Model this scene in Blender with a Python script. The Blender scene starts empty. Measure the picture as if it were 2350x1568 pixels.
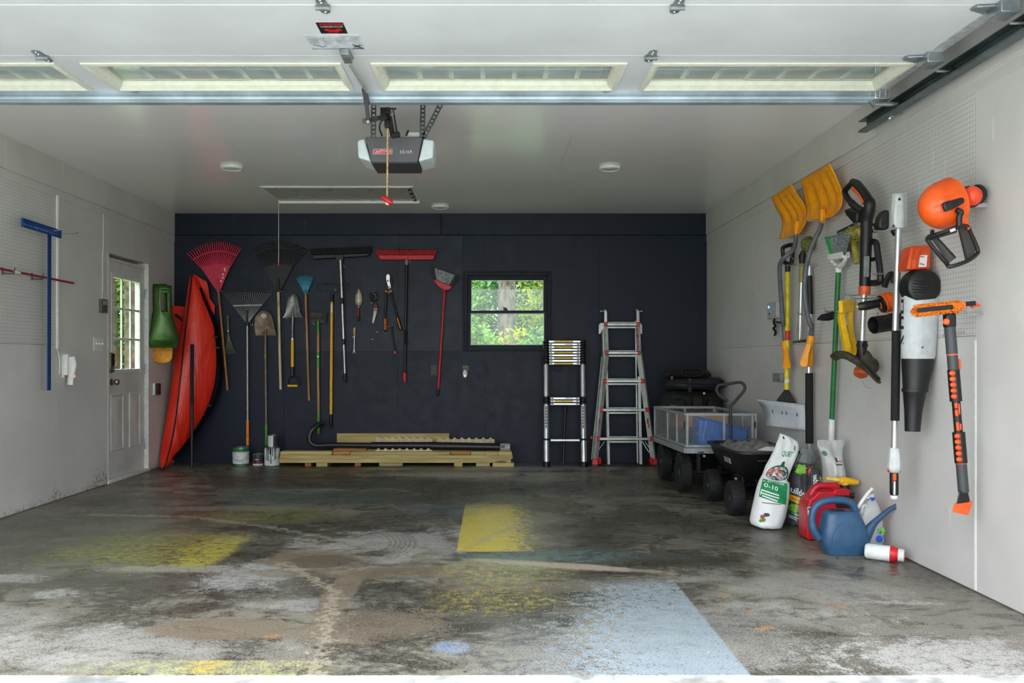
import bpy, bmesh, math, random
from mathutils import Vector as V, Matrix
random.seed(7)
R = math.radians
S = bpy.context.scene
COL = S.collection
F, CX, CY, H = 2040.0, 1131.0, 825.0, 1.108          # focal length in px, vanishing point, eye height
YB, XR, XL, HC = 9.54, 2.296, -3.418, 2.67             # back wall, right wall, left wall, ceiling

# ---------------------------------------------------------------- camera
cd = bpy.data.cameras.new('camera')
cam = bpy.data.objects.new('camera', cd); COL.objects.link(cam)
cam.location = (0, 0, H); cam.rotation_euler = (R(90), 0, 0)
cd.sensor_width = 36; cd.lens = 36 * F / 2350
cd.shift_x = 44 / 2350; cd.shift_y = 41 / 2350
cd.dof.use_dof = True; cd.dof.focus_distance = 10.0; cd.dof.aperture_fstop = 7.0
S.camera = cam
# ---------------------------------------------------------------- world, light, exposure
SKY = 9.5
w = bpy.data.worlds.new('overcast_sky'); S.world = w; w.use_nodes = True
nt = w.node_tree; nt.nodes.clear()
wo = nt.nodes.new('ShaderNodeOutputWorld'); bg = nt.nodes.new('ShaderNodeBackground')
bg.inputs[0].default_value = (0.90, 0.945, 1.0, 1)
# overcast sky: three times as bright overhead as at the horizon
_tc = nt.nodes.new('ShaderNodeTexCoord'); _sx = nt.nodes.new('ShaderNodeSeparateXYZ'); nt.links.new(_tc.outputs['Generated'], _sx.inputs[0])
_mx = nt.nodes.new('ShaderNodeMath'); _mx.operation = 'MAXIMUM'; nt.links.new(_sx.outputs['Z'], _mx.inputs[0]); _mx.inputs[1].default_value = 0
_ma = nt.nodes.new('ShaderNodeMath'); _ma.operation = 'MULTIPLY_ADD'; nt.links.new(_mx.outputs[0], _ma.inputs[0]); _ma.inputs[1].default_value = SKY * 2 / 3; _ma.inputs[2].default_value = SKY / 3
nt.links.new(_ma.outputs[0], bg.inputs[1])
nt.links.new(bg.outputs[0], wo.inputs[0])
S.view_settings.view_transform = 'Standard'; S.view_settings.look = 'None'
S.view_settings.gamma = 1; S.view_settings.use_curve_mapping = False
S.view_settings.exposure = 0.1
S.cycles.use_denoising = True
S.cycles.max_bounces = 9; S.cycles.diffuse_bounces = 5; S.cycles.adaptive_threshold = .02; S.cycles.transparent_max_bounces = 16
S.cycles.sample_clamp_indirect = 8

# ---------------------------------------------------------------- points from the picture
def at(px, py, Y): return V(((px - CX) / F * Y, Y, H + (CY - py) / F * Y))
def bw(px, py, off=0.0): return at(px, py, YB - off)
def rw(px, py, off=0.0): return at(px, py, (XR - off) * F / (px - CX))
def lw(px, py, off=0.0): return at(px, py, (XL + off) * F / (px - CX))
def crop(x0, y0, s): return lambda x, y: (x0 + x / s, y0 + y / s)

# ---------------------------------------------------------------- materials
def lin(c): return tuple(((v / 255) / 12.92 if v / 255 <= .04045 else ((v / 255 + .055) / 1.055) ** 2.4) for v in c)
class NG:
    def __init__(s, name):
        s.m = bpy.data.materials.new(name); s.m.use_nodes = True
        s.t = s.m.node_tree; s.b = s.t.nodes['Principled BSDF']; s.pos = None
    def n(s, t, **k):
        nd = s.t.nodes.new('ShaderNode' + t)
        for a, v in k.items(): setattr(nd, a, v)
        return nd
    def put(s, sock, v):
        if hasattr(v, 'is_output'): s.t.links.new(v, sock)
        elif isinstance(v, (tuple, list)) and len(v) == 3 and sock.type == 'RGBA': sock.default_value = (*v, 1)
        else: sock.default_value = v
    def ma(s, op, a, b=0.0, c=None, clamp=False):
        nd = s.n('Math', operation=op); nd.use_clamp = clamp
        s.put(nd.inputs[0], a); s.put(nd.inputs[1], b)
        if c is not None: s.put(nd.inputs[2], c)
        return nd.outputs[0]
    def mix(s, f, a, b, mode='MIX'):
        nd = s.n('Mix', data_type='RGBA', blend_type=mode); nd.clamp_factor = True
        s.put(nd.inputs[0], f); s.put(nd.inputs[6], a); s.put(nd.inputs[7], b)
        return nd.outputs[2]
    def noise(s, sc, det=4, rough=.55, vec=None, dist=0):
        nd = s.n('TexNoise'); nd.inputs['Scale'].default_value = sc; nd.inputs['Detail'].default_value = det
        nd.inputs['Roughness'].default_value = rough; nd.inputs['Distortion'].default_value = dist
        s.t.links.new(vec or s.P(), nd.inputs['Vector']); return nd.outputs[0]
    def P(s):
        if s.pos is None: s.pos = s.n('NewGeometry').outputs['Position']
        return s.pos
    def xyz(s, v=None):
        nd = s.n('SeparateXYZ'); s.t.links.new(v or s.P(), nd.inputs[0]); return nd.outputs
    def scaled(s, sx, sy, sz, v=None):
        nd = s.n('VectorMath', operation='MULTIPLY'); s.t.links.new(v or s.P(), nd.inputs[0]); nd.inputs[1].default_value = (sx, sy, sz); return nd.outputs[0]
    def step(s, v, a, b):
        nd = s.n('MapRange', interpolation_type='SMOOTHSTEP'); s.put(nd.inputs[0], v)
        nd.inputs[1].default_value = a; nd.inputs[2].default_value = b; return nd.outputs[0]
    def bump(s, h, st=.2, d=.01):
        nd = s.n('Bump'); nd.inputs['Strength'].default_value = st; nd.inputs['Distance'].default_value = d
        s.put(nd.inputs['Height'], h); s.t.links.new(nd.outputs[0], s.b.inputs['Normal'])
    def done(s, c=None, rough=None, metal=None, spec=None):
        for k, v in (('Base Color', c), ('Roughness', rough), ('Metallic', metal), ('Specular IOR Level', spec)):
            if v is not None: s.put(s.b.inputs[k], v)
        return s.m
_mc = {}
def mat(name, rgb, rough=.5, metal=0, var=.1, sc=25, bump=0, spec=.5):
    if name in _mc: return _mc[name]
    g = NG(name); c = lin(rgb); n1 = g.noise(sc, 5)
    lo = tuple(v * (1 - var * 2) for v in c); hi = tuple(min(1, v * (1 + var * 1.6)) for v in c)
    col = g.mix(g.step(n1, .3, .7), lo, hi)
    r = g.ma('MULTIPLY_ADD', g.noise(sc * 2.3, 3), .16, rough - .08)
    if bump: g.bump(g.noise(sc * 6, 4), bump, .004)
    _mc[name] = g.done(col, r, metal, spec)
    return _mc[name]
def wood(name, rgb, rgb2, axis=0, sc=14):
    if name in _mc: return _mc[name]
    g = NG(name); st = [sc * 1.2] * 3; st[axis] = sc * .07
    tc = g.n('TexCoord').outputs['Object']
    oi = g.n('ObjectInfo'); sh = g.n('VectorMath', operation='ADD'); g.t.links.new(tc, sh.inputs[0])
    rr = g.n('VectorMath', operation='SCALE'); rr.inputs[0].default_value = (7, 3, 5); g.t.links.new(oi.outputs['Random'], rr.inputs['Scale'])
    g.t.links.new(rr.outputs[0], sh.inputs[1])
    v = g.scaled(*st, v=sh.outputs[0])
    a = g.noise(3.2, 6, .6, v, .8); col = g.mix(g.step(a, .36, .66), lin(rgb2), lin(rgb))
    kn = g.n('TexVoronoi'); kn.inputs['Scale'].default_value = 1.0
    ks = [6.0] * 3; ks[axis] = 1.7; g.t.links.new(g.scaled(*ks, v=sh.outputs[0]), kn.inputs['Vector'])
    k = g.step(kn.outputs['Distance'], .13, .07)
    col = g.mix(g.ma('MULTIPLY', k, .85), col, lin((95, 62, 36)))
    tone = g.ma('MULTIPLY_ADD', oi.outputs['Random'], .25, .87)
    tn = g.n('Vector' + 'Math', operation='SCALE'); g.t.links.new(col, tn.inputs[0]); g.t.links.new(tone, tn.inputs['Scale'])
    g.bump(a, .15, .003)
    _mc[name] = g.done(tn.outputs[0], .65); return _mc[name]

def painted(name, rgb, rough=.45, dirt=None, peg=None, grain=None, scuff=(236, 234, 228), dotc=None, spec=.5):
    """house paint on sheet material. peg = the two axes of a one-inch grid of peg holes"""
    g = NG(name); c = lin(rgb)
    n1 = g.noise(1.1, 4); col = g.mix(g.step(n1, .3, .7), tuple(v * .9 for v in c), tuple(min(1, v * 1.06) for v in c))
    n2 = g.noise(9, 5)
    col = g.mix(g.ma('MULTIPLY', g.step(n2, .62, .72), .25), col, tuple(v * .8 for v in c))
    if scuff:      # vertical drips and scuffs
        s1 = g.noise(2.6, 3, .5, g.scaled(9, 9, 1.6))
        col = g.mix(g.ma('MULTIPLY', g.step(s1, .70, .76), .5), col, lin(scuff))
    h = g.ma('MULTIPLY', n2, .3)
    if grain:
        st = [26.0] * 3; st[grain] = 2.0
        gr = g.noise(1.5, 6, .6, g.scaled(*st)); h = g.ma('ADD', h, g.ma('MULTIPLY', gr, .8))
        col = g.mix(g.ma('MULTIPLY', g.step(gr, .60, .74), .45), col, tuple(v * .45 for v in c))
    if dirt:
        q = g.xyz(); amp = g.ma('ADD', g.step(g.ma('ABSOLUTE', g.ma('SUBTRACT', q[1], 7.75)), .35, .05), g.ma('MULTIPLY', g.step(g.ma('ABSOLUTE', g.ma('SUBTRACT', q[1], 6.97)), .12, .0), .8))
        nn = g.noise(6, 8, .75, g.scaled(4, 4, .9)); sp = g.noise(26, 8, .78); d = g.ma('SUBTRACT', g.ma('MULTIPLY', g.ma('SUBTRACT', nn, .30), g.ma('MULTIPLY_ADD', amp, .55, .10)), q[2])
        col = g.mix(g.ma('MULTIPLY', g.step(d, -.05, .04), g.ma('MULTIPLY', g.step(sp, .50, .56), .85)), col, lin(dirt))
        st = g.noise(3, 3, .6, g.scaled(30, 30, 1.2)); col = g.mix(g.ma('MULTIPLY', g.ma('MULTIPLY', g.step(q[2], .42, .1), amp), g.ma('MULTIPLY', g.step(st, .60, .68), .5)), col, lin((236, 234, 228)))
    if peg is not None:
        o = g.xyz()
        q = [g.ma('SUBTRACT', g.ma('FRACT', g.ma('DIVIDE', o[a], .0254)), .5) for a in peg]
        r2 = g.ma('SQRT', g.ma('ADD', g.ma('MULTIPLY', q[0], q[0]), g.ma('MULTIPLY', q[1], q[1])))
        hole = g.step(r2, .16, .11)
        if dotc: # lighter hole dots in patches; some glint is put into their colour
            pt = g.step(g.noise(3.1, 3), .40, .62)
            hc = g.mix(pt, tuple(v * .35 for v in c), lin(dotc))
        else: hc = tuple(v * .33 for v in c)
        col = g.mix(hole, col, hc); h = g.ma('SUBTRACT', h, g.ma('MULTIPLY', hole, 3))
    g.bump(h, .12, .004)
    return g.done(col, g.ma('MULTIPLY_ADD', n2, .2, rough - .1), None, spec)

# ---------------------------------------------------------------- mesh building
class MB:
    def __init__(s): s.bm = bmesh.new()
    def face(s, vs):
        try: return s.bm.faces.new(vs)
        except ValueError: return None
    def box(s, c, size, rot=None):
        c = V(c); h = V(size) / 2
        M = rot or Matrix.Identity(3); v = []
        for x in (-1, 1):
            for y in (-1, 1):
                for z in (-1, 1): v.append(s.bm.verts.new(c + M @ V((x * h.x, y * h.y, z * h.z))))
        for f in ((0, 1, 3, 2), (4, 6, 7, 5), (0, 4, 5, 1), (2, 3, 7, 6), (0, 2, 6, 4), (1, 5, 7, 3)): s.face([v[i] for i in f])
        return s
    def b2(s, a, b):
        a, b = V(a), V(b); return s.box((a + b) / 2, [abs(x) for x in (b - a)])
    def bar(s, p, q, wd, ht, up=(0, 0, 1)):
        p, q = V(p), V(q); d = (q - p); L = d.length; d.normalize(); up = V(up)
        sx = d.cross(up)
        if sx.length < 1e-4: sx = d.cross(V((0, 1, 0)))
        sx.normalize(); uz = sx.cross(d)
        return s.box((p + q) / 2, (wd, L, ht), Matrix((sx, d, uz)).transposed())
    def loft(s, rings, cap=True, closed=True):
        rv = [[s.bm.verts.new(p) for p in r] for r in rings]; n = len(rv[0])
        for a, b in zip(rv, rv[1:]):
            for i in range(n if closed else n - 1):
                j = (i + 1) % n; s.face((a[i], a[j], b[j], b[i]))
        if cap and closed: s.face(rv[0][::-1]); s.face(rv[-1])
        return s
    def tube(s, pts, r, n=10, cap=True, flat=1.0, loop=False):
        pts = [V(p) for p in pts]; N = len(pts)
        rs = r if isinstance(r, (list, tuple)) else [r] * N
        T = []
        for i in range(N):
            if loop: d = pts[(i + 1) % N] - pts[i - 1]
            else: d = pts[min(i + 1, N - 1)] - pts[max(i - 1, 0)]
            T.append(d.normalized())
        ref = V((0, 1, 0)) if abs(T[0].y) < .9 else V((1, 0, 0))
        u = T[0].cross(ref).normalized(); rings = []
        for i in range(N):
            u = (u - T[i] * u.dot(T[i])).normalized(); vv = T[i].cross(u)
            rings.append([pts[i] + (u * math.cos(a) + vv * math.sin(a) * flat) * rs[i] for a in (2 * math.pi * k / n for k in range(n))])
        if loop: rings.append(rings[0]); return s.loft(rings, False)
        return s.loft(rings, cap)
    def lathe(s, prof, o, axis=(0, 0, 1), n=20, sx=1.0, sy=1.0, ref=None, cap=True):
        ax = V(axis).normalized(); ref = V(ref) if ref else (V((1, 0, 0)) if abs(ax.x) < .9 else V((0, 1, 0)))
        u = (ref - ax * ref.dot(ax)).normalized(); vv = ax.cross(u); o = V(o)
        rings = [[o + ax * z + (u * math.cos(a) * sx + vv * math.sin(a) * sy) * max(r, 1e-5) for a in (2 * math.pi * k / n for k in range(n))] for r, z in prof]
        return s.loft(rings, cap)
    def cyl(s, p, q, r, r2=None, n=14):
        p, q = V(p), V(q); return s.lathe([(r, 0), (r if r2 is None else r2, (q - p).length)], p, q - p, n)
    def prism(s, pts, d):
        pts = [V(p) for p in pts]; d = V(d)
        a = [s.bm.verts.new(p) for p in pts]; b = [s.bm.verts.new(p + d) for p in pts]; n = len(a)
        s.face(a[::-1]); s.face(b)
        for i in range(n): s.face((a[i], a[(i + 1) % n], b[(i + 1) % n], b[i]))
        return s
    def grid(s, rows, thick=None):
        """rows of points; thick = offset vector or function(i,j) for the second skin"""
        A = [[s.bm.verts.new(V(p)) for p in r] for r in rows]; m, n = len(A), len(A[0])
        for i in range(m - 1):
            for j in range(n - 1): s.face((A[i][j], A[i][j + 1], A[i + 1][j + 1], A[i + 1][j]))
        if thick is not None:
            t = V(thick); B = [[s.bm.verts.new(v.co + t) for v in r] for r in A]
            for i in range(m - 1):
                for j in range(n - 1): s.face((B[i][j], B[i + 1][j], B[i + 1][j + 1], B[i][j + 1]))
            for i in range(m - 1):
                for j in (0, n - 1): s.face((A[i][j], A[i + 1][j], B[i + 1][j], B[i][j]))
            for j in range(n - 1):
                for i in (0, m - 1): s.face((A[i][j], A[i][j + 1], B[i][j + 1], B[i][j]))
        return s
    def ball(s, c, r, n=16, m=10, rot=None):
        c = V(c); r = V((r, r, r)) if isinstance(r, (int, float)) else V(r); M = rot or Matrix.Identity(3)
        rings = []
        for i in range(m + 1):
            t = math.pi * i / m; t = min(max(t, .02), math.pi - .02)
            rings.append([c + M @ V((r.x * math.sin(t) * math.cos(a), r.y * math.sin(t) * math.sin(a), r.z * math.cos(t))) for a in (2 * math.pi * k / n for k in range(n))])
        return s.loft(rings)
    def build(s, name, m, parent=None, bev=0, sub=0, ang=38, kind=None, label=None, solid=0, segs=2):
        bm = s.bm; bmesh.ops.remove_doubles(bm, verts=bm.verts, dist=1e-6) if sub == 0 else None
        bmesh.ops.recalc_face_normals(bm, faces=bm.faces)
        if parent is not None:
            r = parent
            while r.parent is not None: r = r.parent
            o = r.location.copy()
        else:
            xs = [v.co for v in bm.verts]; lo = [min(c[i] for c in xs) for i in range(3)]; hi = [max(c[i] for c in xs) for i in range(3)]
            o = V(((lo[0] + hi[0]) / 2, (lo[1] + hi[1]) / 2, lo[2]))
        for v in bm.verts: v.co -= o
        me = bpy.data.meshes.new(name); bm.to_mesh(me); bm.free()
        me.shade_smooth(); me.set_sharp_from_angle(angle=R(ang)); me.materials.append(m)
        ob = bpy.data.objects.new(name, me); COL.objects.link(ob)
        if parent is not None: ob.parent = parent
        else: ob.location = o
        if solid:
            q = ob.modifiers.new('t', 'SOLIDIFY'); q.thickness = solid; q.offset = 0
        if bev:
            q = ob.modifiers.new('b', 'BEVEL'); q.width = bev; q.segments = segs; q.limit_method = 'ANGLE'; q.angle_limit = R(35)
        if sub:
            q = ob.modifiers.new('s', 'SUBSURF'); q.levels = sub; q.render_levels = sub
        if kind: ob['kind'] = kind
        if label: ob['label'] = label
        return ob
def tag(o, label=None, cat=None, group=None, kind=None):
    for k, v in (('label', label), ('category', cat), ('group', group), ('kind', kind)):
        if v: o[k] = v
    return o
def thing(name, label, cat, loc, group=None, kind=None):
    o = bpy.data.objects.new(name, None); COL.objects.link(o); o.location = V(loc); o.empty_display_size = .1
    return tag(o, label, cat, group, kind)
def struct(name, mb, m, **k): return tag(mb.build(name, m, **k), kind='structure')
def kid(o, parent, off=(0, 0, 0)):
    c = o.copy(); COL.objects.link(c); c.parent = parent; c.location = V(off); return c
def tree_copy(o, delta, parent=None):
    c = o.copy(); COL.objects.link(c)
    if parent is not None: c.parent = parent
    else: c.location = o.location + V(delta)
    for ch in list(o.children): tree_copy(ch, (0, 0, 0), c)
    return c
_tx = {}
def text(s, o, u, v, h, m, parent, name='lettering', wd=None, ex=.0006, label=None, bold=0, shear=0):
    """lettering as thin solid letters: o = lower left corner, u = writing direction, v = up, h = cap height, wd = fitted width"""
    cu = bpy.data.curves.new('t', 'FONT'); cu.body = s; cu.size = 1; cu.extrude = 0; cu.resolution_u = 2; cu.offset = bold; cu.shear = shear
    ob = bpy.data.objects.new('t', cu); COL.objects.link(ob)
    dg = bpy.context.evaluated_depsgraph_get(); me = bpy.data.meshes.new_from_object(ob.evaluated_get(dg))
    bpy.data.objects.remove(ob); bpy.data.curves.remove(cu)
    xs = [q.co.x for q in me.vertices]; ys = [q.co.y for q in me.vertices]
    x0, x1, y0, y1 = min(xs), max(xs), min(ys), max(ys)
    u, v, o = V(u).normalized(), V(v).normalized(), V(o); n = u.cross(v)
    ky = h / (y1 - y0); kx = (wd / (x1 - x0)) if wd else ky
    b = MB(); b.bm.from_mesh(me); bpy.data.meshes.remove(me)
    for q in b.bm.verts: q.co = o + u * ((q.co.x - x0) * kx) + v * ((q.co.y - y0) * ky) + n * ex
    return b.build(name, m, parent, label=label)
def arc(c, u, v, a0, a1, n): # points on an ellipse; u, v are the half-axis vectors
    return [V(c) + V(u) * math.cos(R(a0 + (a1 - a0) * i / n)) + V(v) * math.sin(R(a0 + (a1 - a0) * i / n)) for i in range(n + 1)]
def smooth(pts, k=4):   # Catmull-Rom through points
    P = [V(p) for p in pts]; P = [P[0] * 2 - P[1]] + P + [P[-1] * 2 - P[-2]]; out = []
    for i in range(1, len(P) - 2):
        a, b, c, d = P[i - 1:i + 3]
        for j in range(k):
            t = j / k; out.append(.5 * ((2 * b) + (c - a) * t + (2 * a - 5 * b + 4 * c - d) * t * t + (3 * b - a - 3 * c + d) * t ** 3))
    return out + [P[-2]]

# ---------------------------------------------------------------- common materials
BLACK = mat('black_plastic', (17, 17, 18), .45, sc=40)
RUBBER = mat('black_rubber', (15, 15, 16), .75, sc=60, bump=.2)
FOAM = mat('black_foam', (20, 20, 21), .85, sc=80, bump=.25)
STEEL = mat('galvanised_steel', (168, 176, 182), .38, .85, .12, 12)
DSTEEL = mat('dark_steel', (92, 96, 100), .42, .8, .2, 18)
ALU = mat('aluminium', (205, 207, 208), .33, .8, .06, 10)
CHROME = mat('zinc_wire', (190, 192, 195), .3, .9, .05, 30)
WHITEP = mat('white_plastic', (222, 222, 218), .45, var=.03)
YEL = mat('yellow_handle', (236, 176, 20), .45, var=.06)
ORANGE = mat('orange_plastic', (240, 92, 22), .42, var=.06)
RED = mat('red_plastic', (200, 24, 34), .42, var=.08)
# ================================================================= SETTING
# ---- floor
def floor_material():
    g = NG('stained_concrete'); o = g.xyz(); X, Y = o[0], o[1]
    flat = g.scaled(1, 1, 0)
    hi = lambda n, k=1.9: g.ma('MULTIPLY_ADD', n, k, .5 - .5 * k)
    nA = hi(g.noise(.8, 6, .62, flat, .5)); nM = hi(g.noise(3.0, 14, .70, flat, .3)); nF = hi(g.noise(21, 10, .74, flat)); nS = hi(g.noise(110, 5, .7, flat), 2.2); nV = hi(g.noise(4.4, 14, .74, g.scaled(.8, 1.3, 0), .6))
    mixn = g.ma('ADD', g.ma('MULTIPLY', nM, .5), g.ma('MULTIPLY_ADD', nF, .32, g.ma('MULTIPLY', nS, .18)))
    C = lambda *c: lin(c)
    base = g.mix(g.step(g.ma('ADD', g.ma('MULTIPLY', nA, .6), g.ma('MULTIPLY', nF, .4)), .40, .60), C(76, 72, 60), C(138, 133, 120))
    base = g.mix(g.ma('MULTIPLY', g.step(nV, .50, .66), .75), base, C(48, 44, 35))
    base = g.mix(g.ma('MULTIPLY', g.step(mixn, .40, .28), .65), base, C(158, 154, 145))
    def lay(m, rgb, k=1.0):
        nonlocal base
        base = g.mix(g.ma('MULTIPLY', m, k) if k != 1 else m, base, lin(rgb))
    def wob(k, n=mixn): return g.ma('MULTIPLY', g.ma('SUBTRACT', n, .5), k)
    def ell(cx, cy, rx, ry, soft=.35, k=3.0, rot=0):
        dx = g.ma('SUBTRACT', X, cx); dy = g.ma('SUBTRACT', Y, cy)
        if rot:
            c, s_ = math.cos(R(rot)), math.sin(R(rot))
            dx, dy = g.ma('ADD', g.ma('MULTIPLY', dx, c), g.ma('MULTIPLY', dy, s_)), g.ma('SUBTRACT', g.ma('MULTIPLY', dy, c), g.ma('MULTIPLY', dx, s_))
        a = g.ma('DIVIDE', dx, rx); b = g.ma('DIVIDE', dy, ry)
        r = g.ma('SQRT', g.ma('ADD', g.ma('MULTIPLY', a, a), g.ma('MULTIPLY', b, b)))
        return g.step(g.ma('ADD', r, wob(k)), 1 + soft / 2, 1 - soft / 2)
    def rect(x0, x1, y0, y1, s0=.006, s1=.006, t0=.006, t1=.006):
        m = g.ma('MULTIPLY', g.step(X, x0 - s0, x0 + s0), g.step(X, x1 + s1, x1 - s1))
        return g.ma('MULTIPLY', m, g.ma('MULTIPLY', g.step(Y, y0 - t0, y0 + t0), g.step(Y, y1 + t1, y1 - t1)))
    nW = g.ma('ADD', g.ma('MULTIPLY', nF, .6), g.ma('MULTIPLY', nS, .4))
    def worn(lim, soft=.05, n=None): return g.step(n or nW, lim + soft, lim - soft)       # more paint left with a higher limit
    # damp dark areas, browns, pale scuffs
    for a in ((-1.75, 8.3, 1.3, .9, .85), (-.7, 7.9, .8, .45, .65), (.75, 4.95, .5, .22, .75), (-1.1, 7.1, .9, .35, .7), (.15, 7.6, .7, .35, .6), (-.05, 3.95, .5, .45, .7), (-1.6, 4.35, .8, .3, .7), (1.0, 5.7, .7, .6, .45), (-.38, 5.6, .2, .4, .65), (-2.3, 5.2, .7, .4, .5), (-1.3, 6.1, .35, .5, .6), (-.75, 6.0, .25, .5, .55), (1.1, 7.6, .5, .8, .4), (-.45, 4.15, .3, .2, .5), (.35, 4.6, .3, .12, .6)):
        lay(ell(*a[:4], .7, 3.6), (46, 43, 34), a[4])
    for a in ((-1.9, 6.45, .55, .25, .6), (-2.1, 8.2, .6, .35, .5), (-1.2, 8.9, .5, .2, .5)): lay(ell(*a[:4], .8, 3), (82, 58, 44), a[4])
    for a in ((-2.7, 5.6, .8, .7, .4), (-2.4, 4.6, .6, .5, .35)): lay(ell(*a[:4], 1.0, 2.5), (104, 108, 92), a[4])
    for a in ((-.6, 5.4, .42, .34, .75), (.5, 9.05, 1.1, .16, .55), (.05, 8.4, .6, .25, .5), (-1.2, 4.5, .22, .24, .8), (-.85, 4.0, .22, .08, .6), (-1.75, 4.7, .35, .07, .7), (-2.05, 4.2, .14, .07, .8), (-2.55, 4.5, .2, .09, .7), (-1.75, 3.42, .7, .2, .55), (-2.3, 3.55, .5, .35, .4), (1.72, 3.28, .36, .26, .95), (1.85, 4.05, .15, .03, .8), (-.4, 8.55, .7, .16, .6), (-1.1, 9.0, .25, .1, .5), (.9, 3.6, .5, .4, .4), (1.5, 4.3, .5, .3, .4), (-.55, 4.95, .12, .1, .5), (-1.95, 6.6, .5, .12, .4)):
        lay(g.ma('MULTIPLY', ell(*a[:4], .8, 5.0), worn(.58, .12)), (188, 187, 183), a[4])
    lay(ell(.6, 9.1, .7, .12, .8, 2), (140, 158, 190), .6)
    # dry dirt
    for a in ((-1.0, 4.92, .25, .2, .95, 1.2), (-.72, 4.2, .07, .6, .9, 2), (-1.0, 4.6, .3, .1, .6, 2.5), (-.42, 4.62, .5, .13, .8, 2), (-1.1, 3.66, .3, .15, .9, .9), (-.55, 3.7, .32, .22, .6, 3), (.15, 4.35, .5, .12, .5, 3)):
        lay(ell(*a[:4], .25, a[5]), (128, 114, 96), a[4])
    lay(ell(-.95, 4.88, .19, .15, .2, .9), (98, 86, 72), .8); lay(ell(-.93, 4.4, .12, .16, .3, 1), (88, 82, 72), .7)
    lay(ell(.36, 4.78, .55, .06, .6, 2.2, -16), (192, 176, 158), .9)
    # yellow, blue-green and pale blue floor paint
    yl = (222, 202, 62)
    fade = g.ma('MULTIPLY_ADD', g.step(X, .50, -.15), .42, .30)
    lay(g.ma('MULTIPLY', rect(-.21, .40, 5.12, 6.75, t1=.2, s1=.25), g.step(g.ma('SUBTRACT', fade, nW), -.03, .03)), yl, .95)
    for cx, cy, rx, ry, lim, rgb, k in ((-1.9, 5.2, .55, .45, .51, (176, 172, 66), .8), (-1.62, 5.15, .16, .3, .56, (196, 184, 66), .8), (-1.6, 6.35, .45, .35, .49, (150, 148, 66), .75), (-2.4, 5.5, .5, .4, .46, (120, 126, 88), .6), (.05, 4.65, .3, .3, .49, (190, 188, 110), .6), (-1.5, 7.15, .7, .4, .52, (70, 112, 116), .6), (.35, 5.02, .5, .14, .52, (104, 142, 142), .65), (-.35, 6.6, .35, .3, .5, (84, 112, 126), .6), (.0, 4.1, .25, .2, .46, (196, 180, 70), .6), (.25, 6.9, .3, .3, .46, (150, 142, 66), .6), (-1.1, 8.0, .5, .3, .48, (66, 100, 110), .5)):
        lay(g.ma('MULTIPLY', g.ma('MULTIPLY', ell(cx, cy, rx, ry, .9, 2.4), worn(lim)), g.step(X, -1.46, -1.54)) if cx < -1.6 and cy < 6 else g.ma('MULTIPLY', ell(cx, cy, rx, ry, .9, 2.4), worn(lim)), rgb, k)
    lay(g.ma('MULTIPLY', rect(-1.38, -.64, 3.0, 3.27, s0=.25, s1=.1), worn(.50, .06)), (196, 196, 132), .65); lay(g.ma('MULTIPLY', rect(-1.1, -.98, 3.14, 3.27, s0=.06, s1=.05), worn(.56)), (206, 182, 74), .7)
    bfade = g.ma('ADD', g.ma('MULTIPLY', g.step(X, .0, .75), .34), g.ma('MULTIPLY', g.step(Y, 4.5, 3.3), .12))
    lay(g.ma('MULTIPLY', rect(-.05, .905, 2.9, 4.42, s0=.3, t1=.10), g.step(g.ma('SUBTRACT', g.ma('ADD', bfade, .22), nW), -.03, .03)), (150, 164, 171), .92)
    lay(g.ma('MULTIPLY', rect(.1, .9, 2.9, 3.6, s0=.35, t1=.4), worn(.54)), (166, 178, 190), .5)
    lay(g.ma('MULTIPLY', ell(-.16, 3.42, .07, .07, .6, 1.5), worn(.55)), (150, 174, 206), .6)
    for a in ((1.08, 4.15, .03, .03), (1.12, 3.66, .05, .03), (1.13, 3.9, .02, .02), (1.55, 4.0, .05, .02), (-.88, 3.55, .03, .03)):
        lay(g.ma('MULTIPLY', ell(*a, .5, 2.0), worn(.52)), (204, 138, 66), .75)
    # cracks filled with pale dust, tyre arcs
    def line(pts, wd, rgb, k):
        nonlocal base
        for (x0, y0), (x1, y1) in zip(pts, pts[1:]):
            L = math.hypot(x1 - x0, y1 - y0); ux, uy = (x1 - x0) / L, (y1 - y0) / L
            dx = g.ma('SUBTRACT', X, x0); dy = g.ma('SUBTRACT', Y, y0)
            t = g.ma('ADD', g.ma('MULTIPLY', dx, ux), g.ma('MULTIPLY', dy, uy)); q = g.ma('ABSOLUTE', g.ma('ADD', g.ma('SUBTRACT', g.ma('MULTIPLY', dx, uy), g.ma('MULTIPLY', dy, ux)), wob(.22, nF)))
            m = g.ma('MULTIPLY', g.step(q, wd, wd * .4), g.ma('MULTIPLY', g.step(t, -.02, .02), g.step(t, L + .02, L - .02)))
            base = g.mix(g.ma('MULTIPLY', m, k), base, lin(rgb))
    line([(-2.9, 6.35), (-2.1, 6.25), (-1.45, 5.85), (-.95, 5.45), (-.7, 5.3), (-.2, 5.35)], .028, (172, 164, 150), .8)
    line([(-1.15, 4.85), (-1.0, 4.62), (-.76, 4.25), (-.68, 3.6), (-.62, 3.1)], .03, (182, 170, 150), .7)
    line([(-.85, 4.6), (-.2, 5.1), (.25, 6.2)], .022, (172, 160, 142), .65)
    line([(-.2, 9.3), (.15, 8.2), (.2, 7.0)], .007, (48, 46, 42), .7)
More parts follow.
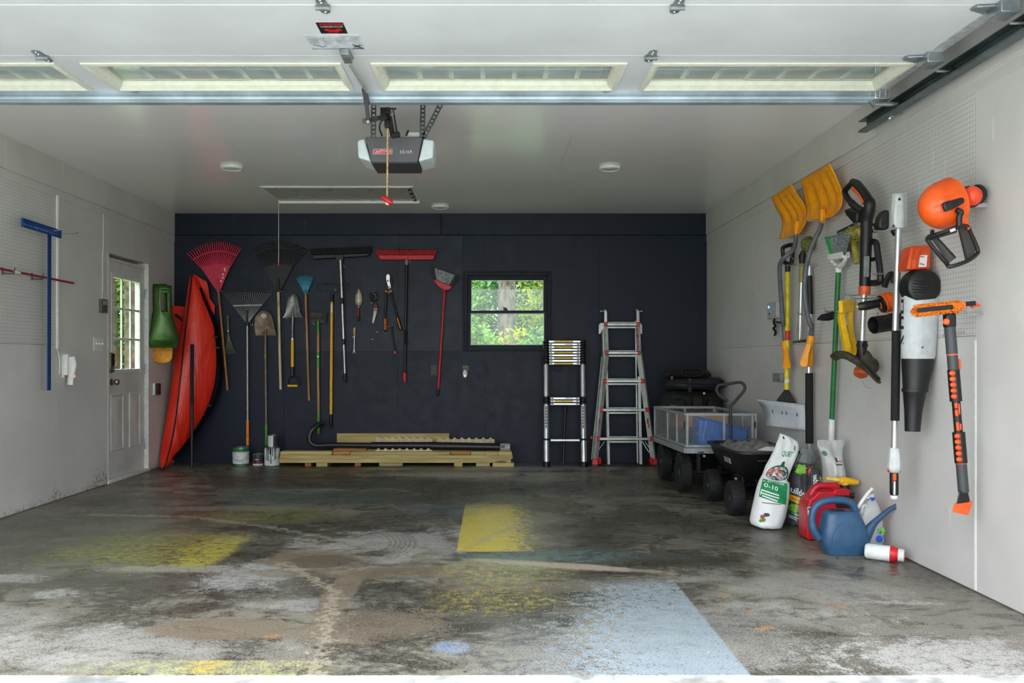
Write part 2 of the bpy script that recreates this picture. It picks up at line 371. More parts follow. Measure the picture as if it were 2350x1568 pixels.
    def tyre(cx, cy, r0, r1, x0, x1, y0, y1, k, freq=210):
        nonlocal base
        dx = g.ma('SUBTRACT', X, cx); dy = g.ma('SUBTRACT', Y, cy)
        r = g.ma('SQRT', g.ma('ADD', g.ma('MULTIPLY', dx, dx), g.ma('MULTIPLY', dy, dy)))
        band = g.ma('MULTIPLY', g.step(r, r0 - .01, r0 + .01), g.step(r, r1 + .01, r1 - .01))
        st = g.step(g.ma('SINE', g.ma('MULTIPLY', r, freq)), -.3, .3)
        m = g.ma('MULTIPLY', g.ma('MULTIPLY', band, st), g.ma('MULTIPLY', rect(x0, x1, y0, y1, .1, .1, .15, .15), worn(.50, .08)))
        base = g.mix(g.ma('MULTIPLY', m, k * .6), base, lin((42, 41, 38)))
    tyre(-2.6, 8.1, 2.38, 2.56, -1.4, -.35, 5.3, 7.3, .85); tyre(-1.25, 5.3, .62, .80, -.9, -.35, 4.7, 5.9, .9); tyre(.05, 6.2, .42, .60, .2, .8, 5.4, 7.0, .8)
    # grit
    lay(g.step(nS, .40, .33), (150, 148, 142), .45); lay(g.step(nS, .60, .66), (50, 46, 40), .45)
    vo = g.n('TexVoronoi'); vo.inputs['Scale'].default_value = 9; g.t.links.new(flat, vo.inputs['Vector']); spk = g.step(vo.outputs['Distance'], .075, .045)
    lay(g.ma('MULTIPLY', spk, g.step(nM, .52, .56)), (30, 29, 27), .85); vo2 = g.n('TexVoronoi'); vo2.inputs['Scale'].default_value = 7; g.t.links.new(g.scaled(1.1, 1, 0), vo2.inputs['Vector']); lay(g.ma('MULTIPLY', g.step(vo2.outputs['Distance'], .06, .035), g.step(nA, .5, .54)), (200, 200, 200), .7)
    g.bump(g.ma('ADD', g.ma('MULTIPLY', nF, .7), nS), .12, .004)
    tn = g.n('VectorMath', operation='SCALE'); g.t.links.new(base, tn.inputs[0]); tn.inputs['Scale'].default_value = .92
    return g.done(tn.outputs[0], g.ma('ADD', g.ma('MULTIPLY', g.step(nV, .45, .62), -.16), g.ma('MULTIPLY_ADD', nF, .2, .36)), None, .45)
struct('floor', MB().b2((-3.6, 3.12, -.14), (2.46, 9.7, 0)), floor_material())
apron = mat('pale_concrete', (196, 196, 193), .8, var=.3, sc=5)
struct('driveway', MB().b2((-5, -14, -.2), (4.5, 3.1195, -.002)), apron)
gm = NG('lawn_grass'); gn = gm.noise(14, 5); gm_ = gm.done(gm.mix(gm.step(gn, .3, .7), lin((70, 100, 40)), lin((136, 160, 84))), .9)
struct('lawn', MB().b2((-45, -30, -.5), (45, 60, -.16)), gm_)

# ---- walls
NAVY = (15, 26, 42)
w_navy = painted('navy_wall_paint', NAVY, .5, grain=0, scuff=(50, 60, 74), spec=.3)
w_navypeg = painted('navy_pegboard', NAVY, .45, peg=(0, 2), scuff=None, dotc=(96, 108, 122), spec=.3)
w_white = painted('white_wall_paint', (208, 205, 202), .42); w_left = painted('white_left_wall_paint', (208, 205, 202), .42, dirt=(120, 96, 74))
w_whitepeg = painted('white_pegboard', (208, 205, 202), .45, peg=(1, 2))
w_head = painted('white_header_paint', (207, 204, 201), .42)
g_ = NG('ceiling_paint'); nc_ = g_.noise(.8, 3); g_.bump(g_.noise(2.2, 3), .05, .006)
w_ceil = g_.done(g_.mix(g_.step(nc_, .3, .7), lin((240, 238, 235)), lin((245, 243, 240))), .15, None, .55)
caulk = mat('white_caulk', (232, 231, 226), .5, var=.03)
TP = .012
wb = struct('wall_back', MB().b2((-3.55, YB + TP, 0), (bw(1066, 0).x, YB + .13, HC)).b2((bw(1263, 0).x, YB + TP, 0), (2.43, YB + .13, HC))
    .b2((bw(1066, 0).x, YB + TP, 0), (bw(1263, 0).x, YB + .13, bw(0, 803).z)).b2((bw(1066, 0).x, YB + TP, bw(0, 626).z), (bw(1263, 0).x, YB + .13, HC)), w_navy)
def bpanel(rects, m, nm='panel'):
    b = MB()
    for x0, x1, y0, y1 in rects:
        p, q = bw(x0, y0), bw(x1, y1); b.b2((p.x + .0015, YB, max(q.z, 0.002) + .0015), (q.x - .0015, YB + TP - .0005, p.z - .0015))
    return b.build(nm, m, wb)
for r in ((398, 652), (652, 914), (914, 1061)): bpanel([(*r, 541, 806)], w_navypeg, 'pegboard')
for r in ((398, 652), (652, 913)): bpanel([(*r, 807, 1062)], w_navy)
bpanel([(913, 1113, 807, 1062)], w_navy); bpanel([(1061, 1113, 541, 622)], w_navy)
bpanel([(1113, 1266.5, 541, 622), (1113, 1266.5, 806, 1062), (1266, 1374, 541, 1062)], w_navy); bpanel([(1374, 1624, 541, 1062)], w_navy)
for x0, x1 in ((403, 1013), (1013, 1621)):
    p, q = bw(x0, 491), bw(x1, 540); MB().b2((p.x + .002, YB - .03, q.z), (q.x - .002, YB + TP - .001, p.z)).build('header_board', w_navy, wb, bev=.003)
# right wall
wr = struct('wall_right', MB().b2((XR + TP, 2.2, 0), (2.44, YB + .1, HC)), w_white)
def rpanel(y0, y1, z0, z1, m, nm='panel'):
    return MB().b2((XR, y0 + .0015, max(z0, .006) + .0015), (XR + TP - .0005, y1 - .0015, z1 - .0015)).build(nm, m, wr)
rpanel(4.23, 6.67, 1.22, 2.44, w_whitepeg, 'pegboard')
for a in ((2.36, 4.23, 0, 2.44), (4.23, 6.67, 0, 1.22), (6.67, 9.11, 1.22, 2.44), (6.67, 9.11, 0, 1.22), (9.11, YB, 0, 2.44)): rpanel(*a, w_white)
for y0, y1 in ((2.36, 5.3), (5.3, YB - .032)): MB().b2((XR - .018, y0 + .001, 2.4405), (XR + TP - .001, y1 - .001, HC)).build('header_board', w_head, wr, bev=.002)
MB().b2((XR - .003, 4.222, .01), (XR + .004, 4.238, 1.2)).build('seam_strip', caulk, wr)
# left wall with the door opening
DY0, DY1, DZ = 7.888, 8.837, 2.056
wl = struct('wall_left', MB().b2((XL - .13, 2.2, 0), (XL - TP, DY0, HC)).b2((XL - .13, DY1, 0), (XL - TP, YB + .1, HC)).b2((XL - .13, DY0, DZ), (XL - TP, DY1, HC)), w_left)
def lpanel(y0, y1, z0, z1, m, nm='panel'):
    return MB().b2((XL - TP + .0005, y0 + .0015, max(z0, .006) + .0015), (XL, y1 - .0015, z1 - .0015)).build(nm, m, wl)
lpanel(4.53, 6.97, 1.22, 2.44, w_whitepeg, 'pegboard'); lpanel(2.36, 4.53, 0, 2.44, w_left); lpanel(4.53, 6.97, 0, 1.22, w_left)
lpanel(6.97, DY0, 0, 2.44, w_left); lpanel(DY0, 8.47, DZ, 2.44, w_left); lpanel(8.47, DY1, DZ, 2.44, w_left)
lpanel(DY1, YB, 1.22, 2.44, w_whitepeg, 'pegboard'); lpanel(DY1, YB, 0, 1.22, w_left)
for y0, y1 in ((2.36, 6.2), (6.2, YB - .032)): MB().b2((XL - TP + .001, y0 + .001, 2.4405), (XL + .018, y1 - .001, HC)).build('header_board', w_head, wl, bev=.002)
for k, (y0, y1) in enumerate(((2.36, 4.9), (4.9, 7.3), (7.3, YB - .001))): MB().b2((XL - .001, y0 + .001, 2.375), (XL + .005, y1 - .001, 2.4395)).build('trim_strip', w_head, wl); MB().b2((XR - .005, y0 + .001, 2.375), (XR + .001, y1 - .001, 2.4395)).build('trim_strip', w_head, wr)
# ceiling and front wall
ce = struct('ceiling', MB().b2((-3.6, 2.2, HC + .008), (2.46, 9.72, HC + .12)), w_ceil)
for y0, y1, xs in ((2.2, 3.75, (-3.6, -.6, 2.46)), (3.75, 4.97, (-3.6, -1.8, .6, 2.46)), (4.97, 6.19, (-3.6, -.7, 2.46)), (6.19, 7.41, (-3.6, -1.9, .55, 2.46)), (7.41, 8.02, (-3.6, -.66, 2.46)), (8.02, 8.75, (-3.6, -1.4, .2, 2.46)), (8.75, 9.6, (-3.6, -.3, 2.46))):
    for x0, x1 in zip(xs, xs[1:]): MB().b2((x0 + .001, y0 + .001, HC), (x1 - .001, y1 - .001, HC + .0075)).build('panel', w_ceil, ce)
struct('wall_front', MB().b2((-3.56, 2.2, 0), (-3.38, 2.35, HC)).b2((2.16, 2.2, 0), (2.44, 2.35, HC)).b2((-3.4, 2.2, 2.45), (2.2, 2.35, HC)), w_white)

# ---- glass
def glass(name, tint=(.93, .97, .95)):
    g = NG(name); t = g.t; t.nodes.remove(g.b); out = [n for n in t.nodes if n.type == 'OUTPUT_MATERIAL'][0]
    tr = g.n('BsdfTransparent'); tr.inputs[0].default_value = (*tint, 1); gl = g.n('BsdfGlossy'); gl.inputs['Roughness'].default_value = .02
    fr = g.n('LayerWeight'); fr.inputs[0].default_value = .5; mx = g.n('MixShader')
    t.links.new(g.ma('MULTIPLY_ADD', g.ma('POWER', fr.outputs['Facing'], 5.0), .9, .04, True), mx.inputs[0]); t.links.new(tr.outputs[0], mx.inputs[1]); t.links.new(gl.outputs[0], mx.inputs[2]); t.links.new(mx.outputs[0], out.inputs[0])
    return g.m
GLASS = glass('window_glass')
# ---- back window
navy_trim = mat('navy_trim_paint', (17, 25, 38), .55, var=.15, sc=9, spec=.3)
win = thing('window_1', 'double hung window with dark painted sashes in the navy back wall', 'window', (bw(1165, 0).x, YB, bw(0, 806).z), kind='structure')
def pr(b, x0, x1, y0, y1, Y0, Y1):
    p, q = bw(x0, y0), bw(x1, y1); return b.b2((p.x, Y0, q.z), (q.x, Y1, p.z))
def ring(x0, x1, y0, y1, wl_, wr_, wt, wb_, Y0, Y1):
    b = MB(); pr(b, x0, x0 + wl_, y0, y1, Y0, Y1); pr(b, x1 - wr_, x1, y0, y1, Y0, Y1)
    pr(b, x0 + wl_, x1 - wr_, y0, y0 + wt, Y0, Y1); pr(b, x0 + wl_, x1 - wr_, y1 - wb_, y1, Y0, Y1); return b
ring(1063, 1266, 623, 806, 3, 3, 3, 2, YB - .012, YB + .012).build('casing', navy_trim, win, bev=.002)
ring(1066, 1263, 626, 803, 6, 6, 6, 5, YB, YB + .12).build('frame', navy_trim, win, bev=.002)
us = ring(1072, 1257, 632, 720, 9, 9, 10, 6, YB + .062, YB + .10).build('upper_sash', navy_trim, win, bev=.003)
ls = ring(1072, 1257, 713, 798, 8, 8, 6, 6, YB + .018, YB + .056).build('lower_sash', navy_trim, win, bev=.003)
for s_, (a, b_, c, d), Y in ((us, (1081, 1248, 642, 714), YB + .078), (ls, (1080, 1249, 719, 792), YB + .034)):
    ring(a - .2, b_ + .2, c - .2, d + .2, 1.0, 1.4, 1.1, 1.3, Y - .008, Y + .006).build('glazing_bead', caulk, s_)
    pr(MB(), a, b_, c, d, Y, Y + .004).build('pane', GLASS, s_)
b = MB(); p = bw(1160, 712); b.b2((p.x - .025, YB + .02, p.z), (p.x + .025, YB + .05, p.z + .012)); b.lathe([(.012, 0), (.01, .015)], (p.x, YB + .035, p.z + .012)); b.bar((p.x, YB + .03, p.z + .024), (p.x - .03, YB + .03, p.z + .03), .01, .008)
b.build('sash_lock', navy_trim, win)

# ---- side door
dwhite = mat('white_door_paint', (206, 204, 200), .4, var=.06, sc=4)
jm = mat('door_jamb_paint', (214, 213, 208), .42, var=.06)
d1 = thing('door_1', 'white entry door with a nine pane window in the left wall', 'door', (XL, 8.36, 0), kind='structure')
X0 = XL - .038; XI = XL - .08
b = MB(); b.b2((XL - .125, DY0, 0), (XL + .002, DY0 + .03, DZ)).b2((XL - .125, DY1 - .022, 0), (XL + .004, DY1, DZ)).b2((XL - .125, DY0, DZ - .03), (XL - .115, DY1, DZ)).b2((XL - .125, DY0 + .03, 2.002), (XL - .03, DY1 - .022, 2.024)).b2((XL - .125, DY0, 1.985), (XI - .003, DY1, 2.024)); b.build('jamb', jm, d1, bev=.002); MB().b2((XL - .124, DY0 + .031, 0), (XI - .003, DY0 + .05, 1.984)).b2((XL - .124, DY1 - .04, 0), (XI - .003, DY1 - .0225, 1.984)).build('door_stop', mat('grey_door_stop', (120, 120, 116), .6), d1)
Ya, Yc, Za, Zc = 8.043, 8.732, .978, 1.897
LY0, LY1 = DY0 + .034, DY1 - .026
b = MB(); b.b2((XI, LY0, .03), (X0, Ya, 2.0)).b2((XI, Yc, .03), (X0, LY1, 2.0)).b2((XI, Ya, .03), (X0, Yc, Za)).b2((XI, Ya, Zc), (X0, Yc, 2.0)); b.build('door_leaf', dwhite, d1)
fr = MB()
for a, c in (((Ya, Za), (Ya + .04, Zc)), ((Yc - .04, Za), (Yc, Zc)), ((Ya + .0401, Za), (Yc - .0401, Za + .04)), ((Ya + .0401, Zc - .04), (Yc - .0401, Zc))): fr.b2((XI - .004, a[0], a[1]), (X0 + .007, c[0], c[1]))
fr = fr.build('window_frame', jm, d1, bev=.006)
y0, y1, z0, z1 = Ya + .04, Yc - .04, Za + .04, Zc - .04
for i in (1, 2):
    yy = y0 + (y1 - y0) * i / 3; MB().b2((X0 - .012, yy - .010, z0), (X0 + .004, yy + .010, z1)).build('muntin', jm, fr, bev=.003)
    zz = z0 + (z1 - z0) * i / 3; MB().b2((X0 - .011, y0, zz - .010), (X0 + .0035, y1, zz + .010)).build('muntin', jm, fr, bev=.003)
for i in range(3):
    for j in range(3):
        MB().b2((X0 - .009, y0 + (y1 - y0) * i / 3, z0 + (z1 - z0) * j / 3), (X0 - .006, y0 + (y1 - y0) * (i + 1) / 3, z0 + (z1 - z0) * (j + 1) / 3)).build('pane', GLASS, fr)
for a, c in ((8.03, 8.31), (8.44, 8.70)):
    b = MB(); zt, zb = .79, .27; pts = [(a, zb), (c, zb), (c, zt), (a, zt)]
    def rr(k, dx): return [V((X0 + dx, a + k, zb + k)), V((X0 + dx, c - k, zb + k)), V((X0 + dx, c - k, zt - k)), V((X0 + dx, a + k, zt - k))]
    b.loft([rr(0, -.004), rr(0, .002), rr(.012, .009), rr(.024, .001), rr(.04, .001), rr(.062, .008)]); b.build('raised_panel', dwhite, d1, ang=20)
for py in (675, 848, 1020):
    p = lw(338, py); MB().b2((XL - .03, LY1 - .012, p.z - .05), (XL - .022, LY1 + .02, p.z + .05)).cyl((XL - .022, LY1 + .004, p.z - .052), (XL - .022, LY1 + .004, p.z + .052), .008).build('hinge', STEEL, d1)
MB().b2((XL - .12, DY0, 0), (XL + .012, DY1, .028)).build('threshold', jm, d1, bev=.004)
kp = lw(257, 877, -.03); knb = MB(); knb.lathe([(.033, 0), (.033, .006), (.014, .012), (.012, .03), (.026, .04), (.03, .055), (.024, .068), (.002, .072)], (X0, kp.y, kp.z), (1, 0, 0)); knb.build('knob', mat('satin_nickel', (150, 142, 130), .35, .9), d1)
kp = lw(254, 832, -.03); lk = MB().b2((X0, kp.y - .042, kp.z - .095), (X0 + .03, kp.y + .042, kp.z + .09)).build('keypad_lock', mat('bronze_lock', (120, 112, 92), .4, .8), d1, bev=.02)
MB().b2((X0 + .03, kp.y - .028, kp.z - .03), (X0 + .034, kp.y + .028, kp.z + .08)).build('keypad_face', BLACK, lk, bev=.004)
MB().bar((X0 + .036, kp.y, kp.z - .04), (X0 + .036, kp.y, kp.z - .08), .014, .014).build('thumb_turn', DSTEEL, lk, bev=.003)

# ---- woods seen through the windows
leafm = []
for i, (c1, c2) in enumerate((((36, 76, 20), (150, 200, 88)), ((70, 104, 20), (204, 214, 80)), ((34, 78, 36), (136, 192, 118)))):
    g = NG('leaf_green'); n1 = g.noise(1.6, 3); n2 = g.noise(11, 2)
    c = g.mix(g.step(g.ma('ADD', g.ma('MULTIPLY', n1, .6), g.ma('MULTIPLY', n2, .4)), .36, .64), lin(c1), lin(c2))
    t = g.t; out = [n for n in t.nodes if n.type == 'OUTPUT_MATERIAL'][0]
    tl = g.n('BsdfTranslucent'); mx = g.n('MixShader'); mx.inputs[0].default_value = .4
    g.done(c, .55, 0, .3); t.links.new(c, tl.inputs[0]); t.links.new(g.b.outputs[0], mx.inputs[1]); t.links.new(tl.outputs[0], mx.inputs[2]); t.links.new(mx.outputs[0], out.inputs[0])
    leafm.append(g.m)
barkn = NG('grey_bark'); bn = barkn.noise(2.2, 7, .7, barkn.scaled(9, 9, 1.8), 1.2); bn2 = barkn.noise(5, 4)
bc = barkn.mix(barkn.step(bn, .36, .62), lin((52, 46, 38)), lin((118, 110, 96))); bc = barkn.mix(barkn.ma('MULTIPLY', barkn.step(bn2, .58, .7), .6), bc, lin((138, 138, 126)))
barkn.bump(bn, .8, .03); bark = barkn.done(bc, .9)
darkbark = mat('dark_bark', (86, 76, 62), .9, var=.3, sc=8, bump=.4)
def leaves(name, c, r, n, size, m, parent, rnd):
    vs, fs = [], []
    for _ in range(n):
        d = V((rnd.gauss(0, 1), rnd.gauss(0, 1), rnd.gauss(0, 1))).normalized() * (rnd.uniform(.25, 1) ** .6)
        p = V(c) + V((d.x * r[0], d.y * r[1], d.z * r[2])) - parent.location
        yaw = rnd.uniform(0, 6.28); tilt = rnd.uniform(-1.0, .45); L = size * rnd.uniform(.6, 1.3)
        a = V((math.cos(yaw) * math.cos(tilt), math.sin(yaw) * math.cos(tilt), math.sin(tilt))); sd = V((-math.sin(yaw), math.cos(yaw), 0)); up = a.cross(sd) * .12
        i = len(vs); vs += [p - a * L * .5, p + sd * L * .3 + up * L - a * L * .06, p + a * L * .5, p - sd * L * .3 + up * L - a * L * .06]
        fs += [(i, i + 1, i + 2), (i, i + 2, i + 3)]
    me = bpy.data.meshes.new(name); me.from_pydata([tuple(v) for v in vs], [], fs); me.materials.append(m)
    o = bpy.data.objects.new(name, me); COL.objects.link(o); o.parent = parent; o['kind'] = 'stuff'; return o
def trunk(b, x, y, r, h, dx=0, seed=0):
    rn = random.Random(seed); pts = [V((x + dx * t + .05 * math.sin(5 * t + seed), y, -.2 + h * t)) for t in (i / 9 for i in range(10))]
    b.tube(pts, [r * (1.25 if i == 0 else 1 - .045 * i) for i in range(10)], 16)
    return pts
def tree(name, label, x, y, r, h, dx, crowns, size, mi, bk, seed, group=None):
    rn = random.Random(seed); t = thing(name, label, 'tree', (x, y, -.2), group); b = MB(); pts = trunk(b, x, y, r, h, dx, seed)
    tr = b.build('trunk', bk, t)
    bb = MB()
    for k in range(5):
        p = pts[4 + k]; a = rn.uniform(0, 6.28); q = p + V((math.cos(a), math.sin(a), .7)) * 1.1; bb.tube([p, (p + q) / 2 + V((0, 0, .08)), q], [r * .3, r * .2, r * .08], 6)
    bb.build('branches', bk, t)
    for c, rad, n in crowns: leaves('foliage', (x + c[0], y + c[1], c[2]), rad, n, size, leafm[mi], t, rn)
tree('broad_tree', 'pale grey tree trunk standing outside the back window', .24, 14.6, .165, 8, .12, [((0, 0, 6.3), (2.6, 2.2, 1.8), 2500)], .16, 0, bark, 3)
tree('slim_tree', 'thin dark trunk behind the leaves at the left of the back window', -.28, 19, .11, 8, .1, [((-.3, .5, 5.6), (2.4, 1.8, 2.2), 2500)], .16, 0, darkbark, 5)
tree('forest_tree', 'reddish trunk seen through the middle panes of the side door', -6.72, 16.5, .17, 8, .15, [((0, .4, 4.6), (2.4, 1.6, 1.5), 3000)], .15, 1, darkbark, 8)
tree('forest_tree', 'dark trunk seen through the first column of door panes', -8.5, 20, .13, 8, -.1, [((0, .4, 4.4), (2.4, 1.6, 2.2), 3000)], .15, 0, darkbark, 9)
def shrub(label, x, y, rx, ry, h, n, size, mi, seed):
    rn = random.Random(seed); t = thing('leafy_shrub', label, 'shrub', (x, y, -.16), 'undergrowth at the edge of the woods'); b = MB()
    for k in range(6):
        a = rn.uniform(0, 6.28); b.tube(smooth([(x + .1 * math.cos(a), y + .1 * math.sin(a), -.2), (x + rx * .3 * math.cos(a), y + ry * .3 * math.sin(a), h * .5), (x + rx * .55 * math.cos(a), y + ry * .5 * math.sin(a), h * .9)], 3), [.02, .018, .016, .014, .012, .01, .006], 5)
    b.build('stems', darkbark, t); leaves('foliage', (x, y, h * .52), (rx, ry, h * .52), n, size, leafm[mi], t, rn)
SH = [(-.55, 13.4, .8, .6, 1.75, 3200, .11, 0), (1.15, 13.1, .9, .6, 1.75, 3600, .11, 2), (.35, 13.6, .5, .35, 1.55, 1200, .10, 1), (-1.3, 15.4, 1.3, .8, 3.2, 5200, .12, 0), (1.55, 15.2, 1.2, .8, 3.5, 5600, .12, 1),
      (.3, 17.6, 1.6, .8, 3.6, 6500, .13, 2), (-2.6, 17.5, 1.6, 1.0, 3.8, 5000, .14, 0), (3.2, 17.0, 1.7, 1.0, 3.8, 5000, .14, 0), (-5.0, 19.0, 1.5, .9, 3.4, 4200, .14, 0), (-7.4, 21.5, 1.7, 1.0, 4.2, 5000, .15, 1), (-10.0, 23, 2.2, 1.2, 4.6, 11000, .17, 0),
      (-8.9, 23.5, 1.8, 1.2, 4.4, 9000, .16, 2), (0, 22, 3.2, 1.2, 5.2, 22000, .17, 0), (4.6, 21, 2.6, 1.2, 5.0, 9000, .18, 2), (-4, 24, 3.4, 1.3, 5.4, 6000, .19, 0)]
SL = ['low green shrub below the back window at its left', 'low bluish green shrub below the back window at its right', 'small yellowish shrub in front of the pale trunk', 'tall green shrub left of the pale trunk', 'tall yellow green shrub right of the pale trunk',
      'blue green thicket straight behind the pale trunk', 'green thicket outside to the left of the back window', 'green thicket outside to the right of the back window', 'green thicket between the side door view and the back window', 'yellow green thicket behind the reddish trunk', 'green thicket farthest left in the side door view',
      'blue green thicket behind the dark trunk in the side door view', 'broad green wall of leaves far behind the back window', 'blue green mass of leaves far behind the back window at its right', 'broad green mass of leaves far behind between window and door']
for i, (a, l) in enumerate(zip(SH, SL)): shrub(l, *a, seed=20 + i)
# ================================================================= TOOLS ON THE NAVY WALL
C3, C4, C5, C6 = crop(400, 480, 3.266), crop(640, 540, 3.921), crop(480, 880, 3.176), crop(1040, 600, 3.137)
def B(c, x, y, off=.05): return bw(*c(x, y), off)
WOODH = wood('wooden_handle', (190, 142, 92), (140, 98, 60), 2)
WOODP = wood('pale_wooden_handle', (214, 196, 160), (176, 152, 116), 2)
GREENP = mat('green_grip', (84, 140, 36), .45); GREYB = mat('brown_steel_blade', (120, 104, 82), .5, .35, .25, 14)
SIL = mat('brushed_silver', (200, 198, 194), .32, .75, .1, 10)
def hook_b(p, what):
    b = MB(); p = V(p); b.tube([V((p.x, YB + .001, p.z + .006)), V((p.x, YB - .004, p.z + .006)), V((p.x, YB - .006, p.z - .004)), V((p.x, YB - .07, p.z - .004)), V((p.x, YB - .076, p.z + .016))], .0035, 6)
    return tag(b.build('peg_hook', CHROME), 'small bent wire peg hook ' + what, 'hook', 'wire peg hooks in the navy pegboard')
def q3(a, b, c, t): # parabola through three points at t = 0, .5, 1
    a, b, c = V(a), V(b), V(c); return a * (2 * (t - .5) * (t - 1)) + b * (-4 * t * (t - 1)) + c * (2 * t * (t - .5))
def leaf_rake(label, m, hub, tip, base, n, r, handle, hm, hr=.0125, bars=(), off=.05, hook=None):
    root = thing('leaf_rake', label, 'rake', handle[-1])
    HB = [q3(*hub, i / (n - 1)) for i in range(n)]; TP_ = [q3(*tip, i / (n - 1)) for i in range(n)]
    b = MB(); bs = V(base); w = V((.018, 0, 0))
    for k in (0,): b.loft([[HB[i] for i in range(n)] + [bs + w, bs - w], [HB[i] + V((0, .006, 0)) for i in range(n)] + [bs + w + V((0, .012, 0)), bs - w + V((0, .012, 0))]])
    b.build('rake_head', m, root, ang=20)
    b = MB()
    for h_, t_ in zip(HB, TP_):
        d = (t_ - h_); b.tube([h_ - d * .04, h_ + d * .5, t_ - d * .06, t_ + V((0, -.022, -.004))], [r, r * .9, r * .8, r * .6], 6, flat=.7)
    b.build('tines', m, root, kind='stuff')
    for f in bars:
        b = MB(); b.tube([h_.lerp(t_, f) + V((0, -.003, 0)) for h_, t_ in zip(HB, TP_)], r * 1.2, 6); b.build('tine_bar', m, root)
    b = MB(); b.tube([bs + V((0, -.004, -.01)), bs.lerp((HB[n // 2]), .45) + V((0, -.012, 0))], [hr * 1.5, hr * .7], 10); b.build('socket', m, root)
    b = MB(); b.tube([bs + V((0, -.002, .01)), handle[-1]], hr, 12); b.build('handle', hm, root)
    hook_b(bs + V((.024, 0, -.005)), hook or 'beside the ' + label)
    return root
PINK = mat('pink_red_plastic', (205, 42, 78), .45, var=.06)
p = [B(C3, *q) for q in ((200, 440), (310, 408), (422, 425))]; t = [B(C3, *q) for q in ((97, 330), (310, 243), (500, 290))]
rk = leaf_rake('wide pink red plastic leaf rake with an amber wooden handle', PINK, p, t, B(C3, 330, 612), 24, .0065, [B(C3, 400, 1360, .03)], wood('amber_wooden_handle', (196, 136, 72), (150, 96, 46), 2), bars=(.55,), hook='at the neck of the pink red leaf rake')
st = mat('pale_sticker', (220, 205, 200), .5)
for (x, y) in ((350, 540), (364, 515), (366, 490), (380, 462), (376, 448)):
    q = B(C3, x, y, .0545); MB().box(q, (.018, .001, .017), Matrix.Rotation(R(-25), 3, 'Y')).build('sticker', st, rk)
BK2 = mat('matt_black_plastic', (34, 34, 35), .55, sc=30)
p = [B(C3, *q) for q in ((668, 432), (780, 408), (890, 425))]; t = [B(C3, *q) for q in ((575, 300), (785, 243), (1000, 300))]
leaf_rake('wide black plastic leaf rake with a pale wooden handle', BK2, p, t, B(C3, 780, 615), 26, .0065, [B(C3, 797, 1352, .03)], WOODP, hr=.0145, bars=(.7,), hook='at the neck of the black leaf rake')
TEAL = mat('teal_plastic', (36, 132, 160), .45)
p = [B(C4, *q) for q in ((195, 455), (238, 447), (280, 455))]; t = [B(C4, *q) for q in ((160, 385), (235, 362), (312, 378))]
leaf_rake('small teal plastic shrub rake with a wooden handle', TEAL, p, t, B(C4, 240, 520), 15, .0045, [B(C4, 272, 1488, .03)], WOODH, bars=(.4,), hook='at the neck of the teal shrub rake')
# wire rake
r = thing('wire_rake', 'silver wire fan rake on a grey pole with an orange grip', 'rake', bw(569, 1024, .04))
b = MB(); base = B(C3, 547, 858)
for i in range(22):
    f = i / 21; m_ = B(C3, 442 + 214 * f, 724 - 6 * f, .05); tp = B(C3, 370 + 352 * f, 634 - 8 * math.sin(3.14 * f), .05)
    b.tube([base + V((.012 * (f - .5), 0, 0)), m_, tp, tp + V((0, -.025, 0))], .0024, 5)
WIR = mat('dull_wire', (120, 122, 122), .45, .6); b.build('tines', WIR, r, kind='stuff'); MB().bar(B(C3, 440, 725, .053), B(C3, 658, 719, .053), .006, .016).build('tine_bar', mat('dull_bar', (156, 156, 152), .45, .4), r, bev=.001)
b = MB(); b.tube([B(C3, 520, 735, .055), B(C3, 535, 770, .06), B(C3, 547, 790, .06), B(C3, 562, 770, .06), B(C3, 578, 735, .055)], .004, 6); b.build('spring', DSTEEL, r)
MB().cyl(B(C3, 545, 760, .052), B(C3, 547, 875, .052), .012, .014).build('socket', BLACK, r)
MB().cyl(B(C3, 547, 865), bw(568.3, 966, .04), .0105).build('handle', mat('grey_pole', (176, 176, 170), .4, .4), r)
MB().lathe([(.014, 0), (.017, .01), (.0155, .03), (.0165, .25), (.012, .27)], bw(568.3, 965, .04), (0, 0, -1)).build('grip', mat('orange_grip', (238, 132, 30), .5), r)
hook_b(B(C3, 575, 868), 'at the neck of the silver wire rake')
# hand rake
r = thing('hand_rake', 'little green hand rake hanging by its handle', 'hand rake', B(C3, 420, 1085, .03)); olive = mat('olive_metal', (118, 128, 92), .5, .3)
b = MB()
for i in range(9):
    f = i / 8; tp = B(C3, 384 + 72 * f, 1078 + 6 * math.sin(3.14 * f), .03); b.tube([B(C3, 404, 918, .03), B(C3, 398 + 24 * f, 985, .032), tp, tp + V((0, -.015, 0))], .0025, 5)
b.build('tines', olive, r, kind='stuff'); MB().lathe([(.006, 0), (.011, .01), (.0095, .1), (.012, .155), (.007, .165)], B(C3, 404, 915, .03), (-.02, 0, 1)).build('handle', mat('olive_wood', (110, 100, 74), .6), r)
MB().cyl(B(C3, 403, 920, .03), B(C3, 403, 910, .03), .011).build('ferrule', SIL, r); MB().tube(arc(B(C3, 402, 826, .03), (.006, 0, 0), (0, 0, .008), 0, 330, 10), .0015, 5).build('hang_loop', CHROME, r)
hook_b(B(C3, 402, 824, .03), 'holding the little green hand rake')
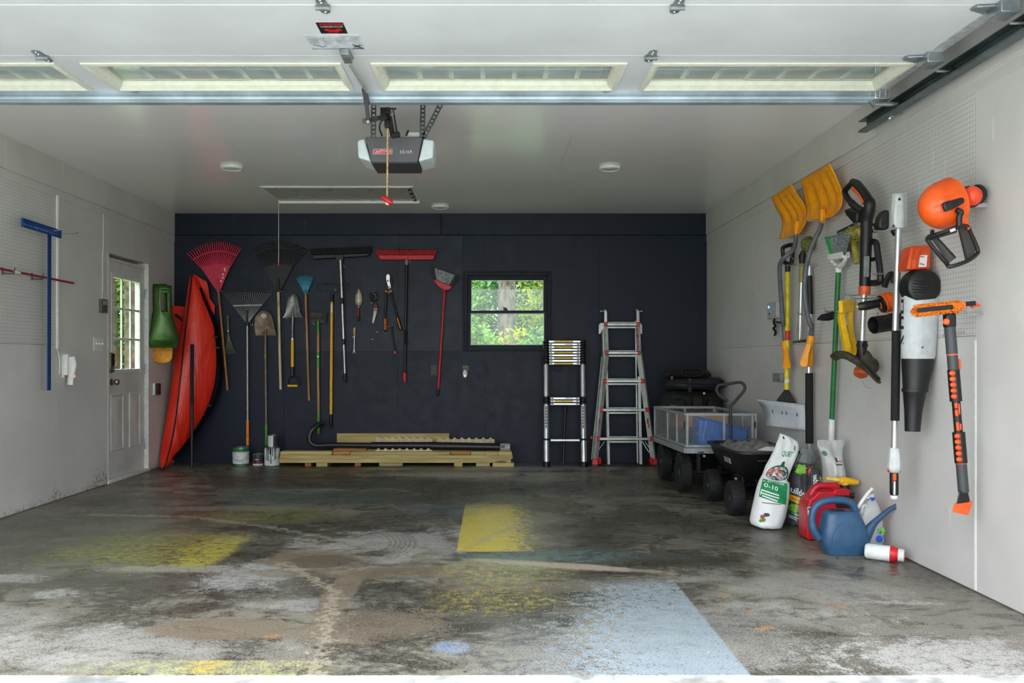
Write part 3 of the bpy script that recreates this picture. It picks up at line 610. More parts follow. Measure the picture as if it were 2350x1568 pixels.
# shovels
def shovel_blade(rows, off, dish, name, m, root):
    """rows: (left px, right px, y px) from the step to the tip"""
    g = []
    for i, (a, c, y) in enumerate(rows):
        row = []
        for k in range(9):
            f = k / 8; dd = dish * (1 - (2 * f - 1) ** 2) * math.sin(math.pi * min(1, (i + .6) / len(rows)))
            rib = .008 * max(0, 1 - abs(f - .5) * 8) * max(0, 1 - i / (len(rows) * .6))
            row.append(bw(a + (c - a) * f, y, off) + V((0, dd - rib, 0)))
        g.append(row)
    return MB().grid(g, (0, .004, 0)).build(name, m, root, ang=60)
def px(c, pts): return [(c(a, 0)[0], c(b, 0)[0], c(0, y)[1]) for a, b, y in pts]
r = thing('long_shovel', 'long round point shovel with a muddy brown blade', 'shovel', bw(611, 1025, .04))
shovel_blade(px(C3, ((612, 765, 948), (608, 762, 935), (603, 752, 895), (601, 744, 860), (602, 738, 830), (612, 728, 800), (632, 714, 776), (655, 692, 763), (672, 678, 759))), .05, .02, 'blade', GREYB, r)
mb = mat('worn_paint_patch', (196, 186, 172), .6); b = MB(); q = B(C3, 670, 800, .046); b.lathe([(.03, 0), (.03, .0015)], q + V((0, .004, 0)), (0, -1, 0), 20, 1.0, .85); b.build('worn_patch', mb, r)
MB().tube([B(C3, 684, 905, .056), B(C3, 683, 960, .05), B(C3, 683, 1090, .045)], [.012, .014, .0125], 12).build('socket', GREYB, r)
gm2 = mat('greybrown_shaft', (124, 108, 88), .55); MB().cyl(B(C3, 683, 1085, .045), bw(611, 978, .04), .0115).build('handle', gm2, r)
MB().cyl(B(C3, 683, 1085, .045), B(C3, 683, 1118, .045), .0155).build('collar', GREENP, r); MB().lathe([(.014, 0), (.016, .01), (.0155, .2), (.011, .225)], bw(611, 975, .04), (0, 0, -1)).build('grip', GREENP, r)
hook_b(B(C3, 655, 950), 'below the muddy brown shovel blade')
r = thing('spade', 'short digging shovel with a yellow shaft and black loop handle', 'shovel', B(C4, 122, 1365, .04))
SB = mat('worn_steel_blade', (120, 120, 118), .38, .7, .3, 10)
shovel_blade(px(C4, ((33, 221, 742), (45, 208, 728), (62, 190, 690), (70, 184, 640), (76, 178, 595), (86, 170, 560), (104, 150, 533), (120, 130, 523))), .05, .02, 'blade', SB, r)
MB().tube([B(C4, 125, 640, .062), B(C4, 126, 740, .058), B(C4, 122, 850, .05), B(C4, 122, 940, .045)], [.004, .013, .0125, .0125], 12).build('socket', SB, r)
MB().cyl(B(C4, 122, 925, .045), B(C4, 122, 945, .045), .0145).build('ferrule', SIL, r); MB().cyl(B(C4, 122, 945, .045), B(C4, 122, 1190, .045), .0165).build('shaft', YEL, r)
b = MB().cyl(B(C4, 122, 1185, .045), B(C4, 122, 1268, .045), .0165, .02); b.tube(smooth([B(C4, 124, 1262), B(C4, 88, 1285), B(C4, 72, 1330), B(C4, 78, 1358)], 4), .010, 8).tube(smooth([B(C4, 124, 1262), B(C4, 162, 1285), B(C4, 180, 1330), B(C4, 172, 1358)], 4), .010, 8)
b.build('loop_handle', BLACK, r); MB().cyl(B(C4, 80, 1356), B(C4, 168, 1356), .0135).build('grip_bar', YEL, r)
hook_b(B(C4, 60, 748), 'below the short digging shovel blade')
# edger / hoe
r = thing('turf_edger', 'long edging hoe with a dark square blade and green banded handle', 'hoe', bw(731, 999, .04))
MB().prism([B(C4, *q) for q in ((283, 696), (430, 696), (428, 770), (418, 792), (370, 792), (362, 775), (335, 775), (325, 795), (297, 795), (287, 770))], (0, .004, 0)).build('blade', mat('rusty_dark_steel', (66, 60, 56), .6, .5, .3, 12), r, bev=.001)
for (a, c, rr_, m) in (((352, 770), (354, 880), .0135, GREENP), ((354, 880), (353, 1052), .0145, WOODH), ((353, 1052), (353, 1195), .0148, GREENP)):
    MB().cyl(B(C4, *a), B(C4, *c), rr_).build('shaft', m, r)
MB().cyl(B(C4, 353, 1195), bw(731, 945, .04), .0145).build('shaft', WOODH, r); MB().lathe([(.016, 0), (.0165, .2), (.011, .245)], bw(731, 944, .04), (0, 0, -1)).build('grip', GREENP, r)
MB().lathe([(.01, 0), (.01, .001)], B(C4, 352, 1092, .066), (0, -1, 0)).build('label_disc', WHITEP, r); hook_b(B(C4, 310, 800), 'below the square edging hoe blade')
# bow rake
r = thing('bow_rake', 'steel bow rake with a long yellow handle', 'rake', bw(759.6, 982, .04)); ds = mat('dark_rake_steel', (52, 54, 58), .45, .6)
b = MB(); b.bar(B(C4, 330, 443), B(C4, 627, 441), .01, .014)
for i in range(15): q = B(C4, 336 + 20.4 * i, 443); b.tube([q, q + V((0, -.04, .004)), q + V((0, -.06, -.006))], [.004, .0035, .002], 5)
b.build('rake_head', ds, r)
MB().tube(smooth([B(C4, 334, 446), B(C4, 345, 490), B(C4, 400, 505), B(C4, 452, 512), B(C4, 470, 545)], 4), .0045, 6).tube(smooth([B(C4, 624, 446), B(C4, 612, 490), B(C4, 555, 502), B(C4, 502, 512), B(C4, 484, 545)], 4), .0045, 6).build('bow', ds, r)
MB().tube([B(C4, 478, 530), B(C4, 477, 600)], [.013, .016], 12).build('socket', BLACK, r); MB().cyl(B(C4, 476, 598), bw(759.6, 952, .04), .0155).build('handle', YEL, r)
MB().lathe([(.0165, 0), (.0165, .12), (.01, .15)], bw(759.6, 951, .04), (0, 0, -1)).build('grip', BLACK, r); MB().box(B(C4, 475, 660, .067), (.018, .001, .085)).build('label', WHITEP, r); hook_b(B(C4, 505, 492), 'in the bow of the yellow handled rake')
# push brooms
def broom_head(c, L0, L1, bt, bm_, rt, m, bm2, root, n, r):
    """block between L0..L1 (crop px corners), bristles above it"""
    b = MB(); a0, a1 = [B(c, *q, .07) for q in L0]; c0, c1 = [B(c, *q, .07) for q in L1]
    b.prism([c0, c1, a1, a0], (0, .06, 0)); blk = b.build('broom_block', m, root, bev=.008)
    b = MB(); rn = random.Random(n); t0, t1 = [B(c, *q, .07) for q in bt]
    for i in range(n):
        f = i / (n - 1)
        for k in range(4):
            y = -.004 + .018 * k; p_ = a0.lerp(a1, .01 + .98 * f) + V((0, y, 0)); q_ = t0.lerp(t1, f) + V((rn.uniform(-.004, .004), y + (k - 1.5) * .008, rn.uniform(-.006, .003))); b.tube([p_, q_], [r, r * .85], 5)
    b.build('bristles', bm2, root, kind='stuff'); return blk
r = thing('push_broom', 'wide black push broom with a telescopic silver handle', 'broom', B(C4, 598, 1335, .04))
broom_head(C4, ((292, 176), (826, 160)), ((305, 218), (798, 190)), ((288, 124), (828, 102)), None, None, BLACK, mat('black_bristle', (20, 20, 22), .8), r, 64, .006)
MB().prism([B(C4, *q, .085) for q in ((500, 178), (585, 172), (575, 232), (520, 238))], (0, .03, 0)).build('bracket', BLACK, r, bev=.004)
MB().cyl(B(C4, 553, 225, .085), B(C4, 569, 590, .085), .0135).build('handle', SIL, r); MB().cyl(B(C4, 569, 585, .085), B(C4, 583, 960, .07), .0125).build('handle', SIL, r); MB().cyl(B(C4, 583, 955, .07), B(C4, 594, 1250, .045), .0115).build('handle', SIL, r)
MB().cyl(B(C4, 568, 565, .085), B(C4, 571, 618, .085), .016).build('clamp', BLACK, r); MB().cyl(B(C4, 581, 935, .071), B(C4, 584, 985, .069), .0155).build('clamp', BLACK, r)
MB().lathe([(.015, 0), (.0165, .01), (.0165, .085), (.012, .1)], B(C4, 594, 1243, .045), (.03, 0, -1)).build('grip', BLACK, r); hook_b(B(C4, 585, 285), 'beside the neck of the black push broom')
RB = mat('red_bristle', (170, 22, 34), .7, var=.2, sc=60)
r = thing('push_broom', 'wide red push broom with a black handle and red tip', 'broom', B(C4, 1132, 1340, .04))
broom_head(C4, ((884, 176), (1408, 176)), ((908, 222), (1388, 222)), ((874, 132), (1418, 132)), None, None, RED, RB, r, 64, .0062)
MB().cyl(B(C4, 1150, 215, .08), B(C4, 1150, 262, .05), .019).build('ferrule', SIL, r); MB().cyl(B(C4, 1150, 245), B(C4, 1133, 1250, .04), .0145).build('handle', BLACK, r)
MB().lathe([(.0145, 0), (.018, .01), (.0175, .15), (.0145, .165)], B(C4, 1141, 850, .045), (-.02, 0, -1)).build('grip_sleeve', FOAM, r); MB().lathe([(.0165, 0), (.0165, .08), (.012, .105)], B(C4, 1133, 1238, .04), (0, 0, -1)).build('tip', mat('bright_red_tip', (228, 28, 40), .4), r)
hook_b(B(C4, 1178, 240), 'beside the ferrule of the red push broom')
# trowel, weeder
r = thing('garden_trowel', 'silver garden trowel with a red and black handle', 'trowel', B(C4, 718, 788, .03))
g = []
for a, c, y in ((700, 738, 628), (690, 747, 610), (687, 749, 580), (689, 747, 550), (696, 741, 520), (706, 730, 500), (715, 721, 484)):
    g.append([B(C4, a + (c - a) * k / 6, y, .03) + V((0, .014 * (1 - (k / 3 - 1) ** 2), 0)) for k in range(7)])
MB().grid(g, (0, .003, 0)).build('blade', mat('muddy_steel', (178, 168, 150), .45, .5, .2, 20), r, ang=60)
MB().tube([B(C4, 718, 605, .022), B(C4, 719, 632, .025), B(C4, 717, 665, .03)], [.004, .0065, .0065], 8).build('shank', SIL, r)
MB().lathe([(.008, 0), (.012, .008), (.011, .05), (.012, .086)], B(C4, 716, 655, .03), (-.02, 0, -1)).build('handle', mat('crimson_grip', (150, 24, 58), .5), r)
MB().lathe([(.012, 0), (.013, .03), (.0125, .055), (.009, .062)], B(C4, 716, 722, .03), (.02, 0, -1)).build('handle_end', BLACK, r, label='black lower half of the handle'); hook_b(B(C4, 718, 640, .03), 'holding the silver trowel')
r = thing('dandelion_weeder', 'forked weeding tool with a pale wooden handle', 'weeder', B(C4, 677, 1064, .03))
MB().lathe([(.006, 0), (.013, .012), (.0125, .05), (.0145, .085), (.008, .098)], B(C4, 680, 912, .03), (.02, 0, 1)).build('handle', wood('light_beech', (206, 170, 122), (176, 136, 90), 2), r)
MB().cyl(B(C4, 680, 918, .03), B(C4, 680, 905, .03), .009).build('ferrule', SIL, r); MB().tube([B(C4, 680, 912, .03), B(C4, 677, 1030, .03)], .0042, 6).tube([B(C4, 677, 1028, .03), B(C4, 668, 1063, .03)], [.0045, .002], 6).tube([B(C4, 677, 1028, .03), B(C4, 687, 1062, .03)], [.0045, .002], 6).build('fork', SIL, r)
MB().lathe([(.004, 0), (.004, .002)], B(C4, 682, 832, .045), (0, -1, 0)).build('hang_hole', BLACK, r); hook_b(B(C4, 665, 918, .03), 'holding the forked weeding tool')
# grass shears
r = thing('grass_shears', 'black and orange grass shears with open loop handle', 'shears', B(C4, 846, 792, .03)); OG = mat('tool_orange', (214, 112, 44), .5)
MB().tube(arc(B(C4, 867, 556, .03), B(C4, 888, 556, .03) - B(C4, 867, 556, .03), B(C4, 867, 517, .03) - B(C4, 867, 556, .03), 0, 345, 20), .0065, 8).build('loop_handle', BLACK, r)
MB().tube(smooth([B(C4, 826, 518, .03), B(C4, 822, 560, .03), B(C4, 832, 596, .03), B(C4, 852, 625, .03)], 4), [.007] * 4 + [.008] * 4 + [.009] * 4 + [.009], 8).build('lever_handle', BLACK, r)
MB().bar(B(C4, 826, 604, .037), B(C4, 846, 616, .037), .016, .014).build('grip_inlay', OG, r, bev=.003); MB().prism([B(C4, *q, .04) for q in ((850, 618), (880, 612), (892, 640), (886, 668), (858, 660), (846, 632))], (0, .02, 0)).build('pivot_body', BLACK, r, bev=.004)
MB().bar(B(C4, 854, 664, .042), B(C4, 888, 666, .042), .016, .022).build('collar', OG, r, bev=.003)
for pts in (((862, 680), (884, 682), (854, 792), (848, 792)), ((856, 678), (872, 680), (846, 790), (838, 786))): MB().prism([B(C4, *q, .032 if pts[0][0] == 862 else .036) for q in pts], (0, .0025, 0)).build('blade', mat('dull_blade', (140, 140, 138), .4, .7), r)
hook_b(B(C4, 862, 535, .03), 'through the loop of the grass shears')
# loppers
r = thing('loppers', 'long lopping shears with black arms and orange grips', 'loppers', B(C4, 1030, 865, .03))
MB().prism([B(C4, *q, .045) for q in ((972, 352), (992, 352), (1000, 372), (997, 410), (1008, 466), (1000, 480), (986, 478), (966, 404), (965, 375))], (0, .005, 0)).build('blade', SIL, r, bev=.001)
MB().tube(smooth([B(C4, 990, 480, .036), B(C4, 1010, 440, .036), B(C4, 1016, 405, .036), B(C4, 1002, 380, .036)], 4), .007, 8, flat=.6).build('hook_jaw', BLACK, r)
for q in ((979, 410), (992, 466)): MB().lathe([(.008, 0), (.008, .004), (.003, .007)], B(C4, *q, .05), (0, -1, 0)).build('bolt', DSTEEL, r)
MB().prism([B(C4, *q, .05) for q in ((955, 490), (985, 508), (1012, 486), (1018, 512), (1000, 520), (975, 516), (958, 520))], (0, .022, 0)).build('pivot_cover', OG, r, bev=.004)
for a, m_, e in (((968, 512), (956, 742), (958, 868)), ((1004, 514), (1064, 735), (1100, 858))):
    MB().tube([B(C4, *a, .045), B(C4, *m_, .035)], [.0125, .011], 10).build('arm', BLACK, r)
    d = (B(C4, *e, .035) - B(C4, *m_, .035)); MB().tube([B(C4, *m_, .035), B(C4, *m_, .035) + d * .08, B(C4, *m_, .035) + d * .9, B(C4, *e, .035)], [.012, .0165, .0165, .013], 12).build('grip', BLACK, r)
    MB().bar(B(C4, *m_, .05) + d * .06, B(C4, *m_, .052) + d * .88, .026, .014).build('grip_inlay', OG, r, bev=.002)
hook_b(B(C4, 985, 525), 'under the pivot of the loppers')
r = thing('hatchet', 'small black hatchet with an orange butt below the loppers', 'hatchet', B(C4, 1045, 1066, .02))
MB().tube([B(C4, 1008, 812, .025), B(C4, 1030, 950, .025), B(C4, 1045, 1050, .025)], [.0085, .0095, .0115], 10).build('handle', BLACK, r)
MB().prism([B(C4, *q, .032) for q in ((930, 828), (928, 850), (960, 838), (1004, 828), (1064, 818), (1064, 808), (1004, 808), (960, 822))], (0, .014, 0)).build('head', ds, r, bev=.002); MB().cyl(B(C4, 1044, 1045, .025), B(C4, 1047, 1066, .025), .0125).build('butt', ORANGE, r)
hook_b(B(C4, 1030, 822, .03), 'under the head of the small hatchet')
for x, y, s_ in ((880, 872, 'upper one right of the weeding tool'), (838, 937, 'lower one right of the weeding tool')): hook_b(B(C4, x, y), 'carrying nothing, ' + s_)
# angle broom
r = thing('angle_broom', 'red angle broom with grey bristles and black tip', 'broom', B(C4, 1432, 1445, .02)); GB = mat('grey_bristle', (150, 152, 154), .7, var=.25, sc=50)
b = MB(); b2 = MB(); rn = random.Random(4)
for i in range(46):
    f = i / 45
    for k in range(3):
        a = B(C4, 1400 + 150 * f, 405 + 60 * f, .03 + .018 * k); e = B(C4, 1362 + 268 * f, 284 + 92 * f + rn.uniform(-4, 4), .02 + .028 * k)
        (b2 if f < .14 or f > .84 else b).tube([a, e], [.0035, .004], 5)
b.build('bristles', GB, r, kind='stuff'); b2.build('edge_bristles', mat('dark_bristle', (52, 52, 54), .8), r, kind='stuff', label='dark bristles at both edges')
MB().prism([B(C4, *q, .085) for q in ((1386, 398), (1400, 396), (1562, 462), (1556, 474), (1530, 494), (1505, 498), (1470, 490), (1425, 455))], (0, .06, 0)).build('broom_cap', RED, r, bev=.008)
MB().cyl(B(C4, 1492, 480, .055), B(C4, 1435, 1385, .03), .0125).build('handle', RED, r); MB().lathe([(.013, 0), (.0138, .07), (.009, .09)], B(C4, 1434, 1376, .03), (-.06, 0, -1)).build('tip', BLACK, r); hook_b(B(C4, 1470, 505), 'under the cap of the red angle broom')
# outlets
r = thing('outlet_box', 'uncovered outlet box left of the red angle broom tip', 'outlet', (bw(996, 0).x, YB, bw(0, 863).z))
ob = mat('box_innards', (92, 110, 84), .6, var=.5, sc=120); b = MB(); pr(b, 988.5, 1003.5, 838, 862, YB - .006, YB - .0005); b.build('box_rim', mat('tan_metal', (70, 66, 56), .6), r, bev=.001); b = MB()
rn = random.Random(1)
for i in range(9): q = bw(991 + rn.uniform(0, 10), 841 + rn.uniform(0, 18), .008); b.box(q, (.014, .006, .012), Matrix.Rotation(rn.uniform(0, 3), 3, 'Y'))
b.build('receptacle', ob, r)
r = thing('plug_in_freshener', 'white plug in air freshener on a dark green outlet', 'air freshener', (bw(1068, 0).x, YB, bw(0, 868).z)); b = MB(); pr(b, 1061, 1076, 839, 852, YB - .008, YB - .0005); b.build('outlet', mat('dark_green_box', (44, 70, 40), .5), r)  # plug-in air freshener; the small glow on it is its LED
for i in range(3): pr(MB(), 1063 + 4.4 * i, 1065 + 4.4 * i, 840, 845, YB - .012, YB - .008).build('plug', GREENP, r)
q = bw(1067.5, 858); MB().ball((q.x, YB - .022, q.z), (.027, .022, .045)).build('housing', WHITEP, r)
g = NG('freshener_led_glow'); g.b.inputs['Emission Color'].default_value = (1, .45, .4, 1); g.b.inputs['Emission Strength'].default_value = 1.2; MB().ball((q.x, YB - .040, q.z - .022), (.010, .006, .010)).build('lamp', g.done((.9, .7, .7)), r)
b = MB(); pr(b, 1272.5, 1289, 839, 853, YB - .006, YB - .0004); ocv = thing('outlet_cover', 'navy painted blank outlet cover behind the folding telescopic ladder', 'outlet cover', (bw(1281, 0).x, YB, bw(0, 853).z)); b.build('plate', navy_trim, ocv, bev=.002)
MB().lathe([(.004, 0), (.003, .002)], bw(1281, 846, .006), (0, -1, 0)).build('screw', DSTEEL, ocv)

# ================================================================= IN THE LEFT CORNER
C2 = crop(200, 550, 2.703); TARP = NG('red_tarpaulin'); tn = TARP.noise(3.2, 3, .5, TARP.scaled(2.6, 2.6, .6), .5); tn2 = TARP.noise(30, 3)
TARP.bump(TARP.ma('ADD', tn, TARP.ma('MULTIPLY', tn2, .15)), .7, .03); TARP = TARP.done(TARP.mix(TARP.step(tn, .3, .7), lin((216, 36, 20)), lin((232, 50, 28))), .38)
r = thing('tarpaulin_bag', 'tall red tarpaulin bag with black webbing standing in the corner', 'bag', (-3.2, 9.0, 0))
rowsL = [(640, 208), (624, 300), (608, 400), (590, 500), (572, 600), (546, 720), (520, 850), (498, 1000), (478, 1150), (455, 1270), (441, 1340), (447, 1405), (462, 1432)]
rowsZ = [(652, 206), (642, 300), (630, 400), (618, 500), (606, 600), (594, 720), (580, 850), (564, 1000), (547, 1130), (526, 1250), (508, 1320), (490, 1385), (472, 1436)]
rowsR = [(662, 214), (730, 300), (776, 400), (796, 500), (808, 600), (818, 720), (816, 850), (786, 980), (738, 1090), (668, 1200), (610, 1290), (552, 1370), (490, 1432)]
yz = [9.36, 9.33, 9.30, 9.27, 9.25, 9.22, 9.19, 9.16, 9.12, 9.06, 9.01, 8.96, 8.92]; yl = [9.42, 9.42, 9.42, 9.41, 9.38, 9.34, 9.30, 9.22, 9.16, 9.10, 9.06, 9.0, 8.96]; yr = [9.43] * 8 + [9.40, 9.34, 9.26, 9.14, 8.99]
g = []; zl = []; rl = []
for a, z_, c, Y1, Y2, Y3 in zip(rowsL, rowsZ, rowsR, yl, yz, yr):
    A, Z_, Cc = at(*C2(*a), Y1), at(*C2(*z_), Y2), at(*C2(*c), Y3)
    A.x = max(A.x, XL + .01); row = [A + V((.03, .05, 0)), A]
    row += [A.lerp(Z_, f) + V((-.012, -.012, 0)) * math.sin(f * 3.14) for f in (.33, .66)] + [Z_]
    row += [Z_.lerp(Cc, f) + V((0, -.05, 0)) * math.sin(f * 3.14) * (.3 + .7 * math.sin(3.14 * min(1, (Y3 - Y2) * 3))) for f in (.25, .5, .75)] + [Cc, Cc + V((-.06, .04, 0))]
    for q in row:
        q.y = min(q.y, YB - .015); q.z = max(q.z, .004)
    g.append(row); zl.append(Z_ + V((0, -.006, 0))); rl.append(Cc)
bag = MB(); bag.loft([q for q in g], True); bag.build('bag_body', TARP, r, sub=1, ang=40)
MB().tube(smooth(zl, 3), .0075, 6).build('zip', BLACK, r)
web = [at(*C2(*q), y) for q, y in zip(((695, 300), (725, 370), (760, 450), (795, 530), (804, 600), (822, 700), (830, 850), (795, 1000), (722, 1125), (640, 1240), (585, 1310), (530, 1362)), (9.38, 9.37, 9.39, 9.41, 9.42, 9.42, 9.42, 9.40, 9.33, 9.24, 9.14, 9.05))]
MB().tube(smooth(web, 3), .021, 8, flat=.5).build('webbing', mat('webbing_black', (8, 8, 9), .95, spec=.1), r)
for q in ((783, 600), (796, 668), (748, 1028), (716, 1085)): MB().bar(at(*C2(*q), 9.39), at(*C2(q[0] + 26, q[1] + 6), 9.39), .02, .022).build('webbing_tab', BLACK, r, bev=.002)
MB().prism([at(*C2(*q), 9.45) for q in ((658, 212), (742, 262), (752, 300), (758, 362), (792, 412), (788, 470), (770, 440), (722, 360))], (0, .012, 0)).build('flap', TARP, r, bev=.003)
MB().prism([at(*C2(*q), 9.44) for q in ((522, 408), (606, 416), (592, 520), (575, 620), (552, 800), (530, 800), (548, 620), (524, 520))], (0, .014, 0)).build('flap', TARP, r, bev=.003)
MB().bar(at(*C2(545, 465), 9.42), at(*C2(598, 505), 9.42), .012, .03).build('webbing_tab', BLACK, r, bev=.002)
r = thing('extension_pole', 'black telescopic pole leaning in front of the red bag', 'pole', at(440, 1073, 9.12))
MB().tube([at(441, 790, 9.2), at(441, 791.5, 9.2), at(440.7, 930, 9.16)], [.012, .0185, .0175], 12).build('grip', FOAM, r); MB().cyl(at(440.7, 925, 9.16), at(440, 1072.6, 9.12), .0155).build('pole', BLACK, r)
for y, h in ((949, .03), (963, .04)): MB().cyl(at(440.6, y, 9.158), at(440.6, y + h * 220, 9.158), .0162).build('label', WHITEP, r)
MB().cyl(at(440.5, 972, 9.156), at(440.5, 986, 9.156), .0162).build('red_label', mat('dark_red_print', (140, 30, 40), .5), r)
# leaf scoops on the left wall
GRN = mat('leaf_scoop_green', (52, 84, 30), .5, var=.12)
def scoop(label, dx, dy, Y, ex):
    r = thing('leaf_scoop', label, 'leaf scoop', at(*C2(480 + dx, 672 + dy), Y), 'pair of green leaf scoops')
    P = lambda x, y, d=0: at(*C2(x + dx, y + dy), Y - d)
    rows = ((438, 522, 286, .02), (436, 524, 310, .05), (460 - 24, 524, 400, .06), (438, 526, 450, .07), (425, 537, 500, .09), (405, 556, 560, .11), (386, 568, 612, .10), (384, 566, 640, .07), (388, 556, 668, .02))
    ring_, out = None, []
    for xl, xr, y, d in rows:
        row = [P(xl + (xr - xl) * k / 8, y, d * (1 - .75 * abs(k / 4 - 1) ** 2.2)) for k in range(9)]
        out.append(row)
    b = MB(); A = [[b.bm.verts.new(q) for q in row] for row in out]
    for i in range(len(A) - 1):
        for j in range(8):
            if i in (1, 2) and 2 <= j <= 5: continue      # hand hole
            b.face((A[i][j], A[i][j + 1], A[i + 1][j + 1], A[i + 1][j]))
    b.build('scoop_shell', GRN, r, ang=70, solid=.006)
    b = MB()
    for k in range(22):
        f = k / 21; b.tube([P(390 + 170 * f, 625, .10 * (1 - .75 * abs(2 * f - 1) ** 2.2) + .004), P(392 + 160 * f, 676 - 8 * abs(2 * f - 1), .03)], [.004, .003], 5)
    b.build('teeth', GRN, r, kind='stuff'); MB().bar(P(457, 322, .055), P(507, 322, .055), .016, .024).build('grip_bar', GRN, r, bev=.004)
    return r
scoop('green leaf scoop in front, its hand hole facing the room', 0, 0, 8.83, 0); scoop('green leaf scoop behind, showing only its left edge', -28, -10, 8.93, 0)
r = thing('yellow_scoop', 'yellow toothed scoop under the green leaf scoops', 'leaf scoop', at(*C2(465, 768), 8.95)); ys = mat('amber_plastic', (214, 140, 12), .5)
MB().prism([at(*C2(*q), 8.95) for q in ((402, 660), (408, 690), (402, 705), (410, 716), (403, 730), (416, 742), (412, 752), (440, 766), (480, 768), (510, 758), (526, 735), (528, 660))], (0, .03, 0)).build('scoop_shell', ys, r, bev=.006)
MB().tube([at(*C2(404, 700), 8.945), at(*C2(420, 690), 8.94), at(*C2(526, 690), 8.94)], .004, 6).build('rib', ys, r)
for nm, lab, pxx, pyy in (('leaf_scoop_hook', 'wire hook holding the green leaf scoops', 372, 663),):
    q = at(pxx, pyy, 9.2); MB().tube([V((XL - .001, q.y, q.z)), V((q.x - .02, q.y, q.z)), V((q.x - .01, q.y, q.z + .02))], .004, 6)
# ================================================================= STANDING ALONG THE BACK WALL
lumber = wood('pine_lumber', (196, 178, 118), (168, 146, 88), 0, 10); lumber2 = wood('green_treated_lumber', (190, 180, 122), (160, 148, 92), 0, 10); lumr = wood('reddish_lumber', (176, 118, 76), (140, 86, 52), 0, 10); lumo = wood('orange_lumber', (206, 150, 80), (170, 112, 54), 0, 10)
def brd(x0, x1, z0, z1, y0, y1, m, label, nm='board', grp='stacked lumber under the tools', cat='board'):
    a, c = at(x0, 0, y0).x, at(x1, 0, y0).x
    return tag(MB().b2((a, y0, z0), (c, y1, z1)).build(nm, m, bev=.002), label, cat, grp)
def c5x(x): return C5(x, 0)[0]
for i, (x0, x1, y0, y1, m, l) in enumerate(((697, 742, 9.21, 9.30, lumr, 'reddish spacer block under the lumber, first from the paint cans'), (780, 862, 9.19, 9.46, lumber, 'pale spacer block under the lumber, second from the paint cans'), (1060, 1106, 9.21, 9.30, lumr, 'reddish spacer block under the middle of the lumber'), (1238, 1410, 9.22, 9.34, lumber2, 'long spacer board lying under the middle of the lumber'),
        (1785, 1846, 9.19, 9.46, lumber, 'narrow pale spacer block under the ladder end of the lumber'), (1945, 2046, 9.21, 9.44, lumber, 'square spacer block second from the ladder end of the lumber'), (2066, 2222, 9.17, 9.44, lumber, 'wide spacer block at the ladder end of the lumber'))):
    brd(c5x(x0), c5x(x1), .0005, .038, y0, y1, m, l, 'spacer_block', 'spacer blocks under the lumber', 'block')
z1, z2, z3 = .0385, .0785, .1185
for k, (y0, l) in enumerate(((9.18, 'front board'), (9.272, 'middle board'), (9.364, 'wall side board'))):
    brd(c5x(510), c5x(2200), z1, z1 + .0385, y0, y0 + .089, lumber, l + ' of the bottom layer of lumber')
    brd(c5x(516) + .5 * k, c5x(2212), z2, z2 + .0385, y0, y0 + .089, lumber, l + ' of the second layer of lumber')
brd(c5x(520), c5x(893), z3, z3 + .036, 9.19, 9.33, lumber, 'short wide board on top of the lumber beside the paint cans')
brd(c5x(1030), c5x(1756), z3, z3 + .036, 9.185, 9.27, lumber, 'medium board on top of the lumber in front of the black pipe')
for x0, x1, l in ((1908, 2008, 'first'), (2010, 2108, 'second'), (2110, 2206, 'third')): brd(c5x(x0), c5x(x1) - .002, z3, z3 + .036, 9.185, 9.33, lumber, l + ' of the three short offcuts on top at the ladder end')
brd(c5x(902), c5x(1026), z3, z3 + .03, 9.24, 9.28, lumo, 'orange offcut lying in the gap on top of the lumber')
brd(c5x(1762), c5x(1904), z3, z3 + .03, 9.24, 9.28, lumo, 'yellowish offcut filling the gap before the three short offcuts')
brd(c5x(905), c5x(1145), z3, z3 + .05, 9.345, 9.385, lumo, 'orange board behind the orange offcut under the black pipe')
brd(c5x(1150), c5x(2200), z3, z3 + .0385, 9.335, 9.424, lumber2, 'long board of the top layer carrying the black pipe')
brd(773, 1031, .158, .318, 9.485, 9.522, lumber, 'board standing on edge against the navy wall')
def wavy(x0, x1, zb, amp, n, y, label, tall=0):
    a, c = at(x0, 0, y).x, at(x1, 0, y).x; N = n * 8; pts = []
    for i in range(N + 1):
        f = i / N; pts.append(V((a + (c - a) * f, y, zb + .012 + tall + amp * max(0, math.sin(2 * math.pi * n * f - 1.2)) ** .8)))
    b = MB(); m = len(pts)
    A = [[V((p.x, y, zb)) for p in pts], pts, [p + V((0, .03, 0)) for p in pts], [V((p.x, y + .03, zb)) for p in pts]]
    A.append(A[0]); b.grid(A); tag(b.build('closure_strip', mat('foam_beige', (206, 188, 152), .7), ang=60), label, 'foam strip', 'wavy closure strips on the lumber')
wavy(861, 992, .158, .020, 8, 9.43, 'beige wavy foam strip, upper one in front of the standing board', .10); wavy(1003, 1135, .158, .020, 8, 9.43, 'beige wavy foam strip nearest the ladders', .090)
wavy(861, 992, .1555, .018, 8, 9.225, 'beige wavy foam strip, lower one below the black pipe')
PIPEM = mat('black_pipe_plastic', (28, 28, 30), .4)
r = thing('black_tube', 'long black plastic tube with a bent hook end on the lumber', 'tube', at(960, 1030, 9.3))
hk = [at(*C5(*q), y) for q, y in (((822, 290), 9.36), ((790, 305), 9.33), ((752, 340), 9.30), ((730, 395), 9.29), ((745, 440), 9.29), ((800, 455), 9.29), ((860, 450), 9.29))]
MB().tube(smooth(hk, 4), .028, 14).build('hook_end', PIPEM, r); MB().tube([at(*C5(850, 450), 9.29), at(*C5(1190, 453), 9.29)], .028, 14).build('thin_tube', PIPEM, r)
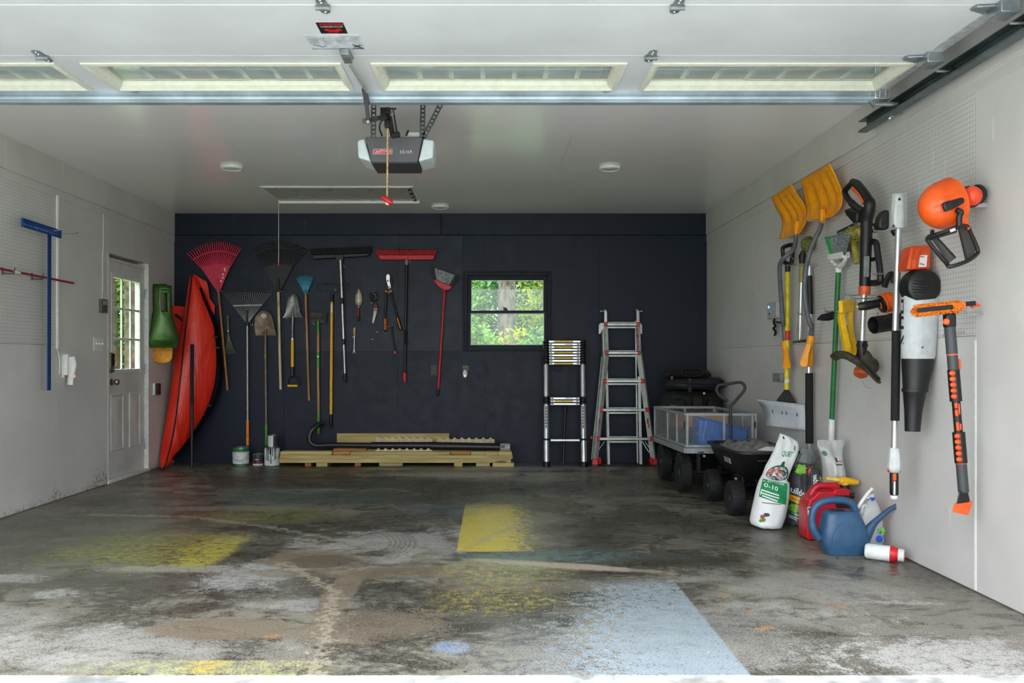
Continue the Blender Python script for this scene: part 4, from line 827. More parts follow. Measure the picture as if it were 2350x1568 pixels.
MB().tube([at(*C5(1180, 453), 9.29), at(*C5(1640, 454), 9.29)], [.036, .038], 16).build('tube', PIPEM, r); MB().tube([at(*C5(1620, 456), 9.29), at(*C5(2185, 466), 9.30)], [.0415, .039], 16).build('wide_tube', PIPEM, r)
lb = MB().cyl(at(*C5(2121, 465), 9.30), at(*C5(2192, 466), 9.30), .0405, n=18).build('label', mat('grey_label', (168, 170, 170), .5), r)
for k in range(6): MB().box(at(*C5(2128 + 5 * k, 462), 9.258), (.0042 if k % 2 else .006, .002, .026)).build('bar_mark', BLACK, lb)
# paint cans
PAINTW = mat('can_label_white', (206, 210, 208), .45, var=.1); CANM = mat('tin_can', (170, 172, 172), .3, .9, .1, 12)
def can(label, cx, Y, z, rad, h, bands, handle=True, drips=False):
    r = thing('paint_can', label, 'paint can', (at(cx, 0, Y).x, Y, z), 'paint cans beside the lumber'); o = V((at(cx, 0, Y).x, Y, z))
    MB().lathe([(rad * .96, .0005), (rad, .004), (rad, h - .006), (rad * 1.03, h - .004), (rad * 1.03, h), (rad * .9, h), (rad * .88, h - .006), (.004, h - .006)], o, n=28).build('can_body', CANM, r)
    for a, c, m, nm in bands: MB().lathe([(rad + .0012, h * a), (rad + .0012, h * c)], o, n=28).build(nm, m, r)
    MB().lathe([(rad * .86, h - .006), (rad * .84, h - .001), (rad * .7, h - .0005), (.003, h - .001)], o, n=24).build('lid', DSTEEL if drips else CANM, r)
    if handle:
        MB().tube([o + V((math.cos(a) * (rad + .006), -abs(math.sin(a)) * (rad + .006), h * .72 - h * .42 * abs(math.sin(a)))) for a in (math.pi * k / 14 for k in range(15))], .0022, 6).build('bail_handle', CHROME, r)
        for s_ in (-1, 1): MB().lathe([(.008, 0), (.006, .005)], o + V((s_ * rad, 0, h * .72)), (s_, 0, 0), 8).build('handle_ear', CANM, r)
    if drips:
        rn = random.Random(3); b = MB()
        for k in range(7):
            a = R(-66 + 13 * k * .8 + rn.uniform(-3, 3)) ; L = h * rn.uniform(.3, .95); p_ = o + V((math.sin(a + .75) * (rad + .0015), -math.cos(a + .75) * (rad + .0015), h * .99)); b.tube([p_, p_ - V((0, 0, L * .5)), p_ - V((0, 0, L))], [.007, .004, .005], 6, flat=.35)
        b.build('paint_drips', BLACK, r)
    return r
gr = mat('can_green_band', (38, 110, 60), .45); dkl = mat('can_dark_label', (48, 48, 52), .45); pkl = mat('can_pink_band', (190, 60, 90), .5)
can('large paint can with a green topped label left of the stacked cans', 553, 9.29, 0, .083, .193, ((.03, .12, gr, 'label_edge'), (.12, .76, PAINTW, 'label'), (.76, .95, gr, 'label_band')))
can('small paint can with a dark label standing on the floor', 592, 9.27, 0, .052, .126, ((.04, .16, PAINTW, 'label_edge'), (.16, .24, pkl, 'label_band'), (.24, .9, dkl, 'label')), handle=False)
can('large paint can with black drips under the small one', 624.5, 9.275, 0, .078, .193, ((.03, .95, PAINTW, 'label'),), drips=True)
can('small paint can with a half white label stacked on the dripped can', 626.5, 9.275, .194, .051, .126, ((.04, .95, PAINTW, 'label'),), handle=False)
cans = [o for o in bpy.data.objects if o.name.startswith('paint_can')]
o4 = cans[-1]; a0 = o4.location; b = MB()
b.grid([[a0 + V((math.cos(R(a)) * .0528, math.sin(R(a)) * .0528, z)) for a in range(-75, 31, 15)] for z in (.006, .119)]); b.build('dark_label_half', dkl, o4)
for cc, yy, rad, m in ((cans[1], .066, .0533, WHITEP),): 
    b = MB(); b.grid([[cc.location + V((math.cos(R(a)) * (rad + .0008), math.sin(R(a)) * (rad + .0008), z)) for a in range(-110, -69, 10)] for z in (yy, yy + .006)]); b.build('print_line', m, cc)

# ---- telescopic ladder
def lad_y(py): return 9.17 + (1070 - py) / (1070 - 780) * .27
def L6(x, y, d=0): px_, py_ = C6(x, y); return at(px_, py_, lad_y(py_) - d)
r = thing('telescopic_ladder', 'collapsed telescopic ladder with yellow labelled rungs leaning under the window', 'ladder', at(1296, 1070, 9.2)); lyel = mat('warning_yellow', (244, 204, 44), .5)
xl = lambda y: 668 + (y - 570) / 910 * 4; xr = lambda y: 929 + (y - 570) / 910 * 13
for xf in (xl, xr):
    for y0, y1, rad in ((742, 978, .0265), (1030, 1282, .0285), (1288, 1445, .0305)): MB().cyl(L6(xf(y0), y0), L6(xf(y1), y1), rad, n=18).build('rail_tube', ALU, r)
    for i in range(9): y = 572 + i * 19.3; MB().lathe([(.030, 0), (.034, .004), (.034, .022), (.0265, .027)], L6(xf(y + 17), y + 17), L6(xf(y), y) - L6(xf(y + 17), y + 17), 16).build('collar', BLACK, r)
    for i in range(3): y = 976 + i * 19; MB().lathe([(.030, 0), (.034, .004), (.034, .022), (.0285, .026)], L6(xf(y + 17), y + 17), L6(xf(y), y) - L6(xf(y + 17), y + 17), 16).build('collar', BLACK, r)
    MB().cyl(L6(xf(1278), 1278), L6(xf(1292), 1292), .0345, n=16).build('collar', BLACK, r); MB().lathe([(.036, 0), (.037, .01), (.037, .055), (.033, .06)], L6(xf(1484), 1484), V((0, .05, 1)), 16).build('foot', BLACK, r)
    b = MB(); f = 1 if xf is xr else -1; b.grid([[L6(xf(y) + dx, y, .0292) for dx in (-9, 9)] for y in (1040, 1205)]); st_ = b.build('info_sticker', mat('sticker_grey', (186, 188, 186), .5), r)
    for k in range(7):
        for s_ in (-5, 4): MB().box(L6(xf(1060) + s_, 1056 + 22 * k, .0305), (.012, .001, .012)).build('symbol', mat('symbol_grey', (96, 98, 100), .5), st_)
rungs = [(578 + 19.8 * i, i % 2 == 0) for i in range(9)] + [(986, False), (1006, True), (1027, False), (1287, None)]
for y, lab in rungs:
    f = (y - 578) / 450; x0, x1 = 687 + min(1, f) * 14, 915 - min(1, f) * 7
    if y > 1200: x0, x1 = 700, 910
    a, c = L6(x0, y, .012), L6(x1, y, .012); g = MB().bar(a, c, .05, .0205).build('rung', ALU, r, bev=.002)
    if lab: MB().bar(L6(725 + 5 * min(1, f), y, .0385), L6(863, y, .0385), .001, .0165).build('warning_label', lyel, g)
    if lab is not None and y > 580:
        for xx in (x0 + 14, x1 - 14): MB().bar(L6(xx - 9, y, .038), L6(xx + 9, y, .038), .002, .010).build('release_slot', BLACK, g)
    if lab is False and y not in (637.4,) and int(y) in (597, 676, 986):
        for k in range(5): MB().bar(L6(808 + 11 * k, y, .038), L6(814 + 11 * k, y, .038), .0015, .009).build('print_mark', BLACK, g)
r = thing('tee_stand', 'black pole with a flat tee top standing behind the telescopic ladder', 'stand', at(1293, 1066, 9.36))
MB().cyl(at(*C6(808, 1045), 9.43), at(*C6(793, 1462), 9.34), .0135).build('pole', BLACK, r); MB().bar(at(*C6(757, 1037), 9.43), at(*C6(850, 1030), 9.43), .05, .018).build('tee_top', BLACK, r, bev=.004); MB().cyl(at(*C6(806, 1055), 9.43), at(*C6(806, 1085), 9.425), .022).build('clamp', BLACK, r)
# ---- articulated ladder
K = crop(1350, 690, 4.018)
def mul_y(py): return 9.27 + (1070 - py) / (1070 - 705) * .17
def LM(x, y, d=0): px_, py_ = K(x, y); return at(px_, py_, mul_y(py_) - d)
r = thing('articulated_ladder', 'folded articulated aluminium ladder with red rung ends and flared legs', 'ladder', at(1430, 1070, 9.3)); lred = mat('ladder_red', (208, 36, 34), .45); LAL = mat('ladder_aluminium', (196, 200, 194), .4, .55, .08, 12)
def rail(pts, wd, dp, nm='outer_rail', d=0):
    b = MB()
    for p_, q_ in zip(pts, pts[1:]): b.bar(LM(*p_, d), LM(*q_, d), wd, dp)
    return b.build(nm, LAL, r, bev=.002)
rail([(160, 104), (160, 215), (169, 470), (62, 1492)], .030, .055, d=.03); rail([(454, 104), (456, 215), (467, 470), (604, 1492)], .030, .055, d=.03)
rail([(130, 215), (138, 520), (42, 1470)], .014, .05, 'rear_rail', -.02); rail([(434, 190), (440, 700), (452, 1500)], .012, .05, 'rear_rail', -.02)
rail([(165, 640), (186, 1512)], .026, .05, 'inner_rail', 0); rail([(466, 700), (482, 1510)], .030, .05, 'inner_rail', 0)
for i, (y, x0, x1) in enumerate(((222, 162, 458), (484, 170, 466), (744, 152, 500), (1010, 120, 540), (1276, 90, 580))):
    g = MB().bar(LM(x0, y - 1, .035), LM(x1, y - 1, .035), .045, .028).build('rung', LAL, r, bev=.005)
    MB().bar(LM(172, y + 26, -.02), LM(456, y + 26, -.02), .04, .022).build('rear_rung', LAL, r, bev=.004)
    MB().bar(LM(178, y - 20, -.02), LM(450, y - 20, -.02), .03, .012).build('rear_rung', LAL, r, bev=.003)
    for x in (x0, x1): MB().bar(LM(x - 14, y - 3, .045), LM(x + 14, y - 3, .045), .062, .046).build('rung_cap', lred, g, bev=.006)
for x, s_ in ((160, -1), (448, 1)):
    for dx in (0,): MB().lathe([(.016, -.014), (.024, -.01), (.024, .01), (.016, .014)], LM(x - s_ * -4, 98, .02), (1, 0, 0), 18).build('hinge', CHROME, r)
    MB().cyl(LM(x + s_ * 12, 98, .02), LM(x + s_ * 36, 99, .02), .006).ball(LM(x + s_ * 44, 99, .02), (.012, .014, .014), 12, 8).build('hinge_knob', CHROME, r); MB().bar(LM(x - 12, 80, .02), LM(x + 12, 112, .02), .04, .022).build('hinge_plate', DSTEEL, r, bev=.004)
    bx = 96 if s_ < 0 else 498
    MB().prism([LM(*q, .01) for q in ((x + s_ * 10, 205), (bx + s_ * -18, 205), (bx, 225), (bx, 310), (bx - s_ * 18, 305), (bx - s_ * 34, 270), (x + s_ * 10, 262))], (0, .012, 0)).build('wall_bracket', LAL, r, bev=.002)
for x, wx in ((60, 101), (604, 580)):
    MB().bar(LM(x, 1462, .03), LM(x, 1516, .03), .062, .075, (0, 1, 0)).build('foot', lred, r, bev=.006); MB().bar(LM(x - 2, 1512, .03), LM(x - 2, 1530, .03), .066, .085, (0, 1, 0)).build('foot_pad', BLACK, r, bev=.003)
    MB().lathe([(.004, -.011), (.034, -.011), (.038, -.006), (.038, .006), (.034, .011), (.004, .011)], LM(wx, 1478, .04), (1, .25, 0), 20).build('wheel', lred, r)
for q, w_ in (((150, 1300), (88, 1386)), ((522, 1298), (584, 1390)), ((498, 1300), (560, 1400))): MB().bar(LM(*q, .02), LM(*w_, .02), .014, .006).build('brace', LAL, r)
MB().lathe([(.012, 0), (.017, .004), (.017, .016), (.01, .02)], LM(38, 1264, .03), (-1, -.2, 0), 14).build('lock_knob', ORANGE, r)
for (x, y0, y1, m) in ((457, 255, 303, lred), (457, 308, 350, BLACK), (458, 355, 395, lred), (459, 400, 450, DSTEEL), (106, 1088, 1135, BLACK), (100, 1135, 1175, lred), (548, 1088, 1135, BLACK), (557, 1135, 1175, lred)):
    dx = 0; MB().bar(LM(x, y0, .062), LM(x + (1 if x > 400 else -4 if x < 200 else 0), y1, .062), .013, .0015, (0, 1, 0)).build('rail_sticker', m, r)

# ================================================================= CARTS
C8 = crop(1480, 820, 3.824); C7 = crop(1500, 830, 7.838)
def wheel(root, c, rad, wd, lugs, ax=(1, 0, 0)):
    c = V(c); w2 = wd / 2
    t = MB().lathe([(rad * .52, -w2 * .8), (rad * .72, -w2), (rad * .9, -w2), (rad * .985, -w2 * .7), (rad * .985, w2 * .7), (rad * .9, w2), (rad * .72, w2), (rad * .52, w2 * .8)], c, ax, 30).build('tyre', RUBBER, root)
    b = MB()
    for k in range(lugs):
        a = 2 * math.pi * k / lugs
        for s_ in (-1, 0, 1):
            aa = a + s_ * .06 + (math.pi / lugs if s_ == 0 else 0); p_ = c + V((s_ * w2 * .58, math.cos(aa) * rad * .985, math.sin(aa) * rad * .985))
            b.box(p_, (w2 * .48, rad * .10, rad * .035), Matrix.Rotation(aa - math.pi / 2, 3, 'X'))
    b.build('tread', RUBBER, t, kind='stuff')
    MB().lathe([(rad * .53, -w2 * .75), (rad * .5, -w2 * .55), (rad * .34, -w2 * .35), (rad * .2, -w2 * .5), (rad * .17, -w2 * .85), (.003, -w2 * .85)], c, ax, 24).build('rim', DSTEEL, root)
    b = MB()
    for k in range(5): a = 2 * math.pi * k / 5; b.cyl(c + V((-w2 * .6, math.cos(a) * rad * .27, math.sin(a) * rad * .27)), c + V((-w2 * .34, math.cos(a) * rad * .27, math.sin(a) * rad * .27)), rad * .035, n=6)
    b.build('wheel_nuts', CHROME, root)
GREYM = mat('grey_powder_coat', (150, 154, 154), .45, .3, .06); CARTB = mat('cart_black_frame', (20, 20, 21), .5)
r = thing('garden_cart', 'grey steel mesh garden cart with four black wheels in the corner', 'cart', (1.85, 7.8, 0))
A, Bq, Cq, Dq = V((1.58, 7.28, 0)), V((1.522, 8.36, 0)), V((2.085, 8.34, 0)), V((2.155, 7.26, 0)); zt, zb = .657, .385
up = lambda p, z: V((p.x, p.y, z))
def side(p, q, posts, nm):
    d = (q - p); s_ = thing_part(nm, r)
    MB().bar(up(p, zt), up(q, zt), .022, .022).build('top_rail', GREYM, s_, bev=.002); MB().bar(up(p, zb + .012), up(q, zb + .012), .018, .02).build('bottom_rail', GREYM, s_, bev=.002)
    for f in posts: MB().bar(up(p + d * f, zb), up(p + d * f, zt), .02, .02, (0, 1, 0)).build('post', GREYM, s_, bev=.002)
    L = d.length; hgt = zt - zb; b = MB(); pw, ph = .024, .0145
    n = int(L / pw); m = int(hgt / ph)
    for i in range(-m, n + 1):
        for sg in (1, -1):
            # one diagonal wire, clipped to the panel
            x0 = i * pw if sg > 0 else (i + m) * pw; x1 = x0 + sg * m * pw; t0, t1 = 0.0, 1.0
            lo, hi = (x0, x1) if x0 < x1 else (x1, x0)
            if hi <= 0 or lo >= L: continue
            ts = sorted([(0 - x0) / (x1 - x0), (L - x0) / (x1 - x0)]); t0, t1 = max(0, ts[0]), min(1, ts[1])
            if t1 - t0 < .02: continue
            b.bar(up(p + d * ((x0 + (x1 - x0) * t0) / L), zb + hgt * t0), up(p + d * ((x0 + (x1 - x0) * t1) / L), zb + hgt * t1), .0014, .0014)
    b.build('wire_mesh', GREYM, s_, kind='stuff')
def thing_part(nm, root):
    o = bpy.data.objects.new(nm, None); COL.objects.link(o); o.parent = root; return o
side(A, Dq, (.02, .54, .94, .985), 'side_panel'); side(A, Bq, (.25, .54, .985), 'side_panel'); side(Bq, Cq, (.02, .5, .98), 'side_panel'); side(Dq, Cq, (.3, .6, .98), 'side_panel')
MB().bar(up(A, .36), up(Dq, .36), .03, .045).bar(up(A, .36), up(Bq, .36), .03, .045).bar(up(Bq, .36), up(Cq, .36), .03, .045).bar(up(Dq, .36), up(Cq, .36), .03, .045).build('base_frame', GREYM, r, bev=.003)
MB().loft([[up(q, .372) for q in (A, Bq, Cq, Dq)], [up(q, .38) for q in (A, Bq, Cq, Dq)]]).build('tray_floor', GREYM, r)
MB().box((1.545, 7.75, .36), (.004, .13, .028)).build('name_badge', BLACK, r); MB().box((1.70, 7.262, .345), (.05, .004, .02)).build('latch_plate', DSTEEL, r)
for q in (A, Dq): MB().bar(up(q, .60) + V((-.016, -.012, 0)), up(q, .545) + V((-.016, -.012, 0)), .01, .012).build('latch', BLACK, r, bev=.002)
for x in (1.595, 2.15):
    for y in (7.44, 8.24): wheel(r, (x, y, .1645), .164, .092, 22)
for y in (7.44, 8.24): MB().cyl((1.62, y, .165), (2.13, y, .165), .014).bar((1.72, y, .165), (1.72, y, .35), .03, .02, (0, 1, 0)).bar((2.0, y, .165), (2.0, y, .35), .03, .02, (0, 1, 0)).build('axle', CARTB, r)
for p_ in ((1.66, 7.38), (1.66, 8.2)): MB().tube(smooth([V((p_[0], p_[1], .35)), V((p_[0] - .02, p_[1] + .12, .26)), V((p_[0], p_[1] + .2, .2))], 4), .012, 8).build('strut', CARTB, r)
card = mat('cardboard', (176, 132, 92), .8, var=.08)
tag(MB().b2((1.60, 7.79, .3815), (2.06, 8.22, .512)).build('grey_bin', mat('dusky_plastic', (70, 68, 66), .6), bev=.006), 'dusky grey bin under the cardboard box in the mesh cart', 'bin'); MB_ = MB().b2((1.60, 7.78, .5135), (2.06, 8.22, .622)); cb = MB_.build('cardboard_box', card, bev=.003); tag(cb, 'brown cardboard box inside the grey mesh cart', 'box')
MB().bar((1.83, 7.779, .52), (1.83, 7.779, .615), .05, .001, (0, 1, 0)).build('tape', mat('packing_tape', (196, 164, 120), .3), cb)
MB().b2((1.6005, 7.7785, .3825), (1.6, 8.2, .52)).build('dark_print', mat('box_print', (96, 90, 84), .8), cb) if False else None
blue = mat('bright_blue_plastic', (2, 100, 186), .4, var=.1)
r = thing('blue_tote', 'bright blue plastic tote lying tilted inside the mesh cart', 'tote', (1.85, 7.5, .382))
pts = [at(*C8(*q), 7.40) for q in ((478, 532), (560, 548), (690, 580), (800, 606), (918, 642), (880, 745), (462, 735))]; pts[-1].z = pts[-2].z = .383
MB().prism(pts, (0, .26, 0)).build('tote_body', blue, r, bev=.02, segs=3); MB().bar(at(*C8(540, 556), 7.395), at(*C8(505, 735), 7.395), .014, .004).build('pale_strip', mat('pale_blue', (120, 170, 220), .4), r)
MB().tube([at(*C8(860, 622), 7.45), at(*C8(890, 628), 7.42), at(*C8(940, 602), 7.40)], .008, 8).build('handle', blue, r); MB().tube([at(*C8(482, 530), 7.398), at(*C8(916, 640), 7.398)], .009, 8).build('rim', blue, r)
# bags behind
bk1 = mat('black_nylon', (14, 15, 16), .7, var=.25, sc=12, bump=.3); nv = mat('navy_nylon', (16, 19, 30), .65, var=.2, sc=10, bump=.3); bk2 = mat('charcoal_nylon', (22, 20, 20), .7, var=.2, sc=12, bump=.3)
def soft(rows, name, m, root):  # loft of rounded rectangles: (z, x0, x1, y0, y1, power)
    b = MB(); rr_ = []
    for z, x0, x1, y0, y1 in rows:
        ring_ = []
        for k in range(28):
            a = 2 * math.pi * k / 28; c, s_ = math.cos(a), math.sin(a); q = .45
            ring_.append(V(((x0 + x1) / 2 + (x1 - x0) / 2 * math.copysign(abs(c) ** q, c), (y0 + y1) / 2 + (y1 - y0) / 2 * math.copysign(abs(s_) ** q, s_), z + .003 * math.sin(5 * a + z * 9))))
        rr_.append(ring_)
    return b.loft(rr_).build(name, m, root, ang=75)
r = thing('tool_bag', 'tall black bag with pockets standing behind the mesh cart', 'bag', (1.98, 8.85, 0))
soft(((.01, 1.74, 2.24, 8.6, 9.2), (.3, 1.71, 2.26, 8.58, 9.22), (.6, 1.69, 2.26, 8.58, 9.22), (.74, 1.72, 2.25, 8.62, 9.2), (.795, 1.78, 2.2, 8.68, 9.14)), 'bag_body', bk1, r)
for x0, x1, z0, z1 in ((1.74, 1.86, .5, .73), (1.92, 2.03, .5, .76), (2.06, 2.17, .5, .72)):
    soft(((z0, x0, x1, 8.53, 8.66), (z0 + .1, x0 - .005, x1 + .005, 8.52, 8.66), (z1 - .03, x0, x1, 8.54, 8.66), (z1, x0 + .02, x1 - .02, 8.57, 8.66)), 'pocket', bk1, r)
MB().bar((1.70, 8.52, .665), (1.82, 8.51, .64), .03, .025).build('grey_bar', mat('grey_bar_plastic', (84, 86, 88), .5), r, bev=.005); MB().lathe([(.012, 0), (.01, .004)], at(1616, 903, 8.5), (0, -1, 0)).build('yellow_tag', mat('tag_yellow', (216, 196, 40), .5), r)
for x in (1565, 1567): pass
r = thing('navy_bag', 'folded dark navy bag lying on the tall black bag', 'bag', (1.98, 8.85, .81))
soft(((.812, 1.76, 2.23, 8.64, 9.2), (.85, 1.74, 2.28, 8.62, 9.22), (.90, 1.76, 2.28, 8.62, 9.22), (.925, 1.8, 2.24, 8.66, 9.18)), 'bag_body', nv, r)
MB().tube(smooth([V((1.76, 8.62, .90)), V((1.95, 8.60, .875)), V((2.12, 8.60, .87)), V((2.26, 8.62, .85))], 4), .01, 8).build('piping', nv, r)
MB().bar((1.905, 8.6, .79), (1.905, 8.6, .925), .035, .008, (0, 1, 0)).build('strap', bk1, r)
for z in (.83, .91): MB().lathe([(.008, 0), (.006, .004)], V((1.905, 8.593, z)), (0, -1, 0), 10).build('rivet', DSTEEL, r)
r = thing('carry_case', 'flat charcoal carry case with a loop handle topmost behind the cart', 'case', (1.92, 8.85, .93))
soft(((.936, 1.73, 2.16, 8.68, 9.14), (.965, 1.72, 2.16, 8.66, 9.16), (1.0, 1.76, 2.13, 8.7, 9.12)), 'case_body', bk2, r)
MB().tube(smooth([at(*C8(*q), 8.64) for q in ((330, 160), (320, 130), (335, 108), (410, 100), (490, 106), (506, 130), (490, 160), (410, 168), (335, 162))], 4), .008, 8).build('handle', bk1, r); MB().box(at(*C8(236, 180), 8.66), (.02, .012, .03)).build('orange_tag', mat('rust_tag', (150, 74, 40), .6), r)
# dump cart
POLY = mat('black_poly_tub', (18, 18, 19), .5, var=.15); r = thing('dump_cart', 'black poly dump cart with rounded tub beside the fertiliser bag', 'cart', (1.9, 6.65, 0))
def rrect(x0, x1, y0, y1, z, rad, n=6):
    out = []
    for cx_, cy_, a0 in ((x1 - rad, y1 - rad, 0), (x0 + rad, y1 - rad, 90), (x0 + rad, y0 + rad, 180), (x1 - rad, y0 + rad, 270)):
        for k in range(n + 1): a = R(a0 + 90 * k / n); out.append(V((cx_ + rad * math.cos(a), cy_ + rad * math.sin(a), z)))
    return out
T = [rrect(1.84, 2.08, 6.42, 6.98, .245, .08), rrect(1.80, 2.10, 6.38, 7.02, .265, .09), rrect(1.745, 2.145, 6.27, 7.09, .36, .10), rrect(1.715, 2.165, 6.23, 7.12, .44, .11), rrect(1.695, 2.185, 6.21, 7.14, .442, .12), rrect(1.695, 2.185, 6.21, 7.14, .458, .12), rrect(1.725, 2.155, 6.24, 7.11, .458, .11), rrect(1.755, 2.135, 6.29, 7.07, .36, .1), rrect(1.81, 2.09, 6.39, 7.01, .28, .09)]
MB().loft(T).build('tub', POLY, r, ang=50)
MB().prism([V((1.738, 6.50, .345)), V((1.738, 6.66, .345)), V((1.728, 6.66, .385)), V((1.728, 6.50, .385))], (.006, 0, 0)).build('name_badge', mat('badge_grey', (150, 150, 150), .4), r)
MB().bar((1.84, 6.205, .40), (2.02, 6.205, .40), .05, .012).build('front_band', POLY, r, bev=.004)
for x in (1.72, 2.14):
    for y in (6.31, 6.96): wheel(r, (x, y, .1235), .123, .096, 18)
for y in (6.31, 6.96):
    MB().cyl((1.75, y, .124), (2.11, y, .124), .011).build('axle', CARTB, r)
    for x, s_ in ((1.79, -1), (2.07, 1)): MB().tube(smooth([V((x, y, .124)), V((x, y + .03, .2)), V((x + .02, y + .1, .235)), V((x + .04, y + .2, .24))], 4), .012, 8).build('fork', CARTB, r)
MB().bar((1.95, 6.3, .235), (1.95, 7.1, .235), .06, .02).build('chassis', CARTB, r)
for q in ((520, 868), (797, 1066)): MB().lathe([(.012, 0), (.008, .008)], at(*C8(*q), 7.0 if q[0] < 600 else 6.36), (0, -1, 0), 10).build('bolt', CHROME, r)
hp = [at(*C8(*q), 7.2) for q in ((755, 900), (755, 640), (752, 445), (780, 400), (862, 305), (878, 262), (855, 228), (810, 222), (700, 240), (650, 248), (630, 280), (650, 330), (728, 388))]
MB().tube(smooth(hp, 4), .0125, 10).build('handle', mat('handle_foam', (52, 52, 54), .6), r)
# crumpled sheet in the tub
rn = random.Random(12); g = []
from mathutils import noise as mnoise
for i in range(22):
    row = []
    for j in range(30):
        x = 1.76 + .38 * i / 21; y = 6.27 + .80 * j / 29; e = min(i, 21 - i, j, 29 - j) / 4
        row.append(V((x, y, .40 + .05 * min(1, e) + .045 * abs(mnoise.noise(V((x * 9, y * 9, 2)))) * 1.6 + .02 * mnoise.noise(V((x * 25, y * 25, 1))))))
    g.append(row)
o = MB().grid(g).build('plastic_sheet', mat('grey_sheet', (112, 110, 106), .4), ang=30, solid=.002); tag(o, 'crumpled grey plastic sheet lying in the black dump cart', 'plastic sheet')
MB().prism([V((2.0, 6.24, .462)), V((2.12, 6.3, .47)), V((1.95, 6.33, .485)), V((1.88, 6.30, .465))], (0, 0, .003)).build('paper_corner', WHITEP, o)

# ================================================================= BAGS AND CANS ALONG THE RIGHT WALL
C9 = crop(1680, 980, 4.611)
class Bag:
    def __init__(s, name, label, rows, Yf, dep, m, grp=None, cat='bag', conv=C9, tilt=0, wrinkle=.006, seed=0):
        """rows: (left, right, y) outline; Yf(t) = depth of the middle plane; dep(t) = half thickness"""
        s.rows = rows; s.Yf, s.dep, s.c, s.tilt, s.w, s.seed = Yf, dep, conv, tilt, wrinkle, seed
        s.root = thing(name, label, cat, s.P(0, 1), grp)
        N, U = 26, 17; b = MB(); rings = []
        for i in range(N + 1):
            t = i / N; rings.append([s.P(-1 + 2 * k / (U - 1), t, 1) for k in range(U)] + [s.P(1 - 2 * k / (U - 1), t, -1) for k in range(1, U - 1)])
        for rg in rings:
            for q in rg: q.z = max(q.z, .003)
        b.loft(rings); s.body = b.build('bag_body', m, s.root, ang=80, sub=0)
    def P(s, u, t, sgn=1, lift=0):
        R_ = s.rows; n = len(R_) - 1; f = min(max(t, 0), 1) * n; i = min(int(f), n - 1); f -= i
        a, b_ = R_[i], R_[i + 1]; xl_, xr_, y = [a[k] + (b_[k] - a[k]) * f for k in range(3)]
        x = (xl_ + xr_) / 2 + (xr_ - xl_) / 2 * u; y2 = y + s.tilt * u
        Y = s.Yf(t); d = s.dep(t) * math.sqrt(max(0, 1 - abs(u) ** 2.6))
        px_, py_ = s.c(x, y2); wob_ = s.w * mnoise.noise(V((u * 2.2 + s.seed, t * 6, sgn * 3))) * (1 - abs(u) ** 4)
        q = at(px_, py_, Y); q.y -= sgn * (d + wob_) + (lift if sgn > 0 else 0); return q
    def patch(s, u0, u1, t0, t1, m, name='print', lift=.0025, n=8, skew=0, parent=None):
        b = MB(); b.grid([[s.P(u0 + (u1 - u0) * j / n, t0 + (t1 - t0) * i / n + skew * (j / n - .5), 1, lift) for j in range(n + 1)] for i in range(n + 1)]); return b.build(name, m, parent or s.root, ang=80)
    def blob(s, u, t, ru, rt, m, name='print', lift=.003, n=18, ir=0, seed=1):
        rn = random.Random(seed); b = MB(); c = b.bm.verts.new(s.P(u, t, 1, lift)); ring1, ring2 = [], []
        for k in range(n):
            a = 2 * math.pi * k / n; q = 1 + rn.uniform(-ir, ir)
            ring1.append(b.bm.verts.new(s.P(u + ru * .55 * q * math.cos(a), t + rt * .55 * q * math.sin(a), 1, lift))); ring2.append(b.bm.verts.new(s.P(u + ru * q * math.cos(a), t + rt * q * math.sin(a), 1, lift)))
        for k in range(n): j = (k + 1) % n; b.face((c, ring1[k], ring1[j])); b.face((ring1[k], ring2[k], ring2[j], ring1[j]))
        return b.build(name, m, s.root, ang=80)
    def write(s, txt, u0, u1, t0, t1, m, lift=.004, rot=0, skew=0):
        cu = bpy.data.curves.new('t', 'FONT'); cu.body = txt; cu.size = 1; cu.resolution_u = 2; cu.offset = .012
        ob = bpy.data.objects.new('t', cu); COL.objects.link(ob); dg = bpy.context.evaluated_depsgraph_get(); me = bpy.data.meshes.new_from_object(ob.evaluated_get(dg)); bpy.data.objects.remove(ob)
        xs = [q.co.x for q in me.vertices]; ys = [q.co.y for q in me.vertices]; x0, x1, y0, y1 = min(xs), max(xs), min(ys), max(ys)
        b = MB(); b.bm.from_mesh(me); bpy.data.meshes.remove(me)
        for q in b.bm.verts:
            a, c = (q.co.x - x0) / (x1 - x0), (q.co.y - y0) / (y1 - y0)
            if rot: q.co = s.P(u0 + (u1 - u0) * c, t1 + (t0 - t1) * a, 1, lift)
            else: q.co = s.P(u0 + (u1 - u0) * a, t1 + (t0 - t1) * c + skew * (a - .5), 1, lift)
        return b.build('lettering', m, s.root)
film = mat('white_poly_film', (232, 234, 234), .32, var=.04, sc=6); gband = mat('print_green', (28, 140, 84), .4); pw_ = mat('print_white', (236, 238, 236), .45, var=.02)
bag = Bag('fertilizer_bag', 'tall white bag with a green band leaning on the dump cart', [(505, 580, 80), (490, 690, 130), (470, 716, 185), (436, 700, 270), (395, 668, 350), (350, 632, 430), (322, 598, 510), (304, 574, 545), (290, 606, 575), (268, 606, 640), (248, 598, 720), (232, 588, 800), (212, 574, 880), (198, 556, 950), (188, 532, 1005), (205, 512, 1055), (330, 490, 1088)],
          lambda t: 5.86 + .24 * max(0, 1 - t * 1.15), lambda t: .022 + .085 * min(1, max(0, (t - .18) * 2.2)) * (1 if t < .93 else max(.3, 1 - (t - .93) * 8)), film, tilt=14, wrinkle=.014)
bag.patch(-.92, .62, .475, .66, gband, 'green_band', skew=.045)
bag.write('0-10', -.82, .02, .525, .565, pw_, skew=.03); bag.write('FERTILIZER', -.66, .42, .487, .505, pw_, skew=.035)
